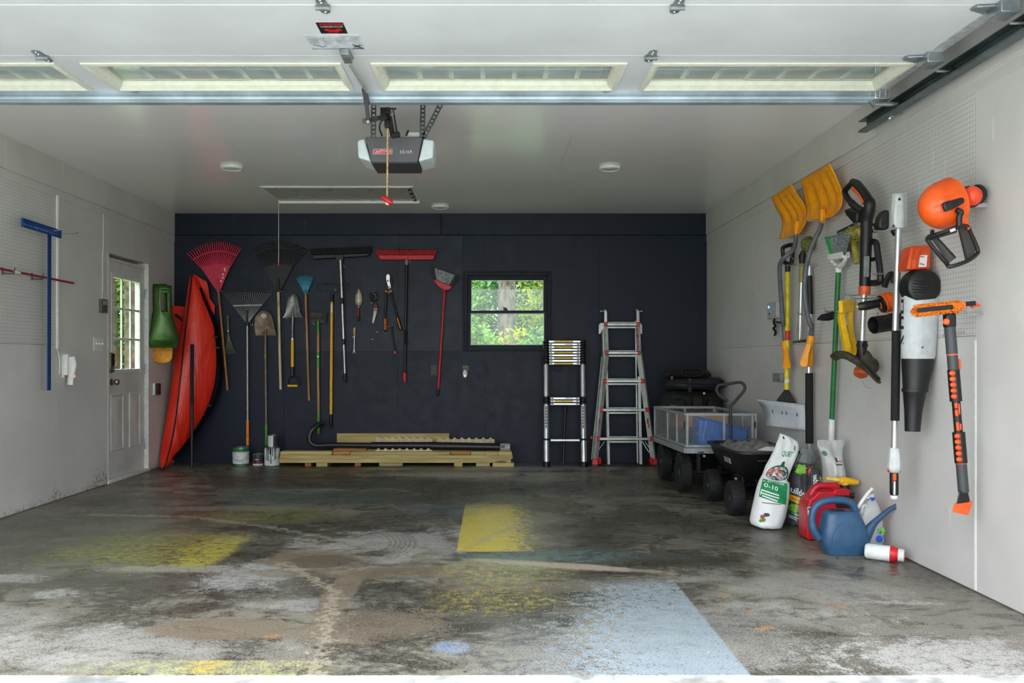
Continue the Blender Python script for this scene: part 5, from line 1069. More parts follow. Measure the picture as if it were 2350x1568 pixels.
for k, (a, c) in enumerate(((-.88, .12), (-.9, .14), (-.8, .05))): bag.patch(a, c, .59 + .022 * k, .601 + .022 * k, pw_, 'small_print', .0035, skew=.03)
pic = NG('garden_print'); pn = pic.noise(60, 3); pn2 = pic.noise(38, 2); cm = pic.mix(pic.step(pn, .42, .5), lin((60, 80, 60)), lin((196, 200, 206))); cm = pic.mix(pic.step(pn2, .55, .6), cm, lin((196, 90, 60))); cm = pic.mix(pic.step(pn2, .42, .36), cm, lin((52, 60, 110))); pic = pic.done(cm, .4)
bag.blob(-.05, .37, .82, .082, mat('print_dark_green', (24, 84, 62), .4), 'picture_edge', .0025, 24); bag.blob(-.09, .372, .75, .072, pic, 'garden_picture', .0035, 24)
bag.blob(.02, .285, .12, .03, mat('print_dark_green', (24, 84, 62), .4), 'picture_tip', .003)
bag.write('QUIET', -.32, .5, .175, .225, gband, skew=.0); bag.patch(-.6, -.42, .03, .065, BLACK, 'batch_print'); bag.patch(.45, .6, .13, .165, mat('print_grey', (120, 122, 124), .5), 'batch_print', skew=.02)
bag.blob(-.40, .775, .17, .018, mat('print_dark_plum', (48, 36, 56), .4), 'bird_print', ir=.25); bag.blob(-.58, .80, .12, .022, mat('print_rust', (176, 76, 44), .4), 'flower_print', ir=.2, seed=3); bag.blob(-.55, .835, .17, .022, mat('print_leaf_green', (84, 150, 50), .4), 'leaf_print', ir=.3, seed=4)
bag.patch(-.75, .3, .675, .682, mat('print_grey', (120, 122, 124), .5), 'small_print'); MB().tube([bag.P(u, .02, 1, .002) for u in (-.9, -.4, .2, .8)], .003, 6).build('top_seam', pw_, bag.root)
dfilm = mat('charcoal_poly_film', (64, 66, 70), .28, var=.12, sc=8); gfilm = mat('grey_clear_film', (118, 122, 122), .22, var=.15, sc=8); lime = mat('print_lime', (122, 178, 52), .4); prd = mat('print_red', (208, 52, 44), .4)
b1 = Bag('soil_bag', 'charcoal lawn soil bag with a yellow tag beside the white bag', [(732, 905, 235), (715, 900, 300), (690, 880, 350), (655, 850, 420), (628, 838, 500), (612, 838, 580), (604, 830, 660), (594, 816, 740), (584, 806, 820), (572, 798, 900), (556, 792, 970), (552, 788, 1030), (600, 770, 1082)],
         lambda t: 5.98 + .10 * max(0, 1 - t * 1.3), lambda t: .02 + .07 * min(1, t * 2) * (1 if t < .92 else max(.3, 1 - (t - .92) * 8)), dfilm, 'charcoal soil bags', tilt=16, wrinkle=.012, seed=5)
b1.patch(-1, .98, .0, .2, gfilm, 'clear_film', .002, 12); b1.blob(-.45, .275, .5, .055, lime, 'grass_picture', ir=.25); b1.blob(.62, .285, .42, .06, lime, 'grass_picture', ir=.2, seed=2); b1.patch(.18, .72, .235, .325, prd, 'red_label', .005, skew=.02); b1.write('25', .3, .62, .26, .295, pw_, .006)
b1.write('uilder', -.98, .25, .485, .555, pw_, skew=.03); b1.patch(-1.0, .02, .575, .64, mat('print_amber', (240, 178, 30), .4), 'yellow_tag', skew=.03); b1.write('ACTION', -.9, -.05, .595, .622, mat('print_brown', (120, 70, 20), .5), skew=.025)
b1.blob(-.5, .70, .5, .045, lime, 'grass_picture', ir=.22, seed=6); b1.patch(-.8, .12, .745, .785, gband, 'green_strip', skew=.03); b1.write('Feeds', -.55, -.1, .755, .775, pw_); b1.patch(.35, .78, .79, .87, mat('print_orange', (230, 120, 70), .4), 'orange_label', skew=.02); b1.patch(.45, .85, .905, .955, pw_, 'barcode_label', skew=.02)
b1.patch(-.92, -.15, .795, .803, pw_, 'small_print', skew=.02); b1.patch(-.9, -.3, .815, .822, pw_, 'small_print', skew=.02)
b2 = Bag('soil_bag', 'second charcoal soil bag behind the red fuel can', [(842, 930, 440), (826, 946, 500), (814, 962, 570), (806, 975, 660), (800, 985, 780), (798, 990, 900), (800, 990, 1000), (830, 980, 1060)],
         lambda t: 5.85 + .05 * max(0, 1 - t * 1.3), lambda t: .02 + .06 * min(1, t * 2), dfilm, 'charcoal soil bags', tilt=8, wrinkle=.012, seed=9)
b2.write('ilder', -.75, -.05, .13, .36, pw_, rot=1); b2.patch(.2, .72, .18, .28, mat('print_amber', (240, 178, 30), .4), 'yellow_tag'); b2.write('N', .35, .6, .20, .26, BLACK, .005)
sfilm = mat('silver_grey_film', (188, 190, 188), .3, var=.12, sc=7)
b3 = Bag('silver_bag', 'silver grey foil bag leaning on the white wall behind the fuel can', [(908, 1196, 138), (902, 1192, 165), (905, 1188, 200), (925, 1172, 270), (945, 1170, 340), (962, 1182, 420), (968, 1192, 500), (968, 1198, 600), (960, 1200, 720), (960, 1200, 860), (962, 1198, 1010), (980, 1185, 1130)],
         lambda t: 5.68 - .02 * t, lambda t: .008 + .075 * min(1, max(0, t - .12) * 2.4), sfilm, wrinkle=.016, seed=14)
b3.blob(.1, .36, .1, .03, BLACK, 'leaf_print', ir=.3); b3.patch(.22, .6, .375, .385, prd, 'red_print'); b3.blob(-.72, .28, .2, .035, mat('print_dark_green', (24, 84, 62), .4), 'round_print'); b3.patch(-.1, .5, .41, .425, mat('print_dark_green', (24, 84, 62), .4), 'leaf_line')
for k in range(5): MB().tube([b3.P(-.9 + .4 * k, t, 1, .001) for t in (.015, .06, .12, .2)], [.004, .006, .004, .001], 6).build('crimp', sfilm, b3.root)
# fuel can
FR = mat('fuel_can_red', (188, 18, 38), .38, var=.06); Yg = 5.44
def G9(x, y, Y=Yg): return at(*C9(x, y), Y)
r = thing('fuel_can', 'red plastic fuel can with a yellow spout behind the watering can', 'fuel can', (2.05, 5.5, 0))
prof = [(808, 1225), (1250, 1225), (1285, 1180), (1285, 760), (1262, 690), (1240, 660), (1100, 660), (1080, 690), (1000, 690), (915, 690), (880, 735), (825, 775), (798, 860), (795, 1180)]
pts = [G9(*q) for q in prof]
for q in pts: q.z = max(q.z, .002)
b = MB(); b.prism(pts, (0, .16, 0)); b.build('can_body', FR, r, bev=.016, segs=3)
MB().tube(smooth([G9(830, 790, Yg + .08), G9(850, 690, Yg + .08), G9(900, 632, Yg + .08), G9(980, 622, Yg + .08), G9(1080, 625, Yg + .08), G9(1110, 650, Yg + .08), G9(1120, 690, Yg + .08)], 5), .021, 12).build('handle', FR, r)
MB().prism([G9(*q, Yg - .004) for q in ((1085, 725), (1245, 725), (1255, 745), (1255, 860), (1110, 860), (1085, 800))], (0, .02, 0)).build('rear_cap_panel', BLACK, r, bev=.004)
MB().cyl(G9(1200, 675, Yg + .08), G9(1196, 612, Yg + .08), .030, n=20).build('spout_collar', BLACK, r)
MB().tube([G9(998, 548, Yg + .08), G9(1010, 548, Yg + .08), G9(1120, 560, Yg + .08), G9(1150, 565, Yg + .08)], [.010, .012, .014, .014], 10).build('spout_tip', mat('pale_yellow_spout', (226, 190, 84), .5), r)
MB().tube([G9(1135, 568, Yg + .08), G9(1160, 572, Yg + .08), G9(1250, 580, Yg + .08), G9(1330, 590, Yg + .08)], [.022, .027, .023, .017], 14).cyl(G9(1195, 615, Yg + .08), G9(1195, 575, Yg + .08), .026).build('spout', YEL, r)
MB().prism([G9(*q, Yg - .002) for q in ((800, 850), (838, 845), (842, 940), (802, 930))], (0, .01, 0)).build('warning_label', mat('label_cream', (206, 196, 180), .5), r); MB().prism([G9(*q, Yg - .0035) for q in ((806, 862), (832, 858), (834, 885), (808, 882))], (0, .008, 0)).build('label_mark', DSTEEL, r)
# watering can
WC = mat('watering_can_blue', (48, 84, 118), .42, var=.06); Yw = 5.07
def W(x, y, d=0): q = at(*C9(x, y), Yw); q.y -= d; return q
r = thing('watering_can', 'blue plastic watering can with a long curved spout', 'watering can', (1.95, 5.07, 0))
def srect(x0, x1, y, hd, ty=0):
    out = []
    for k in range(32):
        a = 2 * math.pi * k / 32; c, s_ = math.cos(a), math.sin(a); q = .5
        p_ = at(*C9((x0 + x1) / 2 + (x1 - x0) / 2 * math.copysign(abs(c) ** q, c), y), Yw); p_.y += hd * math.copysign(abs(s_) ** q, s_); p_.z = max(p_.z, .002); out.append(p_)
    return out
b = MB().loft([srect(1010, 1345, 1378, .055), srect(985, 1372, 1350, .066), srect(945, 1412, 1260, .078), srect(928, 1428, 1190, .082), srect(935, 1402, 1100, .080), srect(950, 1375, 1000, .072), srect(966, 1335, 920, .062), srect(978, 1318, 893, .055), srect(1000, 1300, 884, .045)]); b.build('can_body', WC, r, ang=60)
b = MB(); ring_ = [W(1112 + 78 * math.cos(a), 884) + V((0, .034 * math.sin(a), .003)) for a in (2 * math.pi * k / 24 for k in range(24))]; b.loft([ring_, [q + V((0, 0, .002)) for q in ring_]]); b.build('fill_opening', mat('dark_inside', (18, 26, 36), .7), r)
hd = [W(*q) for q in ((925, 1180), (872, 1110), (848, 1030), (850, 930), (880, 850), (950, 797), (1060, 775), (1180, 778), (1255, 805), (1290, 850), (1305, 905))]
MB().tube(smooth(hd, 4), [.024] * 8 + [.021] * 32 + [.024], 12).build('handle', WC, r)
MB().tube(smooth([W(*q) for q in ((1345, 1215), (1430, 1115), (1490, 1030), (1570, 955), (1660, 880), (1715, 850), (1756, 832))], 4), [.055, .05, .044, .038, .033, .03, .027, .024, .022, .020, .018, .017, .016, .015, .0145, .014, .0135, .0135, .0135, .0135, .013, .014, .015, .015, .015], 14).build('spout', WC, r)
for sx in (-1, 1):
    for k in range(3):
        pts = [W(1165 + sx * (18 + (150 - 42 * k) * math.sin(R(a)) ), 1230 - (235 - 32 * k) * (math.cos(R(a)) if a < 90 else 0) + 0, .0) for a in range(0, 91, 10)]
        for i_, q in enumerate(pts): q.y = Yw - .0795 + .010 * max(0, (1190 - (1230 - (235 - 32 * k) * math.cos(R(i_ * 10)))) / 250)
        MB().tube([W(1165 + sx * 18, 1240) + V((0, -.0795, 0))] + pts, .0022, 6).build('embossed_arc', WC, r)
# spray jug
jg = NG('clear_jug_plastic'); t_ = jg.t; outn = [n for n in t_.nodes if n.type == 'OUTPUT_MATERIAL'][0]; trn = jg.n('BsdfTransparent'); trn.inputs[0].default_value = (.95, .96, .97, 1); mxn = jg.n('MixShader'); mxn.inputs[0].default_value = .4
jg.done(lin((232, 234, 236)), .15); t_.links.new(trn.outputs[0], mxn.inputs[1]); t_.links.new(jg.b.outputs[0], mxn.inputs[2]); t_.links.new(mxn.outputs[0], outn.inputs[0]); JUG = jg.m; Yj = 5.13
def J(x, y, d=0): q = at(*C9(x, y), Yj); q.y -= d; return q
r = thing('spray_jug', 'clear plastic spray jug with a blue and red cap by the wall', 'jug', (2.16, Yj, 0))
def jr(x0, x1, y, hd): 
    out = []
    for k in range(28):
        a = 2 * math.pi * k / 28; c, s_ = math.cos(a), math.sin(a); q = at(*C9((x0 + x1) / 2 + (x1 - x0) / 2 * math.copysign(abs(c) ** .55, c), y), Yj); q.y += hd * math.copysign(abs(s_) ** .55, s_); q.z = max(q.z, .002); out.append(q)
    return out
MB().loft([jr(1330, 1570, 1275, .05), jr(1322, 1580, 1240, .055), jr(1322, 1580, 960, .055), jr(1345, 1572, 920, .052), jr(1375, 1550, 850, .045), jr(1408, 1526, 800, .032), jr(1430, 1512, 775, .02), jr(1434, 1508, 755, .018)]).build('jug_body', JUG, r, ang=60)
MB().cyl(J(1471, 778), J(1471, 742), .0215, n=20).build('cap_ring', mat('cap_blue', (40, 84, 190), .4), r); MB().lathe([(.018, 0), (.018, .014), (.011, .022)], J(1471, 742)).build('cap', WHITEP, r); MB().lathe([(.010, 0), (.010, .01), (.005, .018)], J(1470, 708)).build('cap_tip', mat('cap_red', (170, 24, 60), .4), r)
MB().tube(smooth([J(1310, 850, .03), J(1340, 790, .035), J(1400, 700, .04), J(1455, 640, .04)], 3), .010, 8).build('sprayer_wand', WHITEP, r); MB().tube(smooth([J(1455, 640, .04), J(1478, 660, .03), J(1470, 700, .0)], 3), .004, 6).tube(smooth([J(1400, 700, .04), J(1420, 735, .04), J(1385, 745, .04)], 3), .004, 6).build('trigger', WHITEP, r)
MB().tube(smooth([J(1345, 900, .035), J(1355, 830, .04), J(1385, 820, .04), J(1400, 860, .035)], 3), .008, 8).build('grip_loop', JUG, r)
MB().grid([[J(1490 + 85 * j / 6, y, .0585 - .02 * (j / 6) ** 6) for j in range(7)] for y in (1050, 1200)]).build('label', mat('label_sky', (120, 170, 210), .4, var=.4, sc=70), r); MB().lathe([(.022, 0), (.022, .001)], J(1535, 1080, .0595), (0, -1, 0)).build('label_leaf', mat('label_leaf_green', (110, 160, 80), .4, var=.4, sc=60), r); MB().lathe([(.02, 0), (.02, .001)], J(1510, 1165, .0595), (0, -1, 0)).build('label_drop', mat('cap_blue', (40, 84, 190), .4), r)
MB().cyl(J(1330, 745, -.06), J(1300, 740, -.06), .018).build('spare_cap', BLACK, r)
# lying bottle
r = thing('lying_bottle', 'white bottle with a red cap lying on the floor by the wall', 'bottle', (2.15, 4.92, 0)); p0, p1 = V((2.066, 4.935, .046)), V((2.226, 4.845, .040)); d = (p1 - p0).normalized(); L = (p1 - p0).length
MB().lathe([(.004, 0), (.034, .001), (.0425, .012), (.0425, .10), (.044, .14), (.038, L * .78)], p0, d, 24).build('bottle_body', mat('milky_plastic', (222, 226, 224), .35, var=.05), r)
MB().lathe([(.0445, L * .70), (.044, L * .78), (.034, L * .92)], p0, d, 24).build('neck_label', RED, r); MB().lathe([(.032, L * .86), (.034, L * .9), (.034, L + .012), (.030, L + .016)], p0, d, 24).build('cap', WHITEP, r)
MB().lathe([(.025, L + .014), (.025, L + .0175), (.002, L + .0175)], p0, d, 24).build('cap_disc', RED, r); uu = V((-d.y, d.x, 0)) * -1
for a, c in ((-.006, .010), (-.010, -.008), (.010, -.004)): MB().lathe([(.0045, L + .0175), (.0045, L + .0185)], p0 + uu * a + V((0, 0, c)), d, 10).build('cap_mark', WHITEP, r)
b = MB(); b.tube([p0 + d * (L + .001) + (uu * math.cos(a) + V((0, 0, 1)) * math.sin(a)) * .0345 for a in (2 * math.pi * k / 20 for k in range(20))], .0018, 5, loop=True); b.build('cap_rim', WHITEP, r)
# ================================================================= TOOLS ON THE RIGHT WALL
R1, R2, R3, R4 = crop(1740, 360, 3.732), crop(1740, 680, 3.565), crop(1950, 380, 3.921), crop(1950, 680, 2.7025)
def W1(x, y, o=.05): return rw(*R1(x, y), o)
def W2(x, y, o=.05): return rw(*R2(x, y), o)
def hook_r(p, what, L=.12, rise=.02):
    p = V(p); b = MB(); b.tube([V((XR - .001, p.y, p.z)), V((XR - .012, p.y, p.z - .004)), V((XR - L, p.y, p.z - .004)), V((XR - L - .006, p.y, p.z + rise))], .0035, 6)
    return tag(b.build('peg_hook', CHROME), 'wire peg hook ' + what, 'hook', 'wire peg hooks on the white pegboard')
GREYH = mat('grey_bent_tube', (96, 98, 104), .5, .1); SHY = mat('snow_shovel_yellow', (244, 158, 14), .38, var=.05)
def snow_shovel(label, Lp, Rp, offs, ribs, handle, hoffs, grip, cv):
    r = thing('snow_shovel', label, 'shovel', W2(*grip[-1], .06)); rows = []
    def S_(pts, t):
        n = len(pts) - 1; f = min(t * n, n - 1e-6); i = int(f); f -= i
        P = [pts[max(i - 1, 0)], pts[i], pts[i + 1], pts[min(i + 2, n)]]
        return [.5 * (2 * b + (c - a) * f + (2 * a - 5 * b + 4 * c - d) * f * f + (3 * b - a - 3 * c + d) * f ** 3) for a, b, c, d in zip(*P)]
    N, M_ = 20, 28
    for i in range(N + 1):
        t = i / N; l, rr_ = S_(Lp, t), S_(Rp, t); o = S_([(v,) for v in offs], t)[0]; row = []
        for j in range(M_ + 1):
            u = j / M_; env = math.sin(math.pi * min(1, max(0, (t - .08) / .75))) ** .7 * (1 if .1 < u < .9 else 0)
            rib = .012 * math.cos(2 * math.pi * ribs * (u - .5)) * env * (1 - .3 * t); dish = .05 * (1 - (2 * u - 1) ** 2) * t
            row.append(W1(l[0] + (rr_[0] - l[0]) * u, l[1] + (rr_[1] - l[1]) * u, o) + V((rib + dish * .6, 0, 0)))
        rows.append(row)
    MB().grid(rows).build('scoop', SHY, r, ang=70, solid=.005)
    MB().tube([q + V((-.003, 0, 0)) for q in rows[0]], .005, 6).build('wear_edge', SHY, r)
    q0 = W1(*handle[0], hoffs[0]); MB().bar(q0 + V((0, 0, .09)), q0 + V((0, 0, -.01)), .06, .035, (1, 0, 0)).build('socket', SHY, r, bev=.01)
    hp_ = [(W1 if k == 1 else W2)(x, y, o) for (k, x, y), o in zip(cv, hoffs)]
    MB().tube(smooth(hp_, 5), .0165, 12).build('handle', GREYH, r)
    return r, hp_[-1]
def d_grip(r, top, bot, spread, m, hole=None, rad=.016):
    """socket at top, two arms parting to a cross bar at bot; spread = vector of the bar"""
    top, bot, sp = V(top), V(bot), V(spread); d = bot - top; L = d.length; dn = d.normalized(); sd = dn.cross(sp).normalized(); sn = sp.normalized()
    MB().tube([top - dn * .02, top + dn * .02, top + d * .3], [rad * 1.5, rad * 1.6, rad * 1.3], 12).build('grip_socket', m, r)
    def pt(f, w): return top + d * f + sd * w * rad
    for s_ in (-1, 1):
        out = [pt(.18, -1.1), pt(.18, 1.1), pt(.55, 1.35), pt(.88, 1.9), pt(1.0, 1.6), pt(1.03, 0), pt(1.0, -1.6), pt(.88, -1.8), pt(.55, -1.2)]
        def off(p): f = (p - top).dot(dn) / L; return sp * .5 * s_ * min(1, max(.12, (f - .1) * 2.2))
        MB().loft([[p + off(p) - sn * .009 for p in out], [p + off(p) + sn * .009 for p in out]]).build('grip_arm', m, r, bev=.004)
    MB().cyl(bot - sp * .55 - dn * .012, bot + sp * .55 - dn * .012, rad * 1.15).build('grip_bar', m, r)
cv1 = [(1, 325, 650), (1, 318, 740), (1, 292, 805), (1, 225, 862), (1, 188, 920), (1, 184, 1000), (1, 197, 1200), (1, 212, 1430), (2, 205, 215), (2, 220, 392)]
r, e = snow_shovel('left yellow snow shovel, smaller in view, with a sharply bent grey handle', [(120, 355), (150, 430), (190, 500), (208, 565), (204, 625), (180, 706)], [(282, 238), (335, 322), (392, 405), (416, 480), (408, 560), (358, 652)], (.13, .09, .06, .05, .07, .09), 4, [(325, 655)], (.06, .07, .10, .15, .16, .15, .12, .10, .08, .07), [(232, 590)], cv1)
d_grip(r, e, W2(236, 588, .075), (.036, .10, 0), SHY); hook_r(W1(330, 668, .06), 'under the left yellow snow shovel', .15)
cv2 = [(1, 545, 545), (1, 528, 620), (1, 482, 715), (1, 432, 850), (1, 404, 1000), (1, 398, 1150), (1, 412, 1300), (1, 448, 1440), (2, 438, 240), (2, 430, 345)]
r, e = snow_shovel('right yellow snow shovel, larger in view, with a gently curved grey handle', [(368, 210), (386, 290), (404, 380), (414, 450), (411, 505), (404, 548)], [(615, 66), (662, 160), (706, 262), (722, 335), (702, 440), (632, 512)], (.13, .09, .06, .05, .06, .08), 4, [(545, 560)], (.06, .08, .11, .14, .15, .15, .14, .12, .10, .09), [(385, 575)], cv2)
d_grip(r, e, W2(386, 572, .11), (.06, .09, 0), SHY); hook_r(W1(610, 545, .04), 'under the right yellow snow shovel', .18)
# snow pusher
r = thing('snow_pusher', 'snow pusher with a black loop grip, yellow shaft and white blade', 'shovel', W2(220, 1000, .1))
MB().tube(smooth([W1(250, 915, .06), W1(225, 900, .1), W1(212, 830, .12), W1(212, 780, .12), W1(250, 762, .07), W1(296, 758, .03), W1(294, 830, .03), W1(284, 905, .04), W1(256, 918, .06)], 4), .0155, 8).build('loop_grip', BLACK, r)
MB().cyl(W1(254, 900, .06), W1(252, 985, .06), .022, .0195).build('grip_socket', BLACK, r); MB().cyl(W1(251, 975, .06), W2(233, 765, .06), .0185).build('shaft', mat('bright_yellow_shaft', (226, 202, 24), .45), r)
MB().cyl(W2(242, 283, .06), W2(240, 360, .06), .0192).build('red_label', mat('pusher_red', (200, 40, 44), .45), r); MB().cyl(W2(235, 676, .06), W2(234, 706, .06), .0195).build('white_band', WHITEP, r)
MB().loft([[W2(215, 762, .085), W2(250, 762, .035), W2(250, 764, .03), W2(216, 765, .08)], [W2(150, 850, .13), W2(308, 870, .02), W2(306, 874, .0), W2(150, 858, .11)]]).build('socket_flare', BLACK, r, bev=.006)
PB = mat('translucent_white_plastic', (202, 208, 214), .4, var=.04); P8 = lambda x, y, o: rw(*C8(x, y), o)
g = []
for f in (0, .15, .35, .6, .85, 1):
    l = (990 + 60 * min(1, f * 2.2) + 40 * max(0, f - .5), 378 + 222 * f); rr_ = (1402 + 8 * f, 424 + 218 * f); o0 = .20 - .06 * math.sin(f * 2.4); g.append([P8(l[0] + (rr_[0] - l[0]) * u, l[1] + (rr_[1] - l[1]) * u, o0 + (.012 - o0) * u) for u in (0, .2, .4, .6, .8, 1)])
MB().grid(g).build('blade', PB, r, ang=70, solid=.006); MB().tube(g[0], .006, 6).build('blade_rim', PB, r)
for x, y in ((1130, 476), (1213, 487), (1252, 492), (1345, 505)): q = P8(x, y, .2 + (.012 - .2) * ((x - 1020) / 380)); MB().bar(q + V((-.012, -.012, -.012)), q + V((-.012, -.012, .012)), .006, .006, (0, 1, 0)).build('bolt', DSTEEL, r)
hook_r(W1(285, 925, .04), 'holding the snow pusher grip', .1)
# round brush pole
olv = mat('olive_bristle', (104, 102, 50), .85, var=.3, sc=60, bump=.4); r = thing('round_brush_pole', 'silver pole with a round olive brush on top and a flat foot', 'brush', W2(342, 372, .05))
q = W1(428, 748, .06); b = MB().ball(q, (.05, .04, .058), 18, 12); b.build('brush_core', olv, r); b = MB(); rn = random.Random(2)
for k in range(260):
    d = V((rn.gauss(0, 1), rn.gauss(0, 1), rn.gauss(0, 1))).normalized(); e_ = V((d.x * .05, d.y * .04, d.z * .058)); b.tube([q + e_ * .9, q + e_ * 1.05], [.003, .002], 4)
b.build('bristles', olv, r, kind='stuff')
MB().tube([W1(392, 800, .06), W1(378, 850, .06), W1(376, 915, .06)], [.012, .028, .022], 10).build('brush_neck', BLACK, r); MB().cyl(W1(376, 912, .06), W1(371, 1075, .06), .020).build('grip', mat('olive_grip', (150, 138, 72), .5), r); MB().cyl(W1(371, 1070, .06), W2(341, 362, .05), .0165).build('pole', ALU, r)
MB().bar(W2(290, 376, .12), W2(396, 364, .02), .03, .018).build('foot_bar', DSTEEL, r, bev=.003)
for x in (298, 322): MB().tube([W2(x, 372, .1), W2(330, 205, .055)], .003, 6).build('stay_wire', CHROME, r)
hook_r(W1(350, 868, .05), 'at the neck of the olive brush', .1); hook_r(W1(480, 925, .03), 'carrying nothing between the snow shovel and the green broom', .16)
# long paint pole
r = thing('paint_pole', 'long silver pole with a black foam grip behind the right snow shovel', 'pole', W2(415, 1275, .05))
MB().cyl(W1(440, 930, .035), W1(438, 1030, .035), .0165).build('pole_tip', ALU, r); MB().cyl(W1(438, 1020, .035), W1(446, 1350, .035), .0205).build('upper_sleeve', BLACK, r); MB().cyl(W1(446, 1345, .035), W2(415, 640, .045), .0165).build('pole', ALU, r)
MB().cyl(W2(418, 1205, .05), W2(417, 630, .05), .0265, n=18).build('foam_grip', FOAM, r); MB().cyl(W2(418, 1200, .05), W2(416, 1300, .05), .0165).build('pole', ALU, r)
hook_r(W1(400, 1345, .04), 'beside the black sleeve of the long pole', .09)
# green broom
r = thing('house_broom', 'broom with grey and green bristles on a green handle', 'broom', W2(600, 1170, .04)); gb = mat('green_bristle', (30, 130, 62), .7, var=.2, sc=50); b, b2 = MB(), MB(); rn = random.Random(6)
for i in range(44):
    f = i / 43
    for k in range(3): (b2 if f < .17 else b).tube([W1(625 + 118 * f, 862 - 24 * f, .10 - .03 * k), W1(578 + 214 * f + rn.uniform(-3, 3), 690 - 26 * f + rn.uniform(-5, 5), .13 - .05 * k)], [.0042, .005], 5)
b.build('bristles', mat('grey_broom_bristle', (112, 116, 120), .7, var=.25, sc=50), r, kind='stuff'); b2.build('green_edge', gb, r, kind='stuff', label='strip of green bristles')
MB().tube(smooth([W1(628, 862, .085), W1(640, 905, .08), W1(668, 930, .07), W1(690, 940, .06)], 4), [.014] * 8 + [.018] * 5, 10).tube(smooth([W1(752, 838, .085), W1(745, 880, .08), W1(722, 920, .07), W1(694, 940, .06)], 4), [.014] * 8 + [.018] * 5, 10).bar(W1(626, 862, .085), W1(754, 838, .085), .05, .04).build('broom_cap', WHITEP, r, bev=.006)
MB().cyl(W1(690, 928, .06), W1(687, 990, .06), .0235, .02).build('neck', WHITEP, r); MB().cyl(W1(687, 985, .06), W2(603, 1010, .045), .0165).build('handle', mat('broom_green', (24, 108, 52), .4), r); MB().lathe([(.0185, 0), (.020, .01), (.0195, .21), (.013, .235)], W2(602, 1005, .045), W2(598, 1165, .045) - W2(602, 1005, .045), 14).build('handle_tip', WHITEP, r)
hook_r(W1(720, 935, .05), 'beside the white cap of the green broom', .11)
# squeegee
lmn = mat('lemon_plastic', (158, 152, 50), .5, var=.12); r = thing('window_squeegee', 'yellow window squeegee with a net sponge and black blade', 'squeegee', W1(850, 915, .05))
MB().bar(W1(682, 655, .13), W1(842, 570, .015), .012, .022).build('blade', BLACK, r); MB().bar(W1(690, 662, .125), W1(848, 580, .02), .02, .014).build('blade_holder', DSTEEL, r)
b = MB(); rn = random.Random(5); A, C_ = W1(748, 645, .10), W1(905, 580, .015)
for k in range(150):
    p_ = A.lerp(C_, rn.random()) + V((0, rn.uniform(-.02, .02), rn.uniform(-.075, .01))); b.tube([p_, p_ + V((rn.uniform(-.03, .03), rn.uniform(-.03, .03), rn.uniform(-.02, .02)))], .0035, 4)
b.bar(A + V((0, 0, -.04)), C_ + V((0, 0, -.04)), .03, .05); b.build('net_sponge', lmn, r); MB().tube([W1(796, 640, .06), W1(808, 700, .06), W1(850, 912, .05)], [.016, .017, .021], 10).build('handle', lmn, r); hook_r(W1(770, 655, .05), 'under the yellow window squeegee', .11)
# string trimmer
r = thing('string_trimmer', 'black and orange string trimmer hanging handle upwards', 'trimmer', W2(880, 700, .1)); ox = .13
b = MB(); b.tube(smooth([W1(x, y, ox) for x, y in ((930, 540), (955, 430), (945, 370), (900, 300), (850, 240), (812, 222))], 4), [.033] * 4 + [.032] * 4 + [.026] * 13, 12).tube(smooth([W1(x, y, ox) for x, y in ((812, 222), (770, 258), (744, 290), (748, 325), (800, 395), (850, 440), (905, 470))], 4), [.018] * 16 + [.022] * 9, 10); b.build('handle_loop', BLACK, r)
MB().tube(smooth([W1(x, y, ox + .012) for x, y in ((815, 268), (865, 310), (898, 360), (905, 400))], 4), .015, 8).build('trigger', ORANGE, r); MB().ball(W1(976, 392, ox - .02), (.012, .02, .03), 10, 8).build('lock_button', ORANGE, r)
MB().prism([W1(*q, ox - .03) for q in ((812, 455), (850, 440), (930, 470), (925, 560), (890, 565), (835, 505))], (-.06, 0, 0)).build('battery_foot', BLACK, r, bev=.01)
MB().tube([W1(928, 520, ox), W1(928, 640, ox), W1(912, 1115, ox)], [.034, .033, .030], 14).build('upper_shaft', BLACK, r); MB().bar(W1(930, 850, ox + .028), W1(925, 1030, ox + .027), .03, .012, (0, 1, 0)).build('grey_panel', mat('grey_panel', (120, 122, 124), .5), r, bev=.003)
MB().cyl(W1(911, 1108, ox), W1(909, 1182, ox), .0325).build('collar', mat('collar_orange', (212, 84, 40), .45), r); MB().cyl(W1(908, 1178, ox), W2(851, 372, ox), .0165).build('shaft', ALU, r)
for x, y in ((985, 610),): MB().box(W1(x, y, ox - .04), (.05, .05, .05)).build('cord_hook', BLACK, r, bev=.008)
MB().tube(smooth([W1(x, y, ox - .03) for x, y in ((945, 740), (985, 728), (1012, 745), (1022, 820), (1038, 930), (1046, 1030), (1030, 1078), (945, 1082))], 4), .0185, 8).tube([W1(950, 885, ox - .03), W1(1012, 872, ox - .03)], .012, 8).build('aux_handle', BLACK, r)
MB().cyl(W2(851, 365, ox), W2(846, 500, ox), .028).bar(W2(815, 402, ox), W2(884, 402, ox), .02, .02).build('clamp', BLACK, r); dirty = mat('grassy_black', (62, 60, 42), .8, var=.35, sc=14)
MB().ball(W2(862, 520, ox - .02), (.05, .06, .06), 16, 10).ball(W2(915, 572, ox - .05), (.048, .06, .055), 14, 8).build('motor_head', dirty, r)
gpt = [(618, 505), (660, 480), (720, 488), (790, 525), (860, 575), (920, 630), (985, 700)]; g = []
for i, (x, y) in enumerate(gpt): q = W2(x, y, ox + .10 - .025 * i); g.append([q + V((0, .0, .012)), q + V((-.02, -.05, -.03)), q + V((-.01, -.09, -.08))])
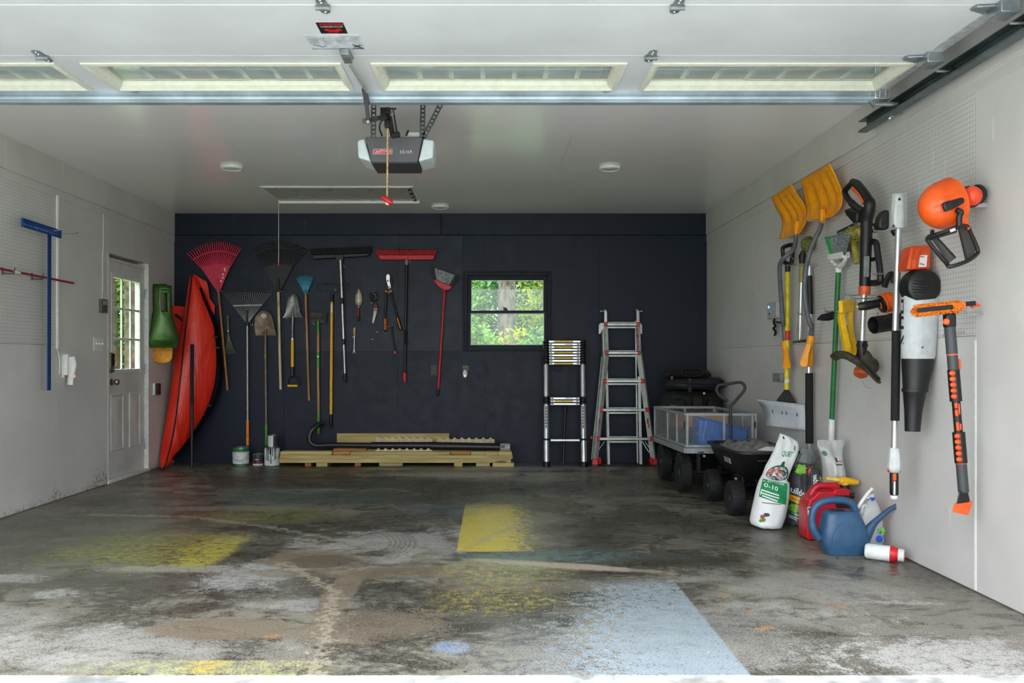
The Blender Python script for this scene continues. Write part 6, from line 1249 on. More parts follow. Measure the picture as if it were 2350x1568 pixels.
gq = smooth([W2(x, y, ox + .13 - .012 * i) for i, (x, y) in enumerate(gpt)], 4); n_ = len(gq); MB().tube(gq, [.020 + .017 * math.sin(math.pi * min(1, (i + 3) / n_)) for i in range(n_)], 10, flat=.55).build('guard', dirty, r); MB().tube([q + V((-.004, -.012, .014)) for q in gq], .011, 8).build('guard_rim', BLACK, r)
MB().lathe([(.03, 0), (.04, .006), (.04, .035), (.028, .045)], W2(845, 600, ox + .02), (-.35, -.5, -.8), 16).build('spool', mat('dull_orange', (176, 78, 34), .5), r); MB().bar(W2(925, 640, ox + .01), W2(970, 690, ox - .02), .016, .02).build('guard_label', mat('dull_orange', (176, 78, 34), .5), r)
MB().tube(smooth([W2(850, 690, ox), W2(868, 730, ox), W2(895, 750, ox), W2(922, 752, ox)], 4), .0015, 5).build('cutting_line', mat('grey_line', (150, 150, 146), .5), r)
hook_r(W1(890, 1180, .1), 'under the orange collar of the trimmer', .20); hook_r(W1(885, 870, .1), 'behind the trimmer shaft', .14)
# ---- bulky tools facing the room: planes at their own depth
def T3(x, y, Y): return at(*R3(x, y), Y)
def T4(x, y, Y): return at(*R4(x, y), Y)
# pole saw
Yp = 4.72; SAWW = mat('saw_pale_grey', (202, 206, 204), .4, var=.05); r = thing('pole_saw', 'white headed pole trimmer with silver shaft and black foam sleeve', 'pole tool', T4(275, 1260, Yp))
MB().loft([[T3(x, y, Y_) for x, y, Y_ in ((380, 252, Yp), (430, 248, Yp - .03), (470, 248, Yp - .03), (522, 240, Yp), (522, 240, Yp + .06), (380, 252, Yp + .06))], [T3(x, y, Y_) for x, y, Y_ in ((368, 420, Yp), (405, 420, Yp - .05), (480, 420, Yp - .05), (518, 420, Yp), (518, 420, Yp + .06), (368, 420, Yp + .06))], [T3(x, y, Y_) for x, y, Y_ in ((360, 552, Yp), (400, 562, Yp - .04), (480, 565, Yp - .04), (515, 560, Yp), (515, 560, Yp + .06), (360, 552, Yp + .06))]]).build('head_cover', SAWW, r, bev=.01, segs=3)
MB().lathe([(.007, 0), (.007, .002)], T3(447, 304, Yp - .042), (0, -1, 0), 12).build('bolt_hole', BLACK, r); MB().lathe([(.008, 0), (.006, .004)], T3(395, 545, Yp - .038), (0, -1, 0), 10).build('screw', DSTEEL, r)
MB().prism([T3(*q, Yp + .02) for q in ((320, 392), (362, 400), (362, 560), (318, 582), (262, 560), (262, 520), (275, 455))], (0, .07, 0)).build('motor_cover', BLACK, r, bev=.012)
MB().prism([T3(*q, Yp) for q in ((385, 575), (478, 580), (470, 600), (420, 630))], (0, .04, 0)).build('neck_guard', BLACK, r, bev=.004); MB().cyl(T3(440, 560, Yp), T4(283, 225, Yp), .0165).build('shaft', ALU, r)
bm_ = MB(); a_, c_ = T4(281, 772, Yp), T4(289, 214, Yp); bm_.cyl(a_, c_, .0222, n=18).build('grip_sleeve', FOAM, r)
MB().cyl(T4(280, 765, Yp), T4(276, 955, Yp), .0155).build('shaft', ALU, r)
def oct_(cx, y, hx, hy): p_ = T4(cx, y, Yp); return [p_ + V((hx * math.cos(R(45 * k + 22.5)) * 1.08, hy * math.sin(R(45 * k + 22.5)) * 1.08, 0)) for k in range(8)]
MB().loft([oct_(278, 940, .021, .02), oct_(278, 952, .026, .025), oct_(277, 1000, .031, .034), oct_(277, 1055, .034, .036), oct_(276, 1082, .030, .03), oct_(276, 1096, .018, .02)]).build('motor_housing', SAWW, r, bev=.003)
for x in (243, 309): MB().ball(T4(x, 1081, Yp), (.007, .01, .011), 10, 6).build('red_tab', RED, r)
MB().bar(T4(275, 1090, Yp), T4(275, 1238, Yp), .042, .036, (0, 1, 0)).build('handle', BLACK, r, bev=.012); MB().bar(T4(279, 1100, Yp - .021), T4(278, 1146, Yp - .021), .016, .012, (0, 1, 0)).build('trigger', ORANGE, r, bev=.004); MB().bar(T4(278, 1150, Yp - .021), T4(277, 1232, Yp - .021), .009, .004, (0, 1, 0)).build('handle_strip', WHITEP, r)
MB().ball(T4(275, 1247, Yp), (.021, .021, .016), 14, 8).build('end_cap', WHITEP, r); hook_r(V((2.2, Yp + .03, T3(0, 575, Yp).z)), 'under the white head of the pole trimmer', .26)
# clip, ear muffs, nozzle, brush, yellow tool
r = thing('spring_clamp', 'bent black clamp hanging on a hook beside the silver pole', 'clamp', T3(340, 1105, 5.0)); MB().tube(smooth([T3(*q, 5.0) for q in ((310, 1095), (335, 1030), (362, 985), (385, 985), (398, 1020), (396, 1060))], 4), .018, 10, flat=.7).build('jaws', BLACK, r)
MB().tube([T3(325, 1020, 4.98), T3(310, 1090, 4.98)], .012, 8).build('jaw_pad', RUBBER, r); hook_r(T3(365, 968, 5.0), 'holding the bent black clamp', .16)
r = thing('ear_defender', 'orange ear defender with a black headband beside the trimmer shaft', 'ear defender', T3(250, 1310, 5.05)); Ye = 5.05
MB().ball(T3(348, 1228, Ye), (.056, .05, .056), 20, 14).build('ear_cup', ORANGE, r); q = T3(310, 1240, Ye); ax = (T3(310, 1240, Ye) - T3(360, 1222, Ye)).normalized(); MB().lathe([(.052, -.004), (.057, .0), (.057, .008), (.05, .012)], q, ax, 24).build('cup_ring', ORANGE, r); MB().lathe([(.046, .0), (.052, .004), (.05, .016), (.03, .02)], T3(302, 1243, Ye), ax, 24).build('cushion', BLACK, r)
MB().tube([T3(296, 1245, Ye), T3(250, 1242, Ye), T3(150, 1262, Ye), T3(85, 1270, Ye), T3(68, 1272, Ye)], [.02, .024, .026, .022, .008], 10, flat=.7).build('headband', BLACK, r); MB().ball(T3(70, 1272, Ye), (.012, .012, .012), 8, 6).build('yellow_tip', lmn, r); hook_r(T3(252, 1190, Ye), 'above the orange ear defender', .26); MB().tube(smooth([T3(252, 1190, Ye), T3(245, 1215, Ye), T3(262, 1235, Ye)], 4), .002, 5).build('wire_loop', CHROME, r)
r = thing('blower_nozzle', 'short black nozzle tube hung beside the silver pole', 'nozzle', T3(330, 1505, 4.95)); p_, q = T3(212, 1438, 4.93), T3(470, 1398, 4.98)
MB().lathe([(.045, 0.0), (.048, .001), (.048, .006), (.046, (q - p_).length), (.04, (q - p_).length), (.043, .006), (.045, .0)], p_, q - p_, 24, cap=False).build('tube', BLACK, r, ang=60); MB().lathe([(.051, .0), (.051, .012), (.048, .012)], p_ + (q - p_) * .62, q - p_, 24).build('rib', BLACK, r); MB().lathe([(.043, .0), (.043, .002)], p_ + (q - p_) * .8, q - p_, 20).build('inner_stop', BLACK, r)
hook_r(p_.lerp(q, .8) + V((0, 0, .03)), 'inside the short black nozzle tube', .14)
r = thing('hand_brush', 'small black pointed hand brush behind the green broom handle', 'brush', W1(580, 1410, .1)); MB().tube([W1(505, 1392, .16), W1(545, 1378, .14), W1(600, 1372, .09), W1(690, 1345, .02)], [.004, .022, .026, .026], 10).build('bristle_roll', mat('black_bristle', (20, 20, 22), .8), r)
hook_r(W1(665, 1325, .03), 'above the small black hand brush', .1)
amb = mat('amber_yellow_plastic', (238, 188, 20), .42, var=.05); r = thing('pruning_saw_frame', 'yellow two armed plastic tool frame beside the green handle', 'tool', W2(770, 490, .08)); ff = .10
MB().bar(W2(672, 88, .15), W2(768, 74, .03), .03, .08).build('head_block', amb, r, bev=.008)
for pts in (((684, 118), (678, 160), (692, 250), (712, 350), (735, 462)), ((748, 70), (742, 180), (748, 280), (770, 390), (802, 488))):
    b = MB(); o_ = .12 if pts[0][0] == 684 else .05; qs = smooth([W2(*q, o_) for q in pts], 4)
    for a, c in zip(qs, qs[1:]): b.bar(a, c + (c - a) * .05, .045, .034, (1, 0, 0))
    b.build('arm', amb, r, bev=.003)
MB().bar(W2(706, 118, .09), W2(720, 330, .09), .012, .03, (1, 0, 0)).build('blade', SIL, r); MB().bar(W2(702, 240, .10), W2(712, 305, .10), .02, .034, (1, 0, 0)).build('dark_label', BLACK, r); MB().bar(W2(714, 318, .10), W2(722, 360, .10), .018, .03, (1, 0, 0)).build('silver_label', SIL, r); hook_r(W2(660, 116, .06), 'under the yellow tool frame', .15)
# leaf blower
Yb_ = 4.62; r = thing('leaf_blower', 'white and grey leaf blower with an orange top and long black nozzle', 'leaf blower', T4(388, 840, Yb_)); BW_ = mat('blower_pale_grey', (190, 194, 196), .35, var=.05); BO = mat('blower_orange_red', (206, 72, 26), .4, var=.06)
def ell_ring(cx, cy, hx, hy, f, n=24): p_ = f(cx, cy, Yb_); return [p_ + V((hx * math.cos(2 * math.pi * k / n), hy * math.sin(2 * math.pi * k / n), 0)) for k in range(n)]
MB().prism([T3(*q, Yb_ - .04) for q in ((556, 722), (735, 716), (728, 932), (516, 938))], (0, .11, 0)).build('fuel_cover', BO, r, bev=.008)
MB().prism([T3(*q, Yb_ - .052) for q in ((600, 740), (640, 740), (602, 930), (560, 932))], (0, .012, 0)).build('cover_ridge', BO, r, bev=.003)
lb = MB().prism([T3(*q, Yb_ - .046) for q in ((634, 808), (700, 806), (690, 912), (620, 914))], (0, .006, 0)).build('white_label', WHITEP, r); MB().prism([T3(*q, Yb_ - .045) for q in ((570, 850), (592, 848), (582, 920), (560, 922))], (0, .004, 0)).build('grey_label', mat('label_brownish', (176, 160, 140), .5), r)
for x, y in ((642, 820), (660, 822), (640, 885), (662, 890)): MB().box(T3(x, y, Yb_ - .0475), (.012, .002, .005)).build('print_mark', mat('print_rust', (176, 76, 44), .4), lb)
MB().lathe([(.01, -.05), (.06, -.048), (.085, -.03), (.092, .0), (.092, .06)], T3(650, 1090, Yb_ - .03), (0, 1, 0), 28).build('fan_housing', BLACK, r)
for k in range(9):
    y = 985 + 26 * k; hw = math.sqrt(max(0, 150 ** 2 - (y - 1090) ** 2)) * .86; zz = Yb_ - .083 + .03 * ((y - 1090) / 150) ** 2; MB().tube([T3(650 - hw, y - 8, zz + .032), T3(650 - hw * .5, y, zz + .004), T3(650, y + 4, zz - .002), T3(650 + hw * .5, y, zz + .004), T3(650 + hw, y - 8, zz + .032)], .004, 6).build('cooling_fin', BLACK, r)
MB().loft([ell_ring(440, 0, .092, .07, T4), ell_ring(434, 130, .09, .075, T4), ell_ring(428, 280, .088, .075, T4), ell_ring(424, 370, .085, .072, T4), ell_ring(424, 395, .078, .068, T4)]).build('blower_body', BW_, r)
MB().loft([ell_ring(422, 388, .081, .07, T4), ell_ring(418, 450, .076, .066, T4), ell_ring(408, 560, .062, .058, T4), ell_ring(404, 590, .062, .06, T4), ell_ring(402, 600, .056, .054, T4), ell_ring(394, 720, .043, .043, T4), ell_ring(389, 838, .038, .038, T4)]).build('nozzle', BLACK, r, ang=50)
MB().loft([ell_ring(404, 575, .0645, .061, T4), ell_ring(403, 592, .0645, .061, T4)]).build('nozzle_ring', BLACK, r)
MB().prism([T4(*q, Yb_ - .0745) for q in ((445, 100), (470, 95), (475, 355), (448, 355))], (0, .008, 0)).build('latch_strip', BW_, r, bev=.002); MB().lathe([(.006, 0), (.004, .004)], T4(452, 318, Yb_ - .076), (0, -1, 0), 10).build('screw', DSTEEL, r)
cx_ = T4(434, 150, Yb_); A0 = cx_ + V((-.086, -.030, 0)); text('STIHL', V((cx_.x - .0865, Yb_ - .022, T4(0, 300, Yb_).z)), V((.04, -.0, 1)), V((-.42, .9, 0)), .034, BLACK, r, wd=.30, bold=.02, ex=.002)
MB().tube([V((XR - .001, Yb_ + .02, T3(0, 960, Yb_).z)), T3(690, 960, Yb_ + .03)], .006, 6).build('wall_hook', CHROME, r)
# helmet
Yh = 4.13; HO = mat('helmet_orange', (232, 88, 20), .3, var=.04); r = thing('forestry_helmet', 'orange safety helmet with ear muff and mesh visor on the wall', 'helmet', T3(900, 915, Yh))
c = T3(905, 360, Yh); axd = V((-.80, -.28, -.22)).normalized()
HX = V((-.022, 0, .004))
MB().lathe([(.118, -.035), (.121, -.03), (.117, -.02), (.115, .0), (.111, .03), (.100, .065), (.082, .095), (.056, .120), (.028, .133), (.002, .137)], c + HX, axd, 32, 1.0, .86, ref=(.0, .0, 1)).build('shell', HO, r)
MB().lathe([(.108, -.03), (.104, .0), (.02, .03)], c + HX, axd, 24, 1.0, .86, ref=(0, 0, 1)).build('liner', BLACK, r)
for s_ in (-.03, .0, .03): MB().tube([c + HX + axd * z_ + V((0, -rr_ * .86 * .97, 0)).cross(axd).normalized() * 0 + V((0, -1, 0)).cross(axd).normalized() * s_ + (V((0, -1, 0)) - axd * axd.dot(V((0, -1, 0)))).normalized() * (math.sqrt(max(0, (rr_ * .88) ** 2 - s_ * s_ * .8))) for rr_, z_ in ((.111, .03), (.1, .065), (.082, .095), (.056, .12))], .004, 6).build('shell_ridge', HO, r)
MB().prism([T3(*q, Yh - .075) for q in ((960, 400), (1012, 368), (1058, 448), (1092, 555), (1084, 585), (1040, 560), (1000, 525), (965, 545))], (0, .03, 0)).build('neck_flap', HO, r, bev=.008)
MB().bar(T3(840, 380, Yh - .125), T3(925, 350, Yh - .125), .02, .042).build('arm_mount', BLACK, r, bev=.008); MB().tube([T3(900, 360, Yh - .12), T3(985, 325, Yh - .10), T3(1050, 290, Yh - .06)], [.02, .016, .018], 10, flat=.6).build('muff_arm', BLACK, r)
MB().ball(T3(1100, 275, Yh - .03), (.044, .045, .046), 20, 14).build('ear_muff', mat('muff_orange_red', (236, 74, 34), .35), r); q = T3(1160, 262, Yh); MB().lathe([(.044, -.02), (.047, -.012), (.047, .0), (.04, .012)], q, (.9, .2, .05), 24).build('muff_cushion', BLACK, r); MB().tube(arc(T3(1092, 280, Yh - .03), V((.046, 0, 0)), V((0, 0, .048)), 100, 330, 16), .004, 6).build('muff_rim', BLACK, r)
MB().tube(smooth([T3(975, 190, Yh - .04), T3(1020, 188, Yh - .04), T3(1070, 185, Yh - .02), T3(1100, 215, Yh - .02)], 4), .003, 6).build('wire_band', CHROME, r)
MB().tube(smooth([T3(960, 400, Yh - .11), T3(1000, 420, Yh - .11), T3(985, 470, Yh - .11), T3(985, 560, Yh - .10)], 4), .014, 8).build('visor_arm', BLACK, r)
vf = [T3(*q, y_) for q, y_ in (((690, 660), Yh - .02), ((840, 600), Yh - .09), ((965, 558), Yh - .11), ((1055, 545), Yh - .07), ((1090, 610), Yh - .05), ((1152, 755), Yh - .03), ((1140, 800), Yh - .04), ((1060, 860), Yh - .09), ((905, 910), Yh - .09), ((870, 880), Yh - .07), ((775, 770), Yh - .04))]
MB().tube(smooth(vf + [vf[0]], 4), .0095, 8).build('visor_frame', BLACK, r); MB().bar(T3(700, 655, Yh - .02), T3(960, 575, Yh - .115), .016, .028).build('visor_brow', BLACK, r, bev=.005); MB().bar(T3(905, 590, Yh - .122), T3(950, 572, Yh - .124), .002, .012).build('visor_label', WHITEP, r)
vm = NG('visor_mesh'); t_ = vm.t; o_ = [n for n in t_.nodes if n.type == 'OUTPUT_MATERIAL'][0]; tr_ = vm.n('BsdfTransparent'); mx_ = vm.n('MixShader'); mx_.inputs[0].default_value = .62; vm.done(lin((40, 38, 36)), .6); t_.links.new(tr_.outputs[0], mx_.inputs[1]); t_.links.new(vm.b.outputs[0], mx_.inputs[2]); t_.links.new(mx_.outputs[0], o_.inputs[0])
MB().grid([[T3(*q, y_) for q, y_ in row] for row in ([((735, 665), Yh - .02), ((790, 650), Yh - .04)], [((790, 740), Yh - .03), ((850, 720), Yh - .06)], [((840, 820), Yh - .05), ((925, 785), Yh - .08)], [((880, 890), Yh - .07), ((955, 830), Yh - .09)])]).build('mesh_side', vm.m, r, solid=.002)
MB().grid([[T3(*q, y_) for q, y_ in row] for row in ([((985, 570), Yh - .11), ((1060, 560), Yh - .07)], [((1015, 660), Yh - .11), ((1100, 650), Yh - .05)], [((1040, 760), Yh - .1), ((1140, 750), Yh - .03)], [((1055, 850), Yh - .09), ((1100, 830), Yh - .05)])]).build('mesh_side', vm.m, r, solid=.002); MB().tube([T3(985, 575, Yh - .115), T3(1050, 850, Yh - .1)], .006, 6).tube([T3(790, 650, Yh - .045), T3(955, 830, Yh - .092)], .004, 6).build('mesh_rib', BLACK, r)
MB().cyl(T3(738, 640, Yh - .04), T3(745, 585, Yh - .06), .009).build('visor_stop', BLACK, r); MB().bar(V((XR - .003, Yh, T3(0, 360, Yh).z)), c, .02, .02).build('head_peg', CHROME, r)
# snow brush
Ys = 4.13; r = thing('snow_brush', 'black and orange telescopic snow brush with an ice scraper', 'snow brush', T4(690, 1360, Ys)); OB = mat('orange_bristle', (236, 130, 30), .8, var=.2, sc=50)
b = MB(); rn = random.Random(9)
for k in range(900):
    f = rn.random(); a = rn.uniform(0, 6.28); p_ = T4(405 + 270 * f, 92 - 28 * f, Ys); b.tube([p_ + V((0, math.cos(a) * .018, math.sin(a) * .010)), p_ + V((rn.uniform(-.004, .004), math.cos(a) * .045, math.sin(a) * .030))], .003, 4)
b.build('bristles', OB, r, kind='stuff'); MB().bar(T4(405, 93, Ys), T4(700, 58, Ys), .07, .034).build('brush_back', mat('brush_orange', (236, 110, 26), .5), r, bev=.006); MB().bar(T4(420, 88, Ys - .047), T4(640, 66, Ys - .047), .012, .020).build('center_slot', BLACK, r, bev=.004)
MB().bar(T4(690, 52, Ys), T4(775, 44, Ys), .03, .022).build('squeegee_holder', BLACK, r, bev=.004); MB().tube([T4(755, 62, Ys), T4(775, 50, Ys), T4(808, 58, Ys)], [.012, .013, .004], 8).build('squeegee_tip', mat('bright_scraper_orange', (246, 84, 30), .4), r)
def sx(y): return 615 + (y - 190) * (700 - 615) / (1215 - 190) + 6
def st_cyl(y0, y1, rad, m, nm): return MB().cyl(T4(sx(y0), y0, Ys), T4(sx(y1), y1, Ys), rad, n=16).build(nm, m, r)
DG = mat('dark_grey_plastic', (60, 64, 66), .5, var=.05); MB().ball(T4(618, 118, Ys), (.02, .022, .02)).bar(T4(618, 105, Ys), T4(620, 200, Ys), .05, .044, (0, 1, 0)).build('pivot', BLACK, r, bev=.012); MB().lathe([(.0145, 0), (.0145, .008), (.010, .012)], T4(598, 158, Ys - .022), (-.3, -1, 0), 14).build('pivot_button', mat('bright_scraper_orange', (246, 84, 30), .4), r)
st_cyl(190, 358, .0245, DG, 'upper_shaft'); st_cyl(356, 366, .0235, mat('bright_scraper_orange', (246, 84, 30), .4), 'orange_ring'); st_cyl(366, 458, .0235, DG, 'middle_shaft'); st_cyl(456, 652, .0265, BLACK, 'grip'); st_cyl(650, 846, .0185, BLACK, 'inner_tube'); st_cyl(844, 1034, .0275, BLACK, 'lower_grip'); st_cyl(1032, 1038, .026, mat('bright_scraper_orange', (246, 84, 30), .4), 'orange_ring'); st_cyl(1038, 1215, .0235, DG, 'lower_shaft')
bso = mat('bright_scraper_orange', (246, 84, 30), .4)
for k in range(5):
    for y in (478 + 36 * k, 868 + 36 * k): MB().ball(T4(sx(y) - 9, y, Ys - .021), (.0150, .009, .0115), 12, 8).build('grip_dot', bso, r)
for y0, y1, dx in ((660, 695, -3), (705, 745, -3), (780, 835, -3), (665, 735, 14), (790, 830, 14)): MB().bar(T4(sx(y0) + dx, y0, Ys - .015), T4(sx(y1) + dx, y1, Ys - .015), .012 if dx < 0 else .007, .012, (0, 1, 0)).build('orange_inlay', bso, r, bev=.003)
MB().bar(T4(676, 390, Ys), T4(682, 452, Ys), .010, .014, (0, 1, 0)).build('lock_lever', bso, r, bev=.002)
MB().loft([[T4(678, 1210, Ys - .02), T4(732, 1210, Ys - .02), T4(732, 1210, Ys + .02), T4(678, 1210, Ys + .02)], [T4(662, 1288, Ys - .018), T4(748, 1276, Ys - .018), T4(748, 1276, Ys + .018), T4(662, 1288, Ys + .018)]]).build('scraper_neck', BLACK, r, bev=.006)
MB().loft([[T4(650, 1282, Ys - .008), T4(765, 1270, Ys - .008), T4(765, 1270, Ys + .012), T4(650, 1282, Ys + .012)], [T4(634, 1338, Ys - .03), T4(736, 1360, Ys - .03), T4(736, 1360, Ys - .022), T4(634, 1338, Ys - .022)]]).build('scraper_blade', bso, r, bev=.002); text('1', T4(683, 1328, Ys - .026), V((1, 0, -.15)), V((0, .25, 1)), .012, lmn, r)
b = MB(); b.tube([V((XR - .001, Ys + .03, T4(0, 110, Ys).z)), V((XR - .11, Ys + .03, T4(0, 112, Ys).z)), V((XR - .12, Ys + .03, T4(0, 104, Ys).z))], .004, 6); tag(b.build('peg_hook', CHROME), 'wire peg hook holding the orange snow brush', 'hook', 'wire peg hooks on the white pegboard')
for k, (x, y) in enumerate(((705, 95), (695, 225))):
    q = rw(*R4(x, y), .0); b = MB(); b.tube([V((XR - .001, q.y - .03, q.z)), V((XR - .07, q.y - .03, q.z)), V((XR - .075, q.y - .03, q.z - .02))], .004, 6).tube([V((XR - .001, q.y + .03, q.z)), V((XR - .07, q.y + .03, q.z)), V((XR - .075, q.y + .03, q.z - .02))], .004, 6).tube([V((XR - .068, q.y - .03, q.z)), V((XR - .068, q.y + .03, q.z))], .003, 6); tag(b.build('double_hook', CHROME), ('upper' if k == 0 else 'lower') + ' empty double wire hook right of the snow brush pivot', 'hook')
# small boxes on the right wall
gbx = mat('grey_box_plastic', (176, 178, 180), .45); r = thing('gate_sensor', 'grey wall box with a blue indicator light behind the left snow shovel handle', 'wall box', W1(150, 1385, .0)); a, c = W1(112, 1255, 0), W1(192, 1380, 0)
MB().b2((XR - .035, c.y, c.z), (XR - .0005, a.y, a.z)).build('box_body', gbx, r, bev=.006); g = NG('blue_indicator'); g.b.inputs['Emission Color'].default_value = (.15, .4, 1, 1); g.b.inputs['Emission Strength'].default_value = 2.0; MB().ball((XR - .036, a.y - .05, a.z - .035), (.006, .016, .012), 10, 6).build('indicator', g.done((.2, .4, .9)), r); MB().lathe([(.01, 0), (.008, .003)], (XR - .035, a.y - .06, a.z - .09), (-1, 0, 0), 10).build('button', BLACK, r)
MB().tube(smooth([W1(140, 1385, .02), W1(132, 1420, .03), W1(150, 1450, .04), W1(130, 1470, .03), W1(150, 1500, .03), W1(140, 1528, .02)], 4), .009, 6).build('cord', BLACK, r); MB().tube(smooth([W1(136, 1412, .03), W1(170, 1418, .02), W1(196, 1422, .01)], 4), .006, 6).build('cord', BLACK, r)
r = thing('wall_outlet', 'grey outlet box on the right wall above the white pusher blade', 'outlet', W2(178, 702, 0)); a, c = W2(146, 630, 0), W2(212, 702, 0); MB().b2((XR - .03, c.y, c.z), (XR - .0005, a.y, a.z)).build('box_body', mat('grey_outlet_metal', (140, 144, 148), .5, .3), r, bev=.004); MB().b2((XR - .033, c.y + .03, c.z + .03), (XR - .029, a.y - .03, a.z - .03)).build('face_plate', gbx, r, bev=.002)

# ================================================================= ON THE LEFT WALL
L1 = crop(0, 350, 2.614)
def WL(x, y, o=.03): return lw(*L1(x, y), o)
tsq = mat('tee_square_blue', (24, 70, 140), .4, .35, .08, 20); r = thing('tee_square', 'blue metal drywall tee square hanging on long hooks', 'tee square', WL(292, 1428, .06)); ot = .09
MB().bar(WL(296, 470, ot), WL(293, 1428, ot), .006, .052, (0, 1, 0)).build('blade', tsq, r, bev=.001); MB().bar(WL(131, 418, ot + .012), WL(364, 492, ot + .012), .016, .062, (0, 0, 1)).build('head', tsq, r, bev=.002)
b = MB()
for k in range(58): q = WL(286 + (k % 2) * 0, 500 + 16 * k, ot + .004); b.box(q + V((.0, .0, 0)), (.0015, .010 if k % 4 else .02, .0025))
b.build('scale_marks', mat('scale_white', (150, 176, 206), .5), r, kind='stuff')
b = MB()
for k in range(15): q = WL(146 + 14 * k, 430 + 4.45 * k, ot + .0205); b.box(q, (.001, .006, .010))
b.build('scale_marks', mat('scale_white', (150, 176, 206), .5), r, kind='stuff'); text('SQUARE', WL(200, 452, ot + .0205), V((0, 1, -.02)), V((0, 0, 1)), .014, mat('scale_white', (150, 176, 206), .5), r, wd=.075)
for (a, c, l) in (((236, 480), (400, 461), 'upper'), ((300, 492), (462, 486), 'lower')):
    p_ = WL(*a, .0); q = V((p_.x + .20, p_.y + .02, p_.z - .0)); e_ = at(*L1(*c), p_.y); MB_ = MB().tube([V((XL + .0005, p_.y, p_.z)), e_], .004, 6).tube([e_, e_ + V((.004, 0, .012))], [.006, .008], 6); tag(MB_.build('long_hook', CHROME), l + ' long wire hook carrying the blue tee square', 'hook')
rr_ = mat('dull_red_rod', (150, 32, 48), .45); r = thing('red_rod', 'thin dull red rod lying on two hooks along the left wall', 'rod', WL(300, 760, .07)); xo = .07
pa, pb = lw(0, 617, xo), lw(168, 650, xo); d = (pb - pa).normalized(); MB().cyl(pa - d * 1.2, pb, .0085).build('rod', rr_, r); MB().cyl(lw(28, 622, xo), lw(45, 626.5, xo), .0092).build('white_band', WHITEP, r); MB().cyl(pb - d * .01, pb + d * .002, .009).build('end_cap', rr_, r)
for x, y, l in ((70, 712, 'nearer'), (243, 745, 'farther')):
    q = WL(x, y, 0); q = V((XL, q.y, q.z - .0)); q2 = lw(*L1(x, y), xo); MB_ = MB().tube([V((XL + .0005, q2.y, q2.z - .018)), V((XL + xo + .014, q2.y, q2.z - .018)), V((XL + xo + .022, q2.y, q2.z + .022))], .0045, 6).box((XL + .006, q2.y, q2.z - .0), (.011, .012, .05)); tag(MB_.build('rod_hook', DSTEEL), l + ' dark hook under the dull red rod', 'hook')
MB_ = MB(); p_, q = lw(130, 448, .0), lw(130, 800, .0); MB_.b2((XL + .0005, p_.y - .016, q.z), (XL + .014, p_.y + .016, p_.z)); o = MB_.build('cable_cover', caulk, bev=.004); tag(o, 'white vertical cable cover strip at the edge of the left pegboard', 'cable cover')
r = thing('wall_phone', 'white cordless handset in a wall cradle with a red light', 'phone', lw(147, 885, .0)); q = lw(147, 835, 0)
MB().loft([rg for rg in ([V((XL + x, q.y + a * .035 * s, q.z + z)) for a, z in ((-1, -.09), (-1.1, -.02), (-.9, .05), (-.5, .075), (.5, .075), (.9, .05), (1.1, -.02), (1, -.09))] for x, s in ((.0005, 1.0), (.03, 1.0), (.04, .8)))]).build('cradle', WHITEP, r)
MB().tube([V((XL + .05, q.y + .02, q.z + .055)), V((XL + .06, q.y + .024, q.z - .01)), V((XL + .05, q.y + .01, q.z - .10)), V((XL + .045, q.y + .005, q.z - .17))], [.026, .03, .024, .026], 12, flat=.7).build('handset', WHITEP, r)
g = NG('red_indicator'); g.b.inputs['Emission Color'].default_value = (1, .12, .06, 1); g.b.inputs['Emission Strength'].default_value = 3.0; MB().ball((XL + .062, q.y + .045, q.z - .10), (.006, .009, .012), 10, 6).build('indicator', g.done((.9, .2, .15)), r); MB().bar((XL + .05, q.y + .04, q.z - .09), (XL + .05, q.y + .04, q.z - .15), .012, .014, (0, 1, 0)).build('key_strip', BLACK, r)
MB().tube(smooth([lw(130, 800, .006), lw(134, 812, .02), lw(137, 835, .02), lw(136, 858, .012)], 4), .004, 6).build('cord', WHITEP, r); MB().bar((XL + .008, q.y - .03, q.z + .02), (XL + .008, q.y - .03, q.z - .11), .012, .02, (0, 1, 0)).build('side_block', WHITEP, r)
r = thing('opener_button', 'brown wall control for the overhead door on a thin cord', 'wall control', lw(233, 719, 0)); a, c = lw(226.5, 686, 0), lw(240, 719, 0); MB().b2((XL + .0005, a.y, c.z), (XL + .03, c.y, a.z)).build('control_body', mat('brown_control', (86, 80, 68), .45), r, bev=.004); MB().b2((XL + .03, a.y + .02, a.z - .05), (XL + .033, c.y - .02, a.z - .012)).build('push_bar', mat('tan_button', (150, 142, 120), .45), r, bev=.001)
MB().tube(smooth([lw(237, 490, .004), lw(237, 560, .006), lw(235, 600, .008), lw(238, 560, .004) * 0 + lw(236, 640, .006), lw(234, 688, .008)], 4), .0035, 6).build('cord', WHITEP, r)
r = thing('light_switches', 'white three gang light switch plate beside the door', 'switch', lw(225, 806, 0)); a, c = lw(214, 774, 0), lw(236, 806, 0); MB().b2((XL + .0005, a.y, c.z), (XL + .007, c.y, a.z)).build('switch_plate', WHITEP, r, bev=.002)
for k in range(3): yy = a.y + (c.y - a.y) * (k + .7) / 3.4; MB().bar((XL + .006, yy, (a.z + c.z) / 2), (XL + .02, yy, (a.z + c.z) / 2 + .008), .010, .012).build('toggle', caulk, r, bev=.001)
r = thing('wall_remote', 'small black and white remote holder right of the door', 'wall remote', lw(355, 906, 0)); a, c = lw(350.5, 880, 0), lw(360, 906, 0); MB().b2((XL + .0005, a.y, c.z), (XL + .02, c.y, a.z)).build('holder', WHITEP, r, bev=.003); MB().b2((XL + .02, a.y + .02, c.z + .002), (XL + .045, c.y - .005, a.z - .002)).build('remote', BLACK, r, bev=.006)

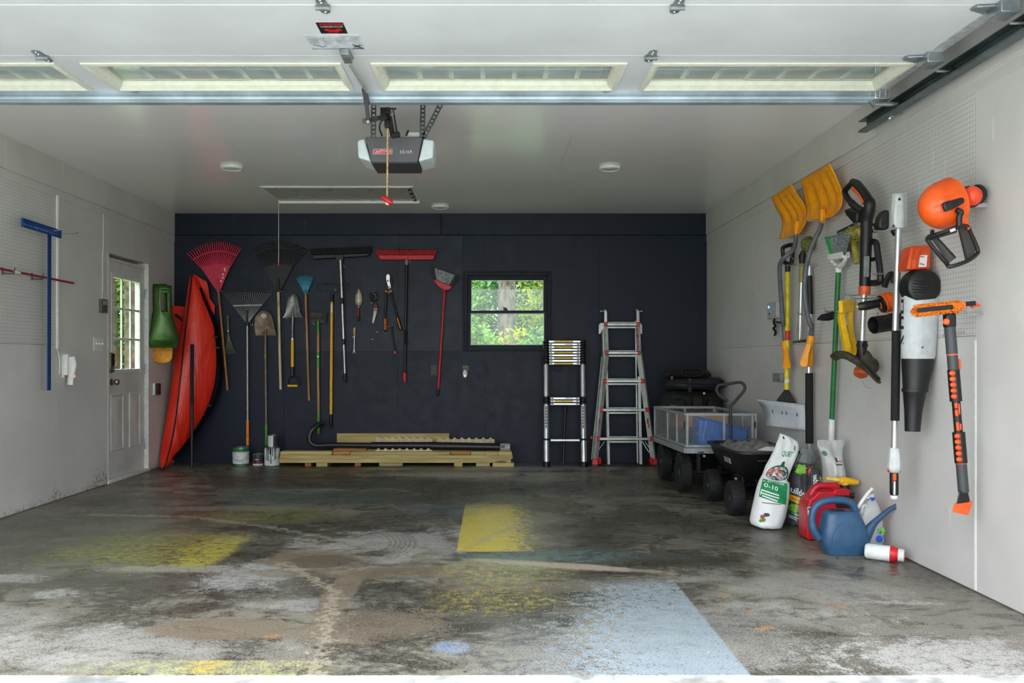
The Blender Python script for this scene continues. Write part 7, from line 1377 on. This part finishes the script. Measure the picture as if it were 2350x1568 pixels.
# ================================================================= OVERHEAD DOOR, TRACK AND OPENER
DW = mat('overhead_door_white', (214, 217, 218), .45, var=.03, sc=2); CRM = mat('cream_frame', (222, 222, 206), .5, var=.03); DZ0 = 2.568; DX0, DX1 = -3.36, 2.13; TH = .042
r = thing('door_2', 'white sectional overhead garage door rolled up under the ceiling', 'overhead door', (-.615, 3.66, DZ0), kind='structure')
wins = [(.80, 2.07), (-.59, .65), (-2.02, -.76), (-3.29, -2.17)]; WY0, WY1 = 4.385, 4.80
secY = [(4.27, 4.88), (3.66, 4.27), (3.05, 3.66), (2.44, 3.05)]
b = MB(); y0, y1 = 4.272, 4.878; xs = [DX0] + sorted(v for w_ in wins for v in w_) + [DX1]
for i, (a, c) in enumerate(zip(xs, xs[1:])):
    if i % 2 == 0: b.b2((a, y0, DZ0), (c, y1, DZ0 + TH))
    else: b.b2((a, y0, DZ0), (c, WY0, DZ0 + TH)).b2((a, WY1, DZ0), (c, y1, DZ0 + TH))
b.build('door_section', DW, r)
for y0, y1 in secY[1:]: MB().b2((DX0, y0 + .002, DZ0), (DX1, y1 - .002, DZ0 + TH)).build('door_section', DW, r, bev=.004)
for a, c in wins:
    b = MB(); P4 = lambda k, z: [V((a + k, WY0 + k, z)), V((c - k, WY0 + k, z)), V((c - k, WY1 - k, z)), V((a + k, WY1 - k, z))]
    b.loft([P4(-.012, DZ0 - .0005), P4(-.012, DZ0 - .008), P4(.010, DZ0 - .012), P4(.016, DZ0 - .004), P4(.034, DZ0 + .010), P4(.040, DZ0 + .030), P4(.040, DZ0 + TH)], cap=False); f = b.build('window_frame', CRM, r, ang=20)
    n = 7
    for k in range(n): x0, x1 = a + .04 + (c - a - .08) * k / n, a + .04 + (c - a - .08) * (k + 1) / n; MB().b2((x0, WY0 + .04, DZ0 + .031), (x1, WY1 - .04, DZ0 + .035)).build('pane', GLASS, f)
    for k in range(1, n): x = a + .04 + (c - a - .08) * k / n; MB().b2((x - .012, WY0 + .04, DZ0 + .0355), (x + .012, WY1 - .04, DZ0 + .041)).build('divider', CRM, f)
prof = [(4.836, DZ0), (4.836, DZ0 - .012), (4.842, DZ0 - .016), (4.838, DZ0 - .03), (4.842, DZ0 - .044), (4.836, DZ0 - .05), (4.836, DZ0 - .062), (4.886, DZ0 - .062), (4.886, DZ0)]
MB().loft([[V((x, y, z)) for y, z in prof] for x in (DX0, 2.06)]).build('stiffening_strut', mat('strut_galvanised', (170, 184, 194), .5, .55, .12, 5), r, ang=20)
for x in (-2.02 + .63 - .55, -.68, .73): pass
MB().b2((2.07, 2.46, DZ0 - .004), (DX1, 4.86, DZ0)).build('end_stile', mat('stile_steel', (196, 200, 200), .45, .4), r)
for yj in (4.27, 3.66, 3.05):
    for x in (-2.165, -.70, .76):
        if x == -.70 and yj == 4.27: continue
        b = MB(); b.prism([V((x + u, yj + v, DZ0 - .0005)) for u, v in ((-.022, -.02), (-.018, -.07), (0, -.085), (.018, -.07), (.022, -.02), (.022, .02), (.018, .07), (0, .085), (-.018, .07), (-.022, .02))], (0, 0, -.005)); b.cyl((x - .03, yj, DZ0 - .012), (x + .03, yj, DZ0 - .012), .011)
        h_ = b.build('hinge', mat('hinge_zinc', (128, 134, 136), .4, .25, .2, 20), r)
        for v in (-.06, .06, -.035, .035): MB().lathe([(.006, 0), (.004, .005)], (x, yj + v, DZ0 - .0055), (0, 0, -1), 8).build('bolt', CHROME, h_)
for yj in (4.27, 3.66):
    b = MB(); b.b2((2.06, yj - .06, DZ0 - .05), (2.14, yj + .05, DZ0 - .0005)).prism([V((1.98, yj + .03, DZ0 - .004)), V((2.06, yj + .07, DZ0 - .004)), V((2.06, yj - .02, DZ0 - .004)), V((1.99, yj - .01, DZ0 - .004))], (0, 0, -.01)); h_ = b.build('roller_bracket', STEEL, r, bev=.003); MB().cyl((2.13, yj, DZ0 - .075), (2.20, yj, DZ0 - .075), .006).build('roller_stem', CHROME, h_); MB().lathe([(.02, -.01), (.0225, -.004), (.0225, .004), (.02, .01)], (2.20, yj, DZ0 - .075), (1, 0, 0), 18).build('roller', RUBBER, h_)
b = MB(); b.b2((2.06, 4.79, DZ0 - .055), (2.15, 4.87, DZ0 - .002)); h_ = b.build('top_bracket', mat('bright_zinc', (206, 210, 216), .25, .9), r, bev=.004)
for x in (2.085, 2.115): MB().cyl((x, 4.785, DZ0 - .05), (x, 4.785, DZ0 - .006), .007).build('bracket_rib', CHROME, h_)
MB().cyl((2.05, 4.82, DZ0 - .075), (2.20, 4.82, DZ0 - .075), .012).build('roller_stem', CHROME, h_); MB().lathe([(.02, -.01), (.0225, -.004), (.0225, .004), (.02, .01)], (2.20, 4.82, DZ0 - .075), (1, 0, 0), 18).build('roller', RUBBER, h_); MB().prism([V((2.03, 4.80, DZ0 - .066)), V((2.07, 4.80, DZ0 - .066)), V((2.06, 4.80, DZ0 - .10))], (0, .01, 0)).build('bracket_tab', CHROME, h_)
for x in (-1.94, .615):  # bolts where the strut is fixed
    MB().prism([V((x - .02, 4.834, DZ0 - .006)), V((x, 4.834, DZ0 + .004)), V((x + .02, 4.834, DZ0 - .006)), V((x, 4.834, DZ0 - .016))], (0, -.006, 0)).build('strut_clip', STEEL, r)
# stickers under the door
def D(px_, py_, dz=-.001): Y = (DZ0 + dz - H) * F / (CY - py_); return at(px_, py_, Y)
sd = [D(*q) for q in ((724, 52), (787, 52), (798, 77), (737, 77))]; sy0, sy1 = sd[0].y, sd[2].y; sx0, sx1 = sd[0].x, sd[1].x
s1 = MB().b2((sx0, sy0, DZ0 - .0012), (sx1, sy1, DZ0 - .0002)).build('warning_sticker', mat('sticker_black', (30, 26, 28), .4), r)
wi, he = sx1 - sx0, sy1 - sy0; MB().b2((sx0 + wi * .1, sy0 + he * .06, DZ0 - .0018), (sx1 - wi * .02, sy0 + he * .22, DZ0 - .0012)).build('red_band', mat('sticker_red', (168, 28, 44), .4), s1)
text('GARAGE DOOR', V((sx0 + wi * .10, sy0 + he * .42, DZ0 - .0016)), V((1, 0, 0)), V((0, -1, 0)), he * .16, mat('sticker_white', (206, 206, 206), .4), s1, wd=wi * .84)
for cx_, cy_, rx_, ry_ in ((.5, .78, .2, .14), (.3, .66, .12, .1), (.72, .66, .12, .1), (.5, .9, .12, .08)): MB().lathe([(1, 0), (1, .0006)], V((sx0 + wi * cx_, sy0 + he * cy_, DZ0 - .0012)), (0, 0, -1), 18, wi * rx_, he * ry_).build('red_figure', mat('sticker_bright_red', (226, 26, 34), .4), s1)
ss = [D(*q) for q in ((712, 79), (836, 113))]; ax0, ax1 = D(722, 96).x - .03, D(838, 113).x; ay0, ay1 = ss[0].y + .01, ss[1].y
s2 = MB().b2((ax0, ay0, DZ0 - .0012), (ax1, ay1, DZ0 - .0002)).build('instruction_sticker', mat('sticker_paper', (204, 208, 214), .4), r); wi, he = ax1 - ax0, ay1 - ay0
MB().b2((ax0, ay1 - he * .05, DZ0 - .0016), (ax1, ay1, DZ0 - .0012)).build('edge_line', mat('sticker_blue_grey', (134, 146, 170), .4), s2)
for k in range(4): MB().b2((ax0 + wi * (.04 + .25 * k), ay0 + he * .12, DZ0 - .0016), (ax0 + wi * (.21 + .25 * k), ay0 + he * .62, DZ0 - .0012)).build('text_block', mat('sticker_print_grey', (186, 190, 196), .4), s2)
dkp = mat('sticker_dark_print', (58, 66, 72), .4)
for p_, q in (((.80, .66), (.95, .9)), ((.95, .7), (.82, .82)), ((.78, .9), (.98, .92)), ((.06, .68), (.16, .74)), ((.14, .7), (.22, .84)), ((.24, .8), (.3, .72))): MB().bar((ax0 + wi * p_[0], ay0 + he * p_[1], DZ0 - .0016), (ax0 + wi * q[0], ay0 + he * q[1], DZ0 - .0016), he * .05, .0008).build('picture_stroke', dkp if p_[0] > .5 else mat('sticker_blue_grey', (134, 146, 170), .4), s2)
# track
r = thing('door_track', 'galvanised horizontal door track along the top of the right wall', 'track', (2.2, 3.9, 2.46)); tk = mat('track_galvanised', (104, 116, 120), .4, .8, .15, 6); TZ = 2.493
tp_ = [(2.178, TZ + .030), (2.178, TZ + .034), (2.228, TZ + .034), (2.232, TZ + .030), (2.232, TZ - .030), (2.228, TZ - .034), (2.178, TZ - .034), (2.178, TZ - .022), (2.182, TZ - .022), (2.184, TZ - .030), (2.226, TZ - .030), (2.228, TZ - .026), (2.228, TZ + .026), (2.226, TZ + .030)]
MB().loft([[V((x, y, z)) for x, z in tp_] for y in (2.36, 5.30)]).build('track_channel', tk, r, ang=20)
for y in (4.95, 3.3): b = MB().b2((2.232, y - .02, TZ - .02), (2.238, y + .02, TZ + .03)).b2((2.238, y - .015, TZ - .02), (XR - .019, y + .015, TZ - .014)).b2((2.2, y - .03, TZ - .04), (2.235, y + .03, TZ - .034)); h_ = b.build('wall_bracket', STEEL, r, bev=.002); MB().lathe([(.009, 0), (.007, .008)], (2.21, y, TZ - .04), (0, 0, -1), 8).build('bolt', CHROME, h_)
# opener
OY0, OY1 = 5.35, 5.67; OG_ = mat('opener_grey', (92, 90, 94), .42, .2, .05, 10); r = thing('door_opener', 'grey overhead door opener hanging from perforated irons', 'door opener', (-.588, 5.5, 2.31))
def O(px_, py_, Y=OY0): return at(px_, py_, Y)
zb_ = O(0, 364).z; a = [O(838, 314), O(970, 314), O(958, 372), O(852, 372)]
back = [V((q.x, OY1, q.z)) for q in a]; b = MB(); b.loft([a, back]); b.build('opener_body', OG_, r, bev=.006)
for s_, (x0, x1, x2, x3) in ((-1, (836, 820, 822, 851)), (1, (972, 996, 994, 960))):
    zz = [O(0, 318).z, O(0, 322).z, O(0, 362).z, O(0, 371).z]; fr_ = [V((O(x0, 0).x, OY0 - .004, zz[0])), V((O(x1, 0).x, OY0 - .004, zz[1])), V((O(x2, 0).x, OY0 - .004, zz[2])), V((O(x3, 0).x, OY0 - .004, zz[3]))]
    MB().loft([fr_, [V((q.x, OY1 - .05, q.z)) for q in fr_]]).build('light_lens', mat('frosted_lens', (206, 216, 220), .3, var=.03), r, bev=.012, segs=3)
lg = MB().b2((O(856, 0).x, OY0 - .0015, O(0, 354).z), (O(900, 0).x, OY0 + .002, O(0, 342).z)).build('brand_plate', mat('plate_white', (216, 206, 208), .4), r); MB().b2((O(857, 0).x, OY0 - .0022, O(0, 353.2).z), (O(899, 0).x, OY0 - .0014, O(0, 342.8).z)).build('plate_red', mat('plate_red', (190, 40, 66), .4), lg)
text('CRAFTSMAN', O(858.5, 351.6) + V((0, -.0026, 0)), V((1, 0, 0)), V((0, 0, 1)), O(0, 344.5).z - O(0, 351.6).z, mat('plate_white', (216, 206, 208), .4), lg, wd=O(897.5, 0).x - O(858.5, 0).x, bold=.01)
text('1/2 H.P.', O(919, 352.5) + V((0, -.002, 0)), V((1, 0, 0)), V((0, 0, 1)), O(0, 345.3).z - O(0, 352.5).z, mat('plate_white', (216, 206, 208), .4), r, wd=O(947, 0).x - O(919, 0).x, bold=.015)
MB().b2((O(852, 0).x, OY0 + .01, O(0, 372).z - .004), (O(958, 0).x, OY1 - .01, O(0, 372).z)).build('bottom_plate', mat('opener_dark', (66, 62, 66), .45), r)
pg_ = NG('perforated_iron'); o_ = pg_.xyz(pg_.n('TexCoord').outputs['Object']); q1 = pg_.ma('SUBTRACT', pg_.ma('FRACT', pg_.ma('DIVIDE', o_[2], .026)), .5); hole = pg_.step(pg_.ma('ABSOLUTE', q1), .2, .15); PI_ = pg_.done(lin((104, 108, 112)), .45, .7)
def iron(p, q):
    p, q = V(p), V(q); d = (q - p); n = int(d.length / .024); b = MB(); dn = d.normalized(); sx_ = V((1, 0, 0)) - dn * dn.x; sx_.normalize()
    w_ = .030
    for s_ in (-1, 1): b.bar(p + sx_ * s_ * w_ * .38, q + sx_ * s_ * w_ * .38, .003, w_ * .26, (1, 0, 0)) if False else b.bar(p + sx_ * s_ * w_ * .38, q + sx_ * s_ * w_ * .38, w_ * .26, .003, (0, 1, 0))
    for k in range(n + 1): b.bar(p + d * (k / n) - sx_ * w_ * .3, p + d * (k / n) + sx_ * w_ * .3, .003, .013, tuple(dn))
    b.bar(p - sx_ * w_ * .5 + V((0, .012, 0)), q - sx_ * w_ * .5 + V((0, .012, 0)), .003, .025, (0, 1, 0)); return b.build('hanging_iron', DSTEEL, r)
yI = 5.36; zt_ = HC; zo = O(0, 316).z
def I(px_, z, Y=yI): return V(((px_ - CX) / F * Y, Y, z))
iron(I(858, zt_), I(857, zo)); iron(I(971, zt_), I(969, zo)); iron(I(1016, zt_), I(972, zo))
RLM = mat('rail_black', (34, 34, 36), .4, .4); MB().bar(at(890, 252, 4.97), at(903, 318, 5.45), .028, .030).bar(at(884, 250, 4.97), at(910, 250, 4.97), .01, .01).build('rail', RLM, r, bev=.003); MB().tube([at(902, 250, 5.0), at(912, 310, 5.4)], .005, 6).build('chain', DSTEEL, r)
MB().box(at(886, 262, 5.08), (.055, .10, .05)).box(at(889, 285, 5.1), (.03, .05, .045)).build('trolley', BLACK, r, bev=.005); MB().lathe([(.012, 0), (.01, .01)], at(899, 262, 5.02), (0, -1, 0), 10).build('trolley_bolt', CHROME, r)
MB().bar(at(898, 312, 5.34), at(918, 309, 5.34), .05, .03).build('rail_mount', BLACK, r, bev=.004); MB().tube(smooth([at(877, 312, 5.36), at(871, 295, 5.3), at(874, 280, 5.2), at(884, 272, 5.12)], 4), .005, 6).build('wire_loop', BLACK, r); MB().tube(smooth([at(932, 312, 5.4), at(934, 306, 5.4), at(937, 300, 5.42)], 3), .006, 6).build('antenna', BLACK, r); MB().box(at(948, 312, 5.45), (.09, .06, .03)).build('terminal_box', WHITEP, r, bev=.004)
# door arm
r = thing('lifting_linkage', 'grey and black lifting arm between overhead door and opener trolley', 'door arm', (-.69, 4.6, 2.45)); p_ = D(795, 128, -.02)
MB().box(D(795, 124, -.008) , (.05, .13, .012)).bar(D(790, 118, -.02), D(800, 140, -.03), .04, .03).build('door_bracket', mat('hinge_zinc', (128, 134, 136), .4, .25, .2, 20), r, bev=.004); q = at(841, 212, 4.80); q.z = min(q.z, DZ0 - .085)
MB().bar(D(799, 140, -.03), at(842, 209, 4.78), .034, .012, (1, 0, .3)).build('straight_arm', mat('arm_pale_grey', (200, 200, 194), .4, .5), r, bev=.002)
for k in range(5): f = .12 + .14 * k; MB().lathe([(.007, 0), (.007, .002)], D(799, 140, -.03).lerp(at(842, 209, 4.78), f) + V((0, -.003, -.0075)), (0, -.3, -1), 10).build('arm_hole', DSTEEL, r)
MB().bar(at(836, 203, 4.76), at(843, 240, 4.80), .03, .010, (0, 1, .4)).bar(at(838, 210, 4.78), at(846, 283, 4.82), .02, .012, (0, 1, 0)).build('curved_arm', BLACK, r, bev=.002); MB().bar(at(836, 278, 4.83), at(884, 268, 5.03), .022, .026).build('trolley_link', DSTEEL, r, bev=.002); MB().lathe([(.012, 0), (.009, .012)], at(845, 281, 4.81), (0, -1, 0), 8).build('pivot_bolt', CHROME, r)
# release rope
r = thing('release_rope', 'tan release rope with a red handle hanging under the opener', 'rope', at(889, 466, 5.1)); rope = mat('tan_rope', (196, 160, 108), .8, var=.25, sc=120, bump=.3); MB().tube([at(889.5, 293, 5.1), at(889, 380, 5.1), at(888.5, 462, 5.1)], .0052, 8).build('rope', rope, r)
MB().tube([at(876, 452, 5.1), at(880, 454, 5.1), at(889, 459, 5.1), at(897, 465, 5.1), at(901, 466, 5.1)], [.010, .016, .0175, .016, .009], 12).build('red_handle', mat('handle_red', (176, 22, 34), .45), r); MB().ball(at(888.5, 467, 5.1), (.011, .009, .010), 10, 8).tube([at(889, 466, 5.1), at(892, 471, 5.1)], .004, 6).build('knot', mat('pale_rope', (216, 190, 140), .8), r)
# ceiling lights and hatch
lens = NG('light_lens'); lens = lens.done((.62, .66, .68), .35)
for (px_, py_, l) in ((532, 382, 'round flat ceiling light nearest the side door wall'), (1400, 383, 'round flat ceiling light nearest the right wall'), (1010, 473, 'round flat ceiling light nearest the back wall')):
    Y = (HC - H) * F / (CY - py_); c = V(((px_ - CX) / F * Y, Y, HC)); r = thing('ceiling_light', l, 'ceiling light', c - V((0, 0, .03)), 'flat ceiling lights'); MB().lathe([(.088, -.0005), (.090, -.01), (.084, -.022), (.074, -.024), (.072, -.016)], c, (0, 0, 1), 32).build('trim_ring', WHITEP, r); MB().lathe([(.073, -.017), (.060, -.021), (.002, -.023)], c, (0, 0, 1), 32).build('diffuser', lens, r)
hx0, hx1, hy0, hy1 = -2.105, -.72, 8.03, 8.74; r = thing('attic_hatch', 'flat attic hatch panel in the ceiling with a hanging pull cord', 'hatch', (-1.41, 8.38, HC)); hm = painted('hatch_paint', (182, 180, 174), .3, scuff=None); MB().b2((hx0 + .02, hy0 + .02, HC - .010), (hx1 - .02, hy1 - .02, HC - .0005)).build('hatch_panel', hm, r, bev=.002)
for a, c in (((hx0, hy0), (hx1, hy0 + .018)), ((hx0, hy1 - .018), (hx1, hy1)), ((hx0, hy0), (hx0 + .018, hy1)), ((hx1 - .018, hy0), (hx1, hy1))): MB().b2((*a, HC - .006), (*c, HC - .0004)).build('trim_strip', caulk, r)
MB().b2((hx0, hy1 - .02, HC - .03), (hx1, hy1 + .004, HC - .0004)).build('hinge_rail', caulk, r)
MB().b2((hx1 - .055, hy0 + .03, HC - .016), (hx1 - .028, hy1 - .03, HC - .0105)).build('slide_bracket', DSTEEL, r)
for y in (8.2, 8.4, 8.55): MB().b2((hx1 - .05, y, HC - .02), (hx1 - .034, y + .05, HC - .016)).build('bracket_slot', CHROME, r)
pc = at(639.5, 461, 8.70); MB().tube([V((pc.x, 8.70, HC - .010)), V((pc.x, 8.70, at(0, 606, 8.7).z))], .0032, 6).build('pull_cord', mat('cord_white', (206, 204, 198), .6), r); MB().lathe([(.004, .0), (.010, .012), (.009, .03), (.003, .036)], V((pc.x, 8.70, at(0, 611, 8.7).z)), (0, 0, 1), 10).build('cord_knob', mat('knob_red', (170, 36, 48), .5), r)
